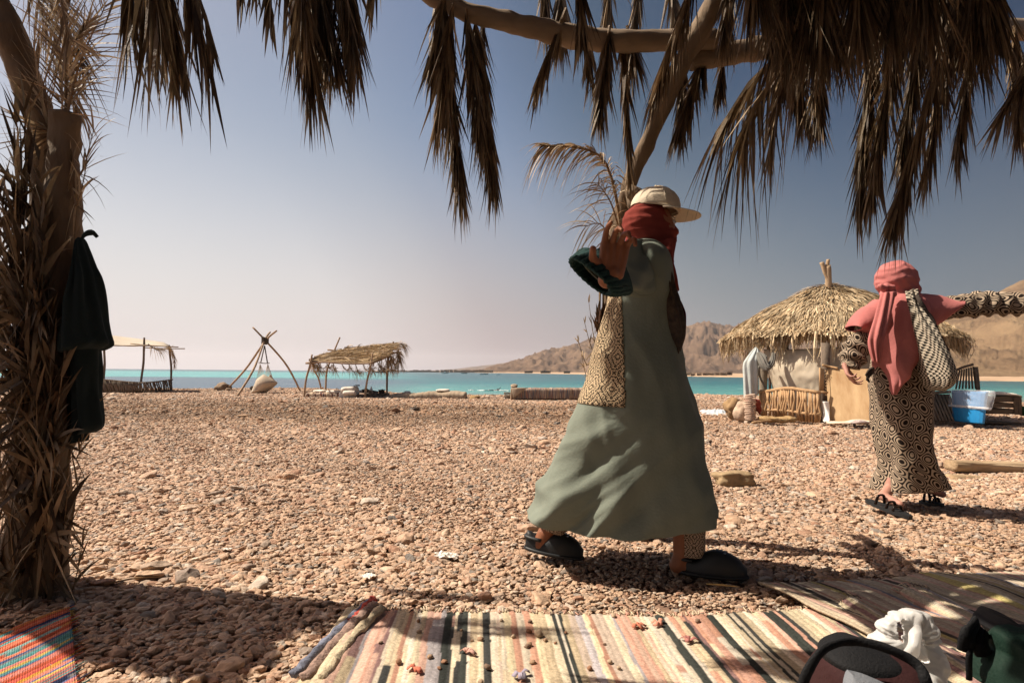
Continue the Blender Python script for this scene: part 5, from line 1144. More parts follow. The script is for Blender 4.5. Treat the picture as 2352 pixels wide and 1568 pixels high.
# fronds of the left post
UP = ((.42, .31, .19), (.34, .24, .14), (.50, .39, .25), (.22, .15, .09))
frond(SH, P(150, 285, 2.40), P(243, 12, 2.36), mid=P(182, 150, 2.38), n=64, ll=.27, spread=66, grav=.18, wd=.007, seed=41, cols=UP, rr=.006, segs=4, jit=12)
frond(SH, P(150, 285, 2.44), P(120, -60, 2.36), mid=P(150, 120, 2.38), n=110, ll=.30, spread=40, grav=.1, wd=.010, seed=42, cols=UP, rr=.006, segs=4)
frond(SH, P(50, -80, 2.7), P(175, 250, 2.7), mid=P(115, 60, 2.7), n=100, ll=.26, spread=30, grav=.15, wd=.010, seed=43, cols=UP, rr=.007, segs=4)
frond(SH, P(90, -90, 2.7), P(190, 160, 2.7), mid=P(150, 20, 2.7), n=90, ll=.26, spread=34, grav=.2, wd=.010, seed=44, cols=MD, rr=.006, segs=4)
frond(SH, P(130, -60, 2.3), P(200, 60, 2.3), n=60, ll=.20, spread=34, grav=.2, wd=.010, seed=45, cols=UP, rr=.006, segs=4)
frond(SH, P(160, 330, 2.4), P(215, 300, 2.36), n=24, ll=.22, spread=30, grav=.3, wd=.008, seed=46, cols=UP, rr=.005, segs=4)
frond(SH, P(160, 400, 2.4), P(200, 372, 2.36), n=16, ll=.14, spread=26, grav=.2, wd=.008, seed=47, cols=UP, rr=.005, segs=4)
frond(SH, P(150, 300, 2.46), P(75, 110, 2.4), n=60, ll=.24, spread=30, grav=.0, wd=.011, seed=48, cols=UP, rr=.006, segs=4)
WR = ((.13, .09, .05), (.085, .057, .032), (.20, .14, .08), (.055, .036, .022), (.12, .092, .062))
WR2 = ((.36, .26, .155), (.26, .185, .105), (.18, .125, .07))
rnd = random.Random(21)
for k in range(62):          # dry leaf bundles tied along the trunk, tips up and outward
    yb = 1345 - k * 15.4; side = rnd.choice((-1, -1, 1, 0))
    xc = lerp(75, 120, (1345 - yb) / 1000)
    wdt = 52 if yb > 600 else 36
    x0 = xc + rnd.uniform(-wdt, wdt) * .75; ln = rnd.uniform(130, 210)
    lean = rnd.uniform(-50, 40) + (-22 if x0 < xc else 12) + (-14 if yb < 800 else 0)
    if yb < 850: lean -= 22; x0 = min(x0, 98) - 8
    if yb < 620 and k % 3: continue
    Y = 2.42 - .10 * rnd.uniform(.5, 1.15)
    frond(SH, P(x0, yb, Y), P(x0 + lean, yb - ln, Y - rnd.uniform(0, .05)), n=20, ll=rnd.uniform(.16, .27), spread=20, grav=rnd.uniform(-.1, .35), wd=.021, seed=200 + k, cols=WR if rnd.random() < .86 else WR2, rr=.006, segs=4, jit=18)
for k in range(20):          # leaves sticking out to the left and right against the light
    yb = 1300 - k * 48; L_ = k % 3 != 0
    xe = (30 if L_ else 150) + rnd.uniform(-12, 8); dx = rnd.uniform(25, 62) * (-1 if L_ else 1) * (1 if L_ or yb > 750 else .35)
    frond(SH, P(xe, yb, 2.42), P(xe + dx, yb - rnd.uniform(50, 120), 2.4), n=11, ll=.20, spread=20, grav=rnd.uniform(-.1, .25), wd=.012, seed=300 + k, cols=WR2, rr=.004, segs=4)
# dark clothes hung on the post
m_navy = mat('black_green_wool', (.012, .020, .022), rough=.95, bump=.3, bscale=60, spec=.15)
e = empty('hanging_jacket', P(205, 540, 2.3), 'long dark jacket hung by its loop on the left trunk post', 'jacket')
jf = lambda a, k: (lambda s, th, p, hl: a * min(1, s * 3) * (math.sin(th * k + 2.2 * s) * .7 + n3(math.cos(th) * 2, math.sin(th) * 2, s * 3)))
loft('jacket', [(182, 548, 192, 546, 2.36, .02), (176, 565, 200, 560, 2.36, .04), (165, 640, 228, 625, 2.36, .07), (150, 700, 243, 690, 2.36, .09), (140, 760, 250, 756, 2.36, .10), (140, 800, 256, 786, 2.36, .10), (142, 812, 236, 798, 2.36, .095)], m_navy, e, nr=60, na=60, fold=jf(.012, 7))
loft('trouser_leg', [(150, 780, 232, 780, 2.38, .06), (165, 860, 234, 860, 2.38, .06), (168, 930, 236, 930, 2.38, .06), (170, 985, 237, 978, 2.38, .06), (172, 1000, 215, 992, 2.38, .05)], m_navy, e, nr=40, na=48, fold=jf(.010, 5))
loft('trouser_leg', [(150, 790, 205, 790, 2.42, .05), (158, 900, 200, 900, 2.42, .05), (160, 980, 198, 980, 2.42, .05), (168, 1018, 192, 1012, 2.42, .045)], m_navy, e, nr=40, na=40, fold=jf(.010, 5))
tube('hanging_loop', [P(188, 548, 2.34), P(196, 538, 2.33), P(212, 534, 2.33), P(224, 545, 2.34)], [.006, .009, .012, .010], m_navy, e, n=12, na=6, flat=.4)
# ------------------------------------------------------------------ people
m_skin = mat('brown_skin', (.25, .095, .045), rough=.55, bump=.15, bscale=120, spec=.35, var=.12, vscale=20)
m_skin2 = mat('pale_brown_skin', (.40, .20, .15), rough=.6, bump=.15, bscale=120, spec=.3, var=.12, vscale=20)
def uvpat(name, kind, c_dark, c_light, sc=1.0, bump=.2):
    m = bpy.data.materials.new(name); m.use_nodes = True; t = m.node_tree; b = t.nodes['Principled BSDF']
    b.inputs['Roughness'].default_value = .9; b.inputs['Specular IOR Level'].default_value = .15
    tc = t.nodes.new('ShaderNodeTexCoord'); sx = t.nodes.new('ShaderNodeSeparateXYZ'); t.links.new(tc.outputs['UV'], sx.inputs[0])
    def M_(op, a, b_=None, c=None):
        n = t.nodes.new('ShaderNodeMath'); n.operation = op
        for i, v in enumerate((a, b_, c)):
            if v is None: continue
            if isinstance(v, (int, float)): n.inputs[i].default_value = v
            else: t.links.new(v, n.inputs[i])
        return n.outputs[0]
    u, v = sx.outputs[0], sx.outputs[1]
    nd = t.nodes.new('ShaderNodeTexNoise'); nd.inputs['Scale'].default_value = 7 if kind == 'ikat' else 2; nd.inputs['Detail'].default_value = 3; t.links.new(tc.outputs['UV'], nd.inputs['Vector']); ns = t.nodes.new('ShaderNodeSeparateXYZ'); t.links.new(nd.outputs['Color'], ns.inputs[0])
    u = M_('ADD', u, M_('MULTIPLY', ns.outputs[0], .035)); v = M_('ADD', v, M_('MULTIPLY', ns.outputs[1], .035))
    if kind == 'interlace':     # concentric lens shapes threaded by wavy bands
        k = 2 * math.pi * sc
        wob = M_('MULTIPLY', M_('SINE', M_('MULTIPLY', v, k * .5)), .22)
        a = M_('SINE', M_('MULTIPLY', M_('ADD', u, M_('DIVIDE', wob, k * .35)), k)); c = M_('COSINE', M_('MULTIPLY', M_('ADD', v, M_('MULTIPLY', u, .35)), k * .8))
        F = M_('ADD', a, M_('MULTIPLY', c, 1.0))
        s = M_('SINE', M_('MULTIPLY', F, 7.4))
        f = M_('MULTIPLY_ADD', s, 6, .5)
    elif kind == 'check':
        k = 2 * math.pi * sc
        q = M_('MULTIPLY', M_('SINE', M_('MULTIPLY', u, k)), M_('SINE', M_('MULTIPLY', v, k)))
        st = M_('SINE', M_('MULTIPLY', M_('ADD', u, v), k * 2)); f = M_('MULTIPLY_ADD', M_('ADD', q, M_('MULTIPLY', st, .25)), 4, .5)
    elif kind == 'ikat':        # mirrored bands of blotchy diamonds
        fu = M_('ABSOLUTE', M_('SUBTRACT', M_('FRACT', M_('MULTIPLY', u, sc)), .5)); fv = M_('ABSOLUTE', M_('SUBTRACT', M_('FRACT', M_('MULTIPLY', v, sc * .8)), .5))
        cmb = t.nodes.new('ShaderNodeCombineXYZ'); t.links.new(fu, cmb.inputs[0]); t.links.new(fv, cmb.inputs[1])
        vo = t.nodes.new('ShaderNodeTexVoronoi'); vo.voronoi_dimensions = '2D'; vo.distance = 'MANHATTAN'; vo.inputs['Scale'].default_value = 9; vo.inputs['Randomness'].default_value = .8; t.links.new(cmb.outputs[0], vo.inputs['Vector'])
        rings = M_('SINE', M_('MULTIPLY', M_('ADD', fu, fv), 34)); cells = M_('MULTIPLY', M_('SINE', M_('MULTIPLY', fu, 70)), M_('SINE', M_('MULTIPLY', fv, 55)))
        nz = t.nodes.new('ShaderNodeTexNoise'); nz.inputs['Scale'].default_value = 22; nz.inputs['Detail'].default_value = 3; t.links.new(cmb.outputs[0], nz.inputs['Vector'])
        f = M_('MULTIPLY_ADD', M_('ADD', M_('ADD', M_('MULTIPLY', rings, .40), M_('MULTIPLY', cells, .5)), M_('MULTIPLY_ADD', nz.outputs[0], 5.2, -2.6)), 4, .5)
    cl = t.nodes.new('ShaderNodeClamp'); t.links.new(f, cl.inputs[0])
    mx = t.nodes.new('ShaderNodeMix'); mx.data_type = 'RGBA'; t.links.new(cl.outputs[0], mx.inputs[0]); mx.inputs[6].default_value = (*c_dark, 1); mx.inputs[7].default_value = (*c_light, 1)
    t.links.new(mx.outputs[2], b.inputs['Base Color'])
    n2 = t.nodes.new('ShaderNodeTexNoise'); n2.inputs['Scale'].default_value = 90; t.links.new(tc.outputs['Object'], n2.inputs['Vector'])
    bp = t.nodes.new('ShaderNodeBump'); bp.inputs['Strength'].default_value = bump; bp.inputs['Distance'].default_value = .01; t.links.new(n2.outputs[0], bp.inputs['Height']); t.links.new(bp.outputs[0], b.inputs['Normal'])
    return m
m_sage = mat('sage_green_cotton', (.175, .198, .162), rough=.9, bump=.18, bscale=90, var=.07, vscale=6, spec=.15)
m_ikat = uvpat('ikat_panel', 'ikat', (.035, .026, .018), (.50, .38, .24), 6.0)
m_scarf1 = mat('brick_red_scarf', (.21, .042, .032), rough=.92, bump=.25, bscale=40, var=.12, vscale=8, spec=.1)
m_shawl = mat('black_shawl', (.022, .018, .018), rough=.95, bump=.5, bscale=60, c2=(.07, .05, .035), vscale=40)
m_teal = mat('dark_green_lace', (.012, .04, .038), rough=.9, bump=.9, bscale=120)
m_cap = mat('cream_cap', (.66, .56, .42), rough=.85, bump=.3, bscale=160, var=.05, vscale=10)
m_clog = mat('black_foam', (.014, .016, .018), rough=.55, spec=.4, bump=.05, bscale=60)
m_print = uvpat('printed_leggings', 'ikat', (.03, .02, .015), (.45, .34, .25), 14.0)
def hand(name, wrist, palm, tip_dir, palm_n, m, parent, s=1.0, curl=(.5, .6, .7, .75), thumb_side=1, vox=.0042):
    "wrist, palm centre: points; tip_dir: finger direction; palm_n: outward normal of the palm side towards which fingers curl"
    t = Vector(tip_dir).normalized(); n = Vector(palm_n); n = (n - t * n.dot(t)).normalized(); sd = t.cross(n) * thumb_side
    pc = Vector(palm); caps = [(Vector(wrist), pc - t * .035 * s, .026 * s, .024 * s)]
    for k in range(4):
        o_ = (k - 1.5) * .021 * s; caps.append((pc - t * .035 * s + sd * o_ * .7, pc + t * .04 * s + sd * o_, .0165 * s, .0125 * s))
    lens = (.078, .088, .082, .064)
    for k in range(4):
        o_ = (1.5 - k) * .0225 * s; p = pc + t * .042 * s + sd * o_; L = lens[k] * s; c = curl[k]; a = 0; d = t
        spread = sd * ((1.5 - k) * .06)
        for q, f in enumerate((.44, .31, .25)):
            a += c * (1.0 if q else .7); d = (t * math.cos(a) + n * math.sin(a) + spread).normalized(); p2 = p + d * L * f
            caps.append((p, p2, (.0092 - .0010 * q) * s, (.0086 - .0012 * q) * s)); p = p2
    p = pc - t * .025 * s + sd * .034 * s; d = (t * .55 + sd * .75 + n * .25).normalized(); p2 = p + d * .038 * s; caps.append((pc - t * .03 * s + sd * .015 * s, p, .017 * s, .014 * s)); caps.append((p, p2, .0128 * s, .0115 * s))
    d = (t * .8 + sd * .3 + n * .55).normalized(); caps.append((p2, p2 + d * .03 * s, .0112 * s, .0095 * s))
    return caps
def figure(name, parent, caps, m, vox=.0062): return blob(name, caps, vox, m, parent, smooth=2)
def wrinkle(a, f=(9, 9, 9), seed=0, a2=0, dirn=(0, 0, 1), kf=60):
    def g(co, n):
        v = noise.noise(Vector((co.x * f[0] + seed, co.y * f[1], co.z * f[2])))
        r = a * (1 - abs(v) * 3)
        if a2: r += a2 * math.sin(co.dot(Vector(dirn)) * kf + 4 * noise.noise(co * 6))
        return n * r
    return g

# ---------------- woman striding across the foreground, seen in profile
Y1 = 2.75
w1 = empty('person', (P(1450, 1290, Y1).x, Y1, 0), 'striding woman in a long sage green dress, brick red face scarf and cream cap', 'person')
hc = P(1502, 522, Y1)
fA = P(1262, 1262, 2.86); fA.z = .05                     # rear foot
fB = P(1600, 1312, 2.66); fB.z = .035                      # front foot
wr = P(1394, 642, 2.24); pm_ = P(1408, 598, 2.20)
sh = P(1478, 600, 2.66)
body = [(hc + Vector((-.01, 0, .02)), hc + Vector((.012, 0, -.02)), .092, .085), (hc + Vector((.03, 0, -.075)), hc + Vector((.01, 0, -.06)), .05, .06),
        (hc + Vector((-.01, 0, -.08)), P(1492, 600, Y1), .05, .058), (hc + Vector((.088, 0, -.005)), hc + Vector((.098, 0, -.022)), .010, .014),
        (P(1488, 620, Y1 - .1), P(1488, 620, Y1 + .12), .075, .075), (P(1490, 640, Y1), P(1485, 760, Y1), .11, .10), (P(1485, 760, Y1), P(1470, 870, Y1), .10, .13),
        (sh, P(1418, 628, 2.42), .045, .036), (P(1418, 628, 2.42), wr, .036, .027),
        (P(1485, 600, 2.88), Vector((.70, 3.12, 1.33)), .05, .04), (Vector((.70, 3.12, 1.33)), Vector((.78, 3.36, 1.34)), .038, .026),
        (P(1455, 880, Y1 + .06), P(1370, 1060, 2.84), .095, .06), (P(1370, 1060, 2.84), Vector((fA.x - .015, fA.y, .13)), .06, .036),
        (P(1490, 880, Y1 - .06), P(1570, 1080, 2.70), .095, .06), (P(1570, 1080, 2.70), Vector((fB.x - .06, fB.y, .10)), .06, .037),
        (Vector((fA.x - .02, fA.y, .12)), Vector((fA.x - .04, fA.y, .075)), .038, .036), (Vector((fA.x - .03, fA.y, .07)), Vector((fA.x + .12, fA.y - .01, .035)), .034, .022),
        (Vector((fB.x - .06, fB.y, .09)), Vector((fB.x - .08, fB.y, .05)), .037, .034), (Vector((fB.x - .07, fB.y, .05)), Vector((fB.x + .10, fB.y - .01, .03)), .034, .022)]
body += hand('h', wr, pm_, P(1416, 545, 2.19) - pm_, (.25, -.95, .1), m_skin, w1, s=1.28, curl=(.5, .72, .85, 1.0), thumb_side=-1)
body += hand('h', Vector((.78, 3.36, 1.34)), Vector((.80, 3.44, 1.33)), (.15, 1, -.1), (0, 0, -1), m_skin, w1, s=1, curl=(.3, .35, .4, .45))
figure('body', w1, body, m_skin, .0044)
# face details
m_eyew = mat('eye_white', (.5, .45, .42), rough=.3); m_iris = mat('iris', (.015, .008, .006), rough=.2)
def eye(parent, p, look, s=1.0):
    bm = bmesh.new(); bmesh.ops.create_uvsphere(bm, u_segments=14, v_segments=10, radius=.0115 * s); me = bpy.data.meshes.new('eye'); bm.to_mesh(me); bm.free(); o = put('eye', me, m_eyew); o.location = p - Vector(parent.location); o.parent = parent
    bm = bmesh.new(); bmesh.ops.create_uvsphere(bm, u_segments=12, v_segments=8, radius=.0062 * s); me = bpy.data.meshes.new('iris'); bm.to_mesh(me); bm.free(); i = put('iris', me, m_iris); i.location = Vector(look).normalized() * .0065 * s; i.parent = o
eye(w1, hc + Vector((.076, -.040, .014)), (.9, -.4, 0)); eye(w1, hc + Vector((.076, .030, .014)), (1, 0, 0))
blob('eyebrow', [(hc + Vector((.086, -.030, .034)), hc + Vector((.070, -.054, .034)), .004, .003)], .003, m_iris, w1)
# dress, one lofted skin from the shoulders to the hem
def dfold(s, th, p, hl):
    b_ = max(0, s - .35) / .65; side = (math.cos(th) < .2)
    r = .010 * b_ * math.sin(th * 7 + 3 * s) + .030 * b_ * n3(math.cos(th) * 2.2 + 4, math.sin(th) * 2.2, s * 3)
    # diagonal pulls fanning from the rear heel up toward the hip
    q = p.z * .78 - p.x * .62
    kx = min(1, max(.25, (P(1520, 900, Y1).x - p.x) / .35))
    sa = lambda v, e=.035: math.sqrt(v * v + e * e)
    r += .046 * b_ * kx * (1 - 2.9 * sa(noise.noise(Vector((q * 7.5, (p.x + p.z) * 1.1, 3.3)))))
    r += .013 * b_ * kx * (1 - 3.0 * sa(noise.noise(Vector((q * 17, (p.x + p.z) * 1.6, 8.3))), .07))
    r += .004 * (1 - 3 * sa(n3(p.x * 9, p.z * 5, p.y * 9), .08))
    r += .012 * min(1, s * 2.5) * (1 - 3 * sa(noise.noise(Vector((p.x * 9 + p.z * 2.2, p.y * 8, p.z * 1.3 + 5))), .05))
    return r
DR = [(1450, 556, 1500, 552, 2.74, .05), (1440, 575, 1522, 575, 2.74, .15), (1436, 600, 1536, 604, 2.74, .19), (1425, 640, 1543, 650, 2.74, .175), (1398, 690, 1549, 700, 2.75, .155), (1378, 760, 1553, 760, 2.75, .15), (1362, 830, 1564, 840, 2.75, .165), (1338, 905, 1588, 920, 2.76, .185),
      (1318, 972, 1610, 990, 2.76, .20), (1292, 1045, 1620, 1055, 2.77, .22), (1262, 1112, 1634, 1122, 2.77, .235), (1238, 1160, 1644, 1166, 2.77, .24), (1227, 1184, 1642, 1190, 2.77, .24)]
def hemfix(s, th, p, hl): return dfold(s, th, p, hl)
dress = loft('dress', DR, m_sage, w1, nr=190, na=210, fold=hemfix, caps=(True, False), power=.92, solid=.004)
# the hem dips in the middle: bend the lowest rows
def dip(o):
    me = o.data; zmin = min(v.co.z for v in me.vertices); zc = P(1228, 1186, 2.77).z
    xa, xb = P(1228, 1208, 2.77).x, P(1640, 1228, 2.77).x
    for v in me.vertices:
        if v.co.z < zc + .45:
            k = (zc + .45 - v.co.z) / .45; u = (v.co.x - xa) / (xb - xa); v.co.z -= .030 * max(0, math.sin(math.pi * min(1, max(0, u)) ** .8)) * k ** 1.5 + .012 * k * n3(v.co.x * 9, v.co.y * 9, 1)
dip(dress)
# the patterned side panel sewn into the rear half of the dress (set just proud of the cotton)
V, UV = loft_grid(DR, 190, 210, hemfix, .92)
Pv = []; Pu = []; idx = {}; Fp = []
def pin(i, j):
    p = V[i * 210 + j]; s = i / 190
    xr = P(lerp(1426, 1440, s / .62), 800, p.y).x; return p.x < xr and .155 < s < .605 and math.sin(2 * math.pi * j / 210) > -.45
def pid(i, j):
    if (i, j) not in idx:
        th = 2 * math.pi * j / 210; p = V[i * 210 + j].copy(); p += Vector((math.cos(th) * .7, -math.sin(th), 0)).normalized() * .0045
        if i in (0,): pass
        idx[(i, j)] = len(Pv); Pv.append(p); Pu.append((j / 210 * 1.9 + .004 * i / 190, i / 190 * 1.9))
    return idx[(i, j)]
for i in range(190):
    for j in range(209):
        if pin(i, j) and pin(i + 1, j) and pin(i, j + 1) and pin(i + 1, j + 1): Fp.append((pid(i, j), pid(i + 1, j), pid(i + 1, j + 1), pid(i, j + 1)))
o = put('patterned_panel', mesh('patterned_panel', Pv, Fp, uvs=Pu), m_ikat); adopt(w1, o); o.modifiers.new('s', 'SOLIDIFY').thickness = .003
# near sleeve: wide, hanging open at the wrist with dark lace
SL = [(1476, 556, 1524, 650, 2.72, .065), (1444, 560, 1500, 664, 2.60, .075), (1415, 572, 1462, 672, 2.50, .085), (1385, 582, 1440, 668, 2.40, .085), (1352, 590, 1420, 662, 2.32, .085)]
sf = lambda s, th, p, hl: .010 * math.sin(th * 5 + 6 * s) + .012 * (1 - 3 * abs(n3(p.x * 10, p.y * 5, p.z * 12)))
loft('sleeve', SL, m_sage, w1, nr=46, na=72, fold=sf, caps=(True, False), solid=.004)
loft('lace_cuff', [(1400, 574, 1446, 672, 2.42, .09), (1360, 578, 1432, 672, 2.34, .10), (1336, 580, 1420, 674, 2.29, .105), (1311, 600, 1400, 672, 2.26, .10)], m_teal, w1, nr=14, na=90, fold=lambda s, th, p, hl: .006 * math.sin(th * 24) * s + .008 * n3(p.x * 20, p.y * 20, p.z * 20), caps=(False, False), solid=.010)
loft('inner_cuff', [(1360, 590, 1420, 658, 2.33, .07), (1334, 594, 1412, 662, 2.285, .075)], m_sage, w1, nr=8, na=50, caps=(False, False), solid=.004)
# far sleeve
tube('sleeve', [P(1490, 605, 2.82), Vector((.68, 3.0, 1.33)), Vector((.74, 3.2, 1.31)), Vector((.77, 3.33, 1.30))], [.075, .075, .085, .10], m_sage, w1, n=20, na=20, wob=.2)
# scarf round head and neck, tails down the chest
hn = hc
caps = [(hn + Vector((-.034, 0, .012)), hn + Vector((-.006, 0, -.045)), .104, .096), (hn + Vector((.03, 0, -.055)), hn + Vector((.05, -.004, -.035)), .066, .054), (hn + Vector((.045, 0, -.035)), hn + Vector((.078, 0, -.028)), .05, .030),
        (hn + Vector((-.03, 0, -.09)), P(1500, 585, Y1), .078, .088), (hn + Vector((.0, 0, -.1)), P(1520, 600, Y1), .066, .05), (P(1462, 545, Y1), P(1448, 552, Y1), .035, .02)]
blob('red_scarf', caps, .0062, m_scarf1, w1, smooth=4, disp=wrinkle(.006, (6, 6, 26), 3))
loft('scarf_tail', [(1500, 560, 1552, 548, 2.70, .055), (1508, 600, 1546, 596, 2.66, .05), (1518, 640, 1552, 630, 2.66, .045), (1526, 690, 1558, 668, 2.67, .03)], m_scarf1, w1, nr=30, na=40, fold=lambda s, th, p, hl: .006 * math.sin(th * 6 + 5 * s))
loft('black_shawl', [(1498, 575, 1530, 590, 2.66, .05), (1512, 640, 1548, 650, 2.65, .06), (1522, 700, 1562, 690, 2.66, .07), (1528, 760, 1572, 755, 2.68, .07), (1538, 810, 1560, 805, 2.70, .05), (1545, 828, 1554, 826, 2.70, .02)], m_shawl, w1, nr=50, na=48, fold=lambda s, th, p, hl: .006 * math.sin(th * 7 + 5 * s) + .008 * n3(p.x * 12, p.z * 8, 4))
loft('red_pouch', [(1556, 690, 1564, 695, 2.74, .03), (1553, 720, 1575, 725, 2.74, .07), (1552, 760, 1575, 755, 2.74, .08), (1553, 785, 1572, 782, 2.74, .05), (1555, 792, 1562, 792, 2.74, .02)], m_scarf1, w1, nr=26, na=36)
# cap
cc = P(1508, 478, Y1)
cap_caps = [(cc + Vector((-.018, 0, -.002)), cc + Vector((.012, 0, .002)), .098, .094)]
o = blob('cap_crown', cap_caps, .006, m_cap, w1, smooth=2)
me = o.data; bm = bmesh.new(); bm.from_mesh(me)
cut = cc + Vector((0, 0, -.010)); bmesh.ops.bisect_plane(bm, geom=bm.verts[:] + bm.edges[:] + bm.faces[:], plane_co=cut, plane_no=(-.17, 0, -1), clear_outer=True); bm.to_mesh(me); bm.free(); o.modifiers.new('s', 'SOLIDIFY').thickness = .003
V = []; F = []
for i in range(25):
    a = lerp(-1.5, 1.5, i / 24); ca, sa = math.cos(a), math.sin(a)
    for j in range(7):
        r = j / 6; ext = lerp(.096, .096 + .098 * ca ** .7 + .004, r)
        x = ext * ca; y = ext * sa * lerp(1, .88, r); z = -.014 - .022 * r * ca - .20 * (y * y) - .006 * r
        q = cc + Vector((x - .004, y, z)); V.append(q)
F = [(i * 7 + j, (i + 1) * 7 + j, (i + 1) * 7 + j + 1, i * 7 + j + 1) for i in range(24) for j in range(6)]
o = put('cap_brim', mesh('cap_brim', V, F), m_cap); adopt(w1, o); o.modifiers.new('s', 'SOLIDIFY').thickness = .004
for k in range(5):
    a = -1.4 + k * .7; pts = [cc + Vector((.0985 * math.sin(u) * math.cos(a) , .0985 * math.sin(u) * math.sin(a), .0985 * math.cos(u))) for u in [i * 1.5 / 9 for i in range(10)]]
    tube('cap_seam', pts, .0012, m_cap, w1, na=4)
tube('cap_band', [cc + Vector((-.002 + .099 * math.cos(a), .099 * math.sin(a), -.008 - .017 * math.cos(a))) for a in [i * 2 * math.pi / 30 for i in range(31)]], .004, m_cap, w1, na=6, flat=.5)
blob('cap_button', [(cc + Vector((-.004, 0, .098)), cc + Vector((-.003, 0, .099)), .006, .006)], .003, m_cap, w1)
# leggings above the ankles and clogs
loft('legging_cuff', [(1558, 1210, 1618, 1210, 2.67, .062), (1560, 1250, 1618, 1252, 2.665, .056), (1560, 1272, 1616, 1275, 2.66, .052)], m_print, w1, nr=12, na=44, caps=(False, False), solid=.004)
loft('legging_cuff', [(1252, 1180, 1320, 1195, 2.86, .062), (1242, 1208, 1292, 1226, 2.86, .055)], m_print, w1, nr=12, na=40, caps=(False, False), solid=.004)
def clog(heel, toe, s=1.0, lift=0.0):
    heel = Vector(heel); toe = Vector(toe); d = (toe - heel).normalized(); L = (toe - heel).length; up = Vector((0, 0, 1)); up = (up - d * up.dot(d)).normalized(); sd = d.cross(up)
    n = 22; na = 28; V = []; F = []
    for i in range(n + 1):
        u = i / n; hw = .049 * s * (math.sin(math.pi * min(1, (u * .93 + .05))) ** .42) * (1 + .16 * math.sin((u - .35) * 3)); 
        top = .048 + (.042 * max(0, math.sin(math.pi * min(1, max(0, (u - .32) / .62)) ** .85)) ) + (.012 if u < .12 else 0)
        if u > .9: top *= max(.35, 1 - (u - .9) * 6)
        c = heel + d * (u * L) + up * (.012 * (u - .5) ** 2 * 4)
        for j in range(na):
            th = 2 * math.pi * j / na; y = math.cos(th); z = math.sin(th)
            zz = (top * s) * max(0, z) ** .75 if z > 0 else -.022 * s * (-z) ** .3
            V.append(c + sd * (hw * math.copysign(abs(y) ** .75, y)) + up * (zz + .022 * s))
    for i in range(n):
        for j in range(na): F.append((i * na + j, i * na + (j + 1) % na, (i + 1) * na + (j + 1) % na, (i + 1) * na + j))
    F.append(tuple(range(na))[::-1]); F.append(tuple(range(n * na, (n + 1) * na)))
    o = put('clog', mesh('clog', V, F), m_clog); adopt(w1, o)
    pts = []
    for i in range(15): a = math.pi * (i / 14) - math.pi / 2; pts.append(heel + d * (.075 * s - .080 * s * math.cos(a)) + sd * (.044 * s * math.sin(a)) + up * (.070 * s))
    st = tube('heel_strap', pts, .008, m_clog, None, na=8, flat=1.1); adopt(w1, st)
    so = tube('sole_rim', [heel + d * (L * (.5 - .5 * math.cos(a)) ) + sd * (.052 * s * math.sin(a) * (1 if math.sin(a) > 0 else 1)) + up * .016 * s for a in [i * 2 * math.pi / 28 for i in range(29)]], .009 * s, m_clog, None, na=6); adopt(w1, so)
    m_hole = m_iris
    for k in range(7):
        u = .60 + .05 * (k % 4); y = (-.02 + .02 * (k // 3)) * s
        p = heel + d * (u * L) + sd * y + up * ((.022 + .048 + .040 * math.sin(math.pi * min(1, (u - .32) / .62) ** .85)) * s * .985)
        bm = bmesh.new(); bmesh.ops.create_cone(bm, cap_ends=True, segments=10, radius1=.0065, radius2=.0065, depth=.006); me = bpy.data.meshes.new('vent_hole'); bm.to_mesh(me); bm.free(); h = put('vent_hole', me, m_hole); h.location = p - Vector(w1.location); h.parent = w1
clog((P(1206, 1262, 2.86).x, 2.88, .045), (P(1338, 1262, 2.82).x, 2.83, .012), .95)
clog((P(1552, 1320, 2.66).x, 2.68, .012), (P(1712, 1320, 2.60).x, 2.58, .012), 1.0)

# ---------------- woman in pink, seen from behind
Y2 = 4.0
w2 = empty('person', (P(2080, 1150, Y2).x, Y2, 0), 'woman in a pink head shawl and black and cream patterned dress, seen from behind', 'person')
m_pink = mat('pink_jersey', (.43, .15, .14), rough=.9, bump=.2, bscale=60, var=.10, vscale=5, spec=.12)
m_lace = uvpat('interlace_print', 'interlace', (.016, .011, .009), (.37, .29, .21), 10.5)
m_check = uvpat('checked_cotton', 'check', (.02, .018, .016), (.48, .42, .33), 36.0)
h2 = P(2062, 655, Y2)
lw = P(1948, 835, 3.95); lh = P(1946, 852, 3.90)
body = [(h2 + Vector((0, 0, .015)), h2 + Vector((.012, 0, -.01)), .095, .088), (h2 + Vector((.05, -.02, -.06)), h2 + Vector((.03, 0, -.05)), .045, .05), (h2 + Vector((.092, -.03, -.02)), h2 + Vector((.100, -.033, -.03)), .010, .013),
        (h2 + Vector((0, 0, -.07)), P(2066, 715, Y2), .05, .06), (P(2030, 720, Y2), P(2105, 712, Y2), .06, .06), (P(2066, 740, Y2), P(2072, 830, Y2), .12, .10), (P(2070, 830, Y2), P(2076, 900, Y2), .10, .125),
        (P(2020, 722, Y2), P(1985, 790, 4.0), .045, .037), (P(1985, 790, 4.0), lw, .036, .025),
        (P(2115, 712, Y2), P(2220, 705, 3.95), .045, .038), (P(2220, 705, 3.95), P(2385, 692, 3.85), .036, .025),
        (P(2064, 905, Y2), P(2070, 1020, Y2), .085, .052), (P(2070, 1020, Y2 + .02), P(2044, 1120, 3.98), .048, .032), (P(2044, 1120, 3.98), P(2030, 1138, 3.94), .034, .032), (P(2030, 1140, 3.93), P(2068, 1158, 3.82), .03, .02),
        (P(2095, 905, Y2 + .05), P(2110, 1020, Y2 + .1), .085, .06), (P(2110, 1020, Y2 + .1), P(2135, 1120, 4.15), .058, .036), (P(2135, 1122, 4.15), P(2165, 1135, 4.1), .034, .022)]
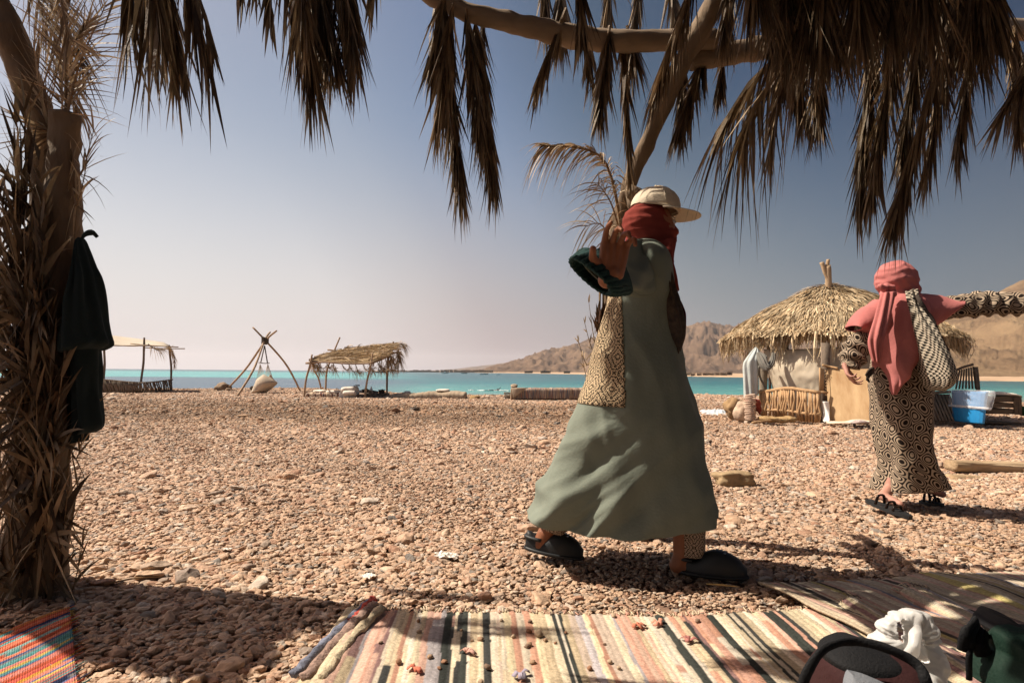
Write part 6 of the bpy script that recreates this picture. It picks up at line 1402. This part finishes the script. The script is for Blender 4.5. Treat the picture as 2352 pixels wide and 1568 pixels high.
body += hand('h', lw, lh, Vector((-.01, -.5, -.80)), (.65, -.5, .2), m_skin2, w2, s=1.0, curl=(.55, .65, .75, .85), thumb_side=-1)
body += hand('h', P(2385, 692, 3.85), P(2410, 690, 3.83), (1, -.1, 0), (0, -.3, -1), m_skin2, w2)
figure('body', w2, body, m_skin2, .0066)
eye(w2, h2 + Vector((.086, -.052, .008)), (.8, -.5, 0)); 
def d2(s, th, p, hl):
    return .014 * min(1, s * 1.4) * math.sin(th * 5 + 3.5 * s) + .02 * s * n3(math.cos(th) * 2.5, math.sin(th) * 2.5, s * 3.5) + .006 * (1 - 3 * abs(n3(p.x * 9, p.y * 9, p.z * 5)))
loft('dress', [(2020, 740, 2125, 735, 4.0, .13), (2008, 800, 2132, 800, 4.0, .14), (2000, 850, 2142, 850, 4.0, .15), (1999, 900, 2145, 900, 4.0, .165), (2006, 960, 2140, 960, 4.0, .17), (2014, 1020, 2134, 1010, 4.0, .165), (2022, 1066, 2148, 1056, 4.0, .16), (2012, 1096, 2164, 1084, 4.02, .175), (1998, 1124, 2178, 1112, 4.04, .19)], m_lace, w2, nr=110, na=110, fold=d2, caps=(True, False), solid=.004)
# sleeves of the dress: rolled and bunched
bn = lambda k, a: (lambda s, th, p, hl: a * math.sin(s * k + 1.2 * math.sin(th)) + .006 * n3(p.x * 20, p.y * 20, p.z * 20))
loft('sleeve', [(1972, 742, 2012, 760, 3.98, .055), (1958, 765, 2006, 785, 3.98, .062), (1938, 785, 1996, 812, 3.96, .068), (1930, 805, 1990, 828, 3.95, .068), (1926, 822, 1982, 842, 3.94, .062), (1930, 838, 1972, 850, 3.93, .05)], m_lace, w2, nr=60, na=54, fold=bn(26, .010), caps=(True, True))
loft('sleeve', [(2150, 682, 2140, 738, 3.97, .06), (2195, 678, 2188, 732, 3.95, .062), (2240, 672, 2238, 728, 3.93, .062), (2290, 672, 2292, 724, 3.90, .060), (2340, 676, 2345, 724, 3.87, .056), (2375, 676, 2380, 716, 3.85, .045)], m_lace, w2, nr=80, na=54, fold=lambda s, th, p, hl: (.010 if s > .4 else .003) * math.sin(s * 48 + 1.5 * math.sin(th * 2)) + .006 * n3(p.x * 18, p.y * 18, p.z * 18))
# pink shawl: body, two sleeve drapes, long point
pf = lambda s, th, p, hl: .008 * math.sin(th * 5 + 2 * s) * s + .014 * (1 - 3 * abs(noise.noise(Vector((p.x * 7 + p.z * 2.5, p.y * 6, p.z * 1.3 + 2)))))
loft('pink_shawl', [(2040, 676, 2100, 672, 3.99, .08), (2010, 700, 2130, 690, 3.98, .12), (1998, 725, 2138, 715, 3.98, .155), (1994, 760, 2134, 750, 3.98, .17), (1995, 800, 2122, 800, 3.98, .175), (2008, 836, 2102, 834, 3.93, .14), (2022, 862, 2088, 858, 3.90, .10), (2036, 886, 2072, 882, 3.87, .06), (2048, 906, 2060, 904, 3.86, .02)], m_pink, w2, nr=90, na=100, fold=pf, caps=(True, False), solid=.004)
loft('shawl_sleeve', [(2060, 674, 2090, 770, 3.98, .12), (2110, 676, 2122, 760, 3.97, .105), (2150, 680, 2148, 746, 3.965, .09), (2185, 684, 2165, 735, 3.95, .080), (2208, 686, 2186, 718, 3.945, .074)], m_pink, w2, nr=44, na=64, fold=lambda s, th, p, hl: .008 * (1 - 3 * abs(noise.noise(Vector((p.x * 5, p.y * 6, p.z * 11))))), caps=(True, False), solid=.004)
loft('shawl_sleeve', [(2040, 690, 2020, 780, 3.98, .11), (2010, 692, 2012, 785, 3.97, .10), (1985, 706, 2000, 776, 3.97, .092), (1962, 728, 1990, 770, 3.965, .085), (1948, 746, 1972, 762, 3.96, .078)], m_pink, w2, nr=44, na=60, fold=lambda s, th, p, hl: .009 * (1 - 3 * abs(noise.noise(Vector((p.x * 9, p.y * 6, p.z * 5))))), caps=(True, False), solid=.004)
# wrapped head, knot, hanging tail
caps = [(h2 + Vector((-.004, .01, .035)), h2 + Vector((.010, .01, .03)), .125, .118), (h2 + Vector((.01, -.005, .0)), h2 + Vector((.055, -.02, -.035)), .108, .068), (h2 + Vector((-.01, 0, -.05)), P(2062, 700, Y2), .088, .10), (h2 + Vector((.06, -.03, -.05)), h2 + Vector((.03, -.02, -.09)), .05, .06)]
blob('head_wrap', caps, .008, m_pink, w2, smooth=4, disp=lambda co, n: n * (.0028 * math.sin((co.z * 95 + co.x * 80 + 5 * noise.noise(co * 6))) + .004 * (1 - 3 * abs(noise.noise(Vector((co.x * 6 + co.z * 9, co.y * 7, co.z * 20 - co.x * 12)))))))
kp = P(2040, 668, 3.86); rr_ = random.Random(3); kc = []
for k in range(7):
    a = k * .9; c_ = kp + Vector((.030 * math.cos(a), -.008 * (k % 2), .030 * math.sin(a))); kc.append((c_, c_ + Vector((rr_.uniform(-.025, .025), 0, rr_.uniform(-.02, .02))), .020, .016))
blob('scarf_knot', kc, .005, m_pink, w2, smooth=2, disp=wrinkle(.003, (30, 30, 30), 2))
loft('scarf_tail', [(2026, 672, 2056, 670, 3.84, .03), (2012, 720, 2046, 716, 3.82, .035), (1998, 765, 2032, 770, 3.80, .035), (1996, 790, 2022, 800, 3.80, .03), (2006, 830, 2018, 834, 3.80, .015)], m_pink, w2, nr=50, na=44, fold=lambda s, th, p, hl: .008 * math.sin(th * 6 + 4 * s))
# checked cloth bag on her shoulder
bag = empty('shoulder_bag', P(2140, 890, 3.78), 'black and cream checked cloth bag hanging from the shoulder of the woman in pink', 'bag')
bf = lambda s, th, p, hl: .012 * min(1, 1.3 - s) * math.sin(th * 6 + 3 * s) + .012 * n3(p.x * 6, p.y * 6, p.z * 6)
loft('bag_cloth', [(2084, 668, 2104, 664, 3.86, .03), (2088, 700, 2116, 705, 3.82, .04), (2092, 740, 2142, 745, 3.78, .07), (2096, 790, 2166, 790, 3.76, .12), (2100, 835, 2186, 830, 3.75, .15), (2104, 866, 2196, 862, 3.75, .155), (2112, 885, 2186, 886, 3.76, .13), (2128, 896, 2170, 898, 3.77, .07)], m_check, bag, nr=80, na=90, fold=bf)
tube('strap', [P(2098, 664, 3.88), P(2112, 690, 3.78), P(2136, 730, 3.76), P(2160, 775, 3.70), P(2176, 810, 3.68)], [.010, .012, .014, .014, .012], m_shawl, bag, n=24, na=10, wob=.5, flat=.5)
# tassels at the hip
for k in range(6): tube('tassel', [P(2006, 845 + k * 2, 3.84), P(1996 - k, 850 + k * 4, 3.82), P(1988 + k * 2, 862 + k * 3, 3.82)], [.008, .008, .004], m_shawl, w2, n=6, na=5, seed=k)
# sandals
def sandal(h_, t_, s=1.0):
    h_, t_ = Vector(h_), Vector(t_); d = (t_ - h_).normalized(); L = (t_ - h_).length; up = Vector((0, 0, 1)); up = (up - d * up.dot(d)).normalized(); sd_ = d.cross(up)
    V = []; F = []; n = 14
    for i in range(n + 1):
        u = i / n; hw = .042 * s * math.sin(math.pi * (u * .9 + .06)) ** .45
        for y in (-1, 1):
            for z in (0, .020): V.append(h_ + d * u * L + sd_ * y * hw + up * z)
    for i in range(n):
        a = i * 4; b = a + 4
        F += [(a, b, b + 1, a + 1), (a + 2, a + 3, b + 3, b + 2), (a + 1, b + 1, b + 3, a + 3), (a, a + 2, b + 2, b)]
    F += [(0, 1, 3, 2), (n * 4, n * 4 + 2, n * 4 + 3, n * 4 + 1)]
    o = put('sandal_sole', mesh('sandal_sole', V, F, smooth=False), m_clog); adopt(w2, o)
    for u, hh in ((.30, .07), (.55, .055), (.70, .045)):
        tube('sandal_strap', [h_ + d * u * L + sd_ * .038 * s + up * .02, h_ + d * (u * L) + sd_ * .022 * s + up * hh, h_ + d * (u * L) - sd_ * .022 * s + up * hh, h_ + d * u * L - sd_ * .038 * s + up * .02], .009, m_iris, w2, n=12, na=6, flat=.5)
sandal((P(1996, 1140, 3.95).x, 3.97, .055), (P(2086, 1172, 3.72).x, 3.70, .012)); sandal((P(2118, 1130, 4.15).x, 4.17, .012), (P(2178, 1135, 4.0).x, 4.05, .012))

# ------------------------------------------------------------------ rugs
def rug(name, origin, ux, vy, W, L, stripes, label, seed, nu=260, nv=90, edge=.015, hump=None, fray=True, rib=.0024):
    "stripes run along v; colour per stripe. origin near-left corner, ux / vy unit vectors on the ground"
    rnd = random.Random(seed); V = []; C = []; UV = []
    # stripe table
    tab = []; x = 0
    while x < W:
        w_ = rnd.uniform(.007, .027); c = rnd.choice(stripes); tab.append((x, x + w_, c, rnd.uniform(.75, 1.15), rnd.uniform(0, 9))); x += w_
    st = [r_[0] for r_ in tab]
    import bisect
    for j in range(nv + 1):
        for i in range(nu + 1):
            u = i / nu * W; v = j / nv * L
            uu = u + .010 * n3(u * 3, v * 2.2, seed) + .004 * n3(u * 11, v * 7, seed + 4)
            k = max(0, min(len(tab) - 1, bisect.bisect_right(st, uu) - 1)); a, b_, c, br, ph_ = tab[k]; f = (uu - a) / (b_ - a)
            tone = br * (1 + .22 * n3(u * 30, v * 9, ph_)); 
            if n3(k * 5.7, v * 2.4, 3) > .42: c = tab[(k * 7 + 3) % len(tab)][2]
            z = .016 + rib * (math.sin(math.pi * min(1, max(0, f))) ** .6) + .002 * n3(u * 60, v * 60, 2)
            q = Vector(origin) + Vector(ux) * (u) + Vector(vy) * (v + (edge * n3(u * 9, 1, seed) + .006 * math.sin(k * 2.3) if j == nv else 0))
            z += .010 * n3(q.x * 3.5, q.y * 3.5, 6) + .006
            if hump: q, z = hump(q, z, u / W, v / L)
            V.append((q.x, q.y, z)); C.append(tuple(min(1, max(0, x_ * tone)) for x_ in c)); UV.append((u, v))
    F = [(j * (nu + 1) + i, j * (nu + 1) + i + 1, (j + 1) * (nu + 1) + i + 1, (j + 1) * (nu + 1) + i) for j in range(nv) for i in range(nu)]
    return V, F, C, UV, tab
def rug_mat(name):
    m = bpy.data.materials.new(name); m.use_nodes = True; t = m.node_tree; b = t.nodes['Principled BSDF']; b.inputs['Roughness'].default_value = .95; b.inputs['Specular IOR Level'].default_value = .1
    at = t.nodes.new('ShaderNodeAttribute'); at.attribute_name = 'Col'; tc = t.nodes.new('ShaderNodeTexCoord')
    wv = t.nodes.new('ShaderNodeTexWave'); wv.bands_direction = 'Y'; wv.inputs['Scale'].default_value = 42; wv.inputs['Distortion'].default_value = 3.5; wv.inputs['Detail'].default_value = 2; wv.inputs['Detail Scale'].default_value = 2.5; t.links.new(tc.outputs['UV'], wv.inputs['Vector'])
    nz = t.nodes.new('ShaderNodeTexNoise'); nz.inputs['Scale'].default_value = 90; nz.inputs['Detail'].default_value = 4; t.links.new(tc.outputs['UV'], nz.inputs['Vector'])
    r = ramp(t, [(.3, (.62, .60, .58)), (.75, (1.15, 1.13, 1.1))]); t.links.new(nz.outputs[0], r.inputs[0])
    mx = t.nodes.new('ShaderNodeMix'); mx.data_type = 'RGBA'; mx.blend_type = 'MULTIPLY'; mx.inputs[0].default_value = .8; t.links.new(at.outputs['Color'], mx.inputs[6]); t.links.new(r.outputs[0], mx.inputs[7]); t.links.new(mx.outputs[2], b.inputs['Base Color'])
    ad = t.nodes.new('ShaderNodeMath'); ad.operation = 'ADD'; t.links.new(wv.outputs['Fac'], ad.inputs[0]); t.links.new(nz.outputs[0], ad.inputs[1])
    bp = t.nodes.new('ShaderNodeBump'); bp.inputs['Strength'].default_value = .55; bp.inputs['Distance'].default_value = .004; t.links.new(ad.outputs[0], bp.inputs['Height']); t.links.new(bp.outputs[0], b.inputs['Normal'])
    return m
m_rug = rug_mat('woven_rags')
CR = (.62, .52, .37); PK = (.58, .34, .26)
RUGC = [CR, CR, (.58, .50, .35), (.66, .58, .46), (.66, .58, .46), PK, (.60, .39, .31), (.66, .46, .36), (.62, .54, .40), (.045, .05, .045), (.05, .052, .05), (.54, .44, .30), (.28, .17, .16), (.60, .49, .40), (.40, .37, .38), (.50, .28, .20), (.62, .53, .36), (.66, .60, .50)]
def frame_rug():
    th = R(-2.6); ux = (math.cos(th), math.sin(th), 0); vy = (-math.sin(th) * -1, math.cos(th), 0); vy = (math.sin(-th) * -1, math.cos(th), 0)
    vy = (-.055, .998, 0)
    o0 = Vector((-.50, .9, 0))
    def hump(q, z, u, v):
        # far edge swings away to the right; left margin pulled in with folds
        if u > .45: q.y += (u - .45) ** 1.6 * 1.25 * v
        k = max(0, .13 - u) / .13; q.x += -.05 * k * (1 - v); z += .03 * k * abs(math.sin(u * 60)) * (1 - v * .5)
        z += .03 * math.exp(-((u - .74) / .02) ** 2) * v + .025 * math.exp(-((u - .86) / .025) ** 2) * v
        return q, z
    V, F, C, UV, tab = rug('rug', o0, ux, vy, 2.45, 1.33, RUGC, '', 5, nu=560, nv=120, hump=hump)
    o = put('rag_rug', mesh('rag_rug', V, F, uvs=UV, cols=C), m_rug); tag(o, 'large faded cream and pink striped rag rug spread across the bottom of the view', 'rug')
    o.modifiers.new('s', 'SOLIDIFY').thickness = .008
    # frayed ends along the far edge
    rnd = random.Random(2); mb = MB(); nu = 560
    for k in range(150):
        i = rnd.randrange(4, nu - 4); p = Vector(V[120 * (nu + 1) + i]); l = rnd.uniform(.01, .05)
        mb.tube([p + Vector((0, -.01, .002)), p + Vector((rnd.uniform(-.01, .01), l * .5, .004)), p + Vector((rnd.uniform(-.02, .02), l, -.008))], [.0028, .002, .001], na=4, col=rnd.choice([CR, PK, (.2, .15, .13), CR]))
    f_ = mb.build('fringe', m_rug, None, kind='stuff'); f_.parent = o
    return o, V
RUG, RV = frame_rug()
# second rug tucked in on the right, crumpled
def rug2():
    def hump(q, z, u, v): return q, z + .003 + .022 * max(0, math.sin(u * 17 + v * 2.0)) ** 3 * (.4 + .6 * v) + .012 * n3(q.x * 6, q.y * 4)
    V, F, C, UV, tab = rug('rug', Vector((1.38, 1.2, 0)), (.985, .17, 0), (-.30, .954, 0), 2.2, 1.36, [(.66, .57, .44), (.64, .56, .42), (.66, .44, .35), (.56, .46, .33), (.50, .42, .30), (.60, .50, .37), (.09, .08, .07), (.55, .32, .25), (.34, .25, .22), (.50, .42, .18), (.26, .26, .30), (.58, .46, .36)], '', 9, nu=380, nv=110, hump=hump)
    o = put('rag_rug', mesh('rag_rug', V, F, uvs=UV, cols=C), m_rug); tag(o, 'second, darker crumpled striped rug in the shade at the bottom right', 'rug'); o.modifiers.new('s', 'SOLIDIFY').thickness = .008
rug2()
# rolled red and blue left margin of the large rug
for (a, b, c, cl, r_) in (((862, 1408), (800, 1470), (700, 1590), (.30, .20, .16), .016), ((850, 1402), (770, 1478), (672, 1580), (.16, .17, .22), .013), ((858, 1396), (828, 1430), (800, 1452), (.42, .07, .05), .014), ((878, 1416), (810, 1490), (740, 1590), (.45, .37, .25), .014)):
    q = [G(*a), G(*b), G(*c)]; q = [v + Vector((0, 0, .035)) for v in q]
    o = tube('rug_fold', q, r_, mat('fold_' + str(int(r_ * 1000)) + str(a[0]), cl, rough=.95, bump=.8, bscale=80, var=.3, vscale=40), n=40, na=12, wob=.6, seed=a[0], flat=.55); o.parent = RUG
# bright small rug in the lower left corner
def rug3():
    cols = [(.62, .12, .09), (.66, .20, .12), (.02, .03, .08), (.62, .34, .04), (.50, .10, .05), (.24, .22, .22), (.66, .45, .12), (.12, .32, .32), (.30, .48, .46), (.62, .22, .18), (.10, .14, .28), (.60, .26, .08)]
    a = G(146, 1404); d = Vector((-.995, -.10, 0)); d = (G(0, 1458) - G(130, 1405)).normalized()
    n_ = (G(152, 1568) - G(140, 1408)).normalized()
    V, F, C, UV, tab = rug('rug', a + Vector((.02, 0, 0)), n_, d, 1.0, .8, cols, '', 14, nu=200, nv=50, edge=.01)
    # u runs towards the camera, v runs left: stripes run along v
    o = put('bright_rug', mesh('bright_rug', V, [f[::-1] for f in F], uvs=UV, cols=C), m_rug); tag(o, 'small bright red, orange, navy and teal striped rug in the lower left corner', 'rug'); o.modifiers.new('s', 'SOLIDIFY').thickness = .008
    rnd = random.Random(7); mb = MB()
    for k in range(40):
        i = int(k / 40 * 200); p = Vector(V[i]); mb.tube([p, p - d * rnd.uniform(.015, .04) + Vector((0, rnd.uniform(-.01, .01), 0))], [.003, .0015], na=4, col=rnd.choice(cols))
    f_ = mb.build('fringe', m_rug, None, kind='stuff'); f_.parent = o
rug3()
# pebbles scattered on the large rug
from mathutils.bvhtree import BVHTree
bm = bmesh.new(); bm.from_mesh(RUG.data); bvh = BVHTree.FromBMesh(bm); bm.free()
def rug_z(p):
    h = bvh.ray_cast(Vector((p.x, p.y, 1)), Vector((0, 0, -1))); return h[0].z if h[0] else .02
m_rp = [mat('rug_pebble_%d' % i, c, rough=.85, bump=.5, bscale=60, var=.2, vscale=30) for i, c in enumerate(((.27, .14, .08), (.33, .21, .13), (.20, .13, .09), (.42, .31, .21)))]
cr_ = cv(1100, 2300, 1.3067); rnd = random.Random(12)
for k, (x, y, s_) in enumerate(((1183, 229, 8), (1333, 235, 9), (1327, 285, 11), (1245, 315, 10), (1378, 302, 19), (1413, 327, 10), (1330, 358, 13), (1318, 368, 11), (1348, 450, 12), (1075, 336, 12), (1110, 488, 15), (885, 460, 12), (860, 488, 9), (810, 432, 12), (752, 290, 11), (647, 455, 14), (750, 225, 9), (975, 278, 7), (1520, 287, 8), (1645, 473, 12), (1750, 436, 12), (1797, 472, 10), (1770, 212, 11), (1848, 196, 11), (2207, 240, 11), (1722, 348, 7), (1075, 556, 12), (1465, 340, 7), (552, 362, 9), (1030, 340, 7))):
    q = G(*cr_(x, y), .03); z = rug_z(q); r_ = s_ / 1.3067 / 1.7415 * 1.0 * (Vector((q.x, q.y, q.z - .85)).length) / 1437 * 1.15
    o = rock('rug_pebble', (q.x, q.y, z + r_ * .55), (r_ * 1.1, r_ * .9, r_ * .75), rnd.choice(m_rp), 50 + k, rnd.random() * 3, sub=2, rough=.3)
    if k == 4: tag(o, 'largest rough dark brown stone lying on the big rug', 'pebble', 'pebbles on the big rug')
    else: tag(o, 'small brown pebble lying on the big striped rug', 'pebble', 'pebbles on the big rug')
# loose rag ends on the rug
for k, (x, y, cl) in enumerate(((735, 490, (.55, .16, .10)), (2005, 252, (.60, .26, .18)), (1885, 265, (.45, .16, .10)), (2165, 340, (.35, .14, .12)), (1000, 415, (.60, .35, .28)), (1285, 512, (.30, .26, .32)))):
    q = G(*cr_(x, y), .03); q.z = rug_z(q) + .004; mb = MB(); rr2 = random.Random(k)
    for j in range(4):
        a = rr2.uniform(0, 6.28); l = rr2.uniform(.015, .035); d = Vector((math.cos(a), math.sin(a), 0)); sd_ = Vector((-d.y, d.x, 0)) * .007
        pts = [q, q + d * l * .5 + Vector((0, 0, .010)), q + d * l + Vector((0, 0, .002))]
        mb.add([pts[0] - sd_ * .4, pts[0] + sd_ * .4, pts[1] + sd_, pts[1] - sd_, pts[2] + sd_ * 1.2, pts[2] - sd_ * .8], [(0, 1, 2, 3), (3, 2, 4, 5)])
    o = put('rag_end', mesh('rag_end', mb.v, mb.f), mat('rag_%d' % k, cl, rough=.95, bump=.3)); o.modifiers.new('s', 'SOLIDIFY').thickness = .002; o.parent = RUG
# ------------------------------------------------------------------ bags beside the camera
m_bagred = mat('dark_red_canvas', (.028, .006, .006), rough=.85, bump=.3, bscale=80)
m_strap = mat('black_webbing', (.004, .004, .005), rough=.8, bump=.3, bscale=200)
e = empty('backpack', G(1980, 1700), 'dark red backpack with black straps and grey pocket at the bottom edge', 'backpack')
YB_ = 1.32
loft('bag_body', [(1930, 1492, 2060, 1494, YB_, .03), (1886, 1512, 2104, 1520, YB_, .08), (1866, 1545, 2126, 1555, YB_, .11), (1852, 1600, 2140, 1610, YB_, .13), (1848, 1680, 2150, 1690, YB_, .14), (1850, 1740, 2150, 1740, YB_, .13)], m_bagred, e, nr=50, na=70, power=.7, fold=lambda s, th, p, hl: .006 * n3(p.x * 14, p.y * 14, p.z * 14))
tube('top_webbing', [P(1836, 1590, 1.20), P(1862, 1528, 1.20), P(1900, 1486, 1.22), P(1958, 1472, 1.24), P(2030, 1486, 1.22), P(2100, 1520, 1.2), P(2126, 1560, 1.18), P(2134, 1620, 1.18)], .010, m_strap, e, n=50, na=10, flat=.6, wob=.15)
loft('lid', [(1916, 1466, 1970, 1462, 1.34, .03), (1890, 1482, 2010, 1478, 1.33, .05), (1880, 1500, 2060, 1502, 1.32, .07), (1884, 1520, 2080, 1522, 1.32, .08)], m_strap, e, nr=20, na=50, power=.8)
loft('grey_pocket', [(1948, 1540, 1956, 1544, 1.19, .01), (1944, 1556, 2010, 1560, 1.18, .02), (1940, 1590, 2070, 1600, 1.17, .025), (1938, 1700, 2080, 1700, 1.17, .03)], mat('pale_grey_mesh', (.16, .17, .19), rough=.7, bump=.3, bscale=150), e, nr=26, na=40, power=.5)
m_pb = mat('white_polythene', (.82, .81, .79), rough=.38, spec=.5, trans=.45, bump=.5, bscale=18)
e = empty('plastic_bag', G(2090, 1650), 'white plastic carrier bag with its handles standing up', 'plastic bag')
cr2 = lambda s, th, p, hl: .0035 * math.sin(th * 6 + 5 * s + 3 * n3(p.x * 6, p.z * 6)) + .009 * n3(p.x * 15, p.y * 15, p.z * 8) + .005 * (1 - 3.2 * abs(n3(p.x * 34, p.y * 34, p.z * 14)))
def hp(x, y): return cv(2800, 2000, 1.8148)(x, y)
YP = 1.6
hole = P(*hp(1470, 975), YP)
def bagfold(s, th, p, hl):
    dx, dz = p.x - hole.x, p.z - hole.z; rr_ = math.hypot(dx, dz); a = math.atan2(dz, dx)
    rad = .009 * math.sin(a * 8 + 2.5 * noise.noise(p * 9)) * min(1, rr_ * 9) * (1 - .35 * s)
    return rad + .012 * n3(p.x * 11, p.y * 30, p.z * 7) + .0045 * (1 - 3.2 * abs(noise.noise(Vector((a * 4, rr_ * 8, p.y * 20))))) + .002 * (1 - 3.2 * abs(noise.noise(p * 55)))
o = loft('bag_body', [(*hp(a, b), *hp(c, b + 3), YP, t) for (a, b, c, t) in ((1500, 806, 1600, .012), (1400, 830, 1668, .022), (1330, 875, 1704, .028), (1286, 940, 1712, .032), (1256, 1020, 1722, .040), (1243, 1100, 1738, .055), (1246, 1180, 1758, .075), (1300, 1290, 1778, .09), (1400, 1420, 1790, .10))], m_pb, e, nr=130, na=150, power=.85, fold=bagfold)
me = o.data; bm = bmesh.new(); bm.from_mesh(me); kill = []
for f_ in bm.faces:
    c_ = f_.calc_center_median(); dx, dz = c_.x - hole.x, c_.z - hole.z; u_ = dx * .90 + dz * .42; v_ = -dx * .42 + dz * .90
    if (u_ / .026) ** 2 + (v_ / .046) ** 2 < 1 + .3 * n3(dx * 40, dz * 40): kill.append(f_)
bmesh.ops.delete(bm, geom=kill, context='FACES'); bm.to_mesh(me); bm.free()
o.modifiers.new('s', 'SOLIDIFY').thickness = .002
loft('inner_fold', [(*hp(1560, 905), *hp(1600, 900), YP - .03, .006), (*hp(1520, 960), *hp(1610, 960), YP - .045, .012), (*hp(1500, 1040), *hp(1600, 1050), YP - .055, .014), (*hp(1470, 1110), *hp(1580, 1140), YP - .05, .010), (*hp(1450, 1160), *hp(1500, 1180), YP - .04, .004)], m_pb, e, nr=40, na=40, fold=lambda s, th, p, hl: .004 * n3(p.x * 30, p.y * 30, p.z * 30))
m_green = mat('dark_green_canvas', (.004, .020, .012), rough=.75, bump=.3, bscale=120)
e = empty('green_bag', G(2330, 1700), 'dark green bag with a knotted black strap in the bottom right corner', 'bag')
def Q(x, y): return hp(x, y)
loft('bag_body', [(*Q(2150, 935), *Q(2420, 920), 1.28, .02), (*Q(2120, 1010), *Q(2500, 1000), 1.26, .05), (*Q(2060, 1130), *Q(2560, 1130), 1.25, .08), (*Q(2000, 1250), *Q(2600, 1250), 1.24, .10), (*Q(1940, 1400), *Q(2640, 1400), 1.24, .11)], m_green, e, nr=40, na=60, power=.6, fold=lambda s, th, p, hl: .004 * n3(p.x * 14, p.y * 14, p.z * 14))
loft('dark_flap', [(*Q(2120, 800), *Q(2150, 815), 1.34, .02), (*Q(2060, 830), *Q(2280, 830), 1.34, .05), (*Q(2010, 860), *Q(2400, 900), 1.33, .07), (*Q(1970, 920), *Q(2460, 960), 1.32, .08), (*Q(2040, 1010), *Q(2500, 1020), 1.32, .08), (*Q(2090, 1060), *Q(2500, 1060), 1.32, .06)], m_black, e, nr=40, na=50, fold=lambda s, th, p, hl: .008 * n3(p.x * 16, p.y * 16, p.z * 16))
for k, (a, b, c) in enumerate((((2000, 870), (1930, 960), (1905, 1080)), ((2010, 900), (1960, 1000), (1935, 1090)), ((2040, 940), (2020, 1040), (2035, 1120)), ((2070, 960), (2060, 1060), (2080, 1110)), ((2060, 1080), (1960, 1090), (1955, 1300)))):
    tube('strap', [P(*Q(*a), 1.3), P(*Q(*b), 1.28), P(*Q(*c), 1.29)], .011 if k < 4 else .006, m_strap, e, n=16, na=8, flat=.6, wob=.2, seed=k)

# ------------------------------------------------------------------ air
def haze():
    mb = MB(); mb.box((0, 3000, 118), (7200, 6600, 122))
    m = bpy.data.materials.new('haze_air'); m.use_nodes = True; t = m.node_tree; t.nodes.clear()
    o = t.nodes.new('ShaderNodeOutputMaterial'); v = t.nodes.new('ShaderNodeVolumePrincipled')
    v.inputs['Color'].default_value = (.97, .94, .955, 1); v.inputs['Density'].default_value = 0.85e-4; v.inputs['Anisotropy'].default_value = 0.2
    t.links.new(v.outputs[0], o.inputs['Volume'])
    h = mb.build('haze', m, smooth=False, kind='stuff')
haze()
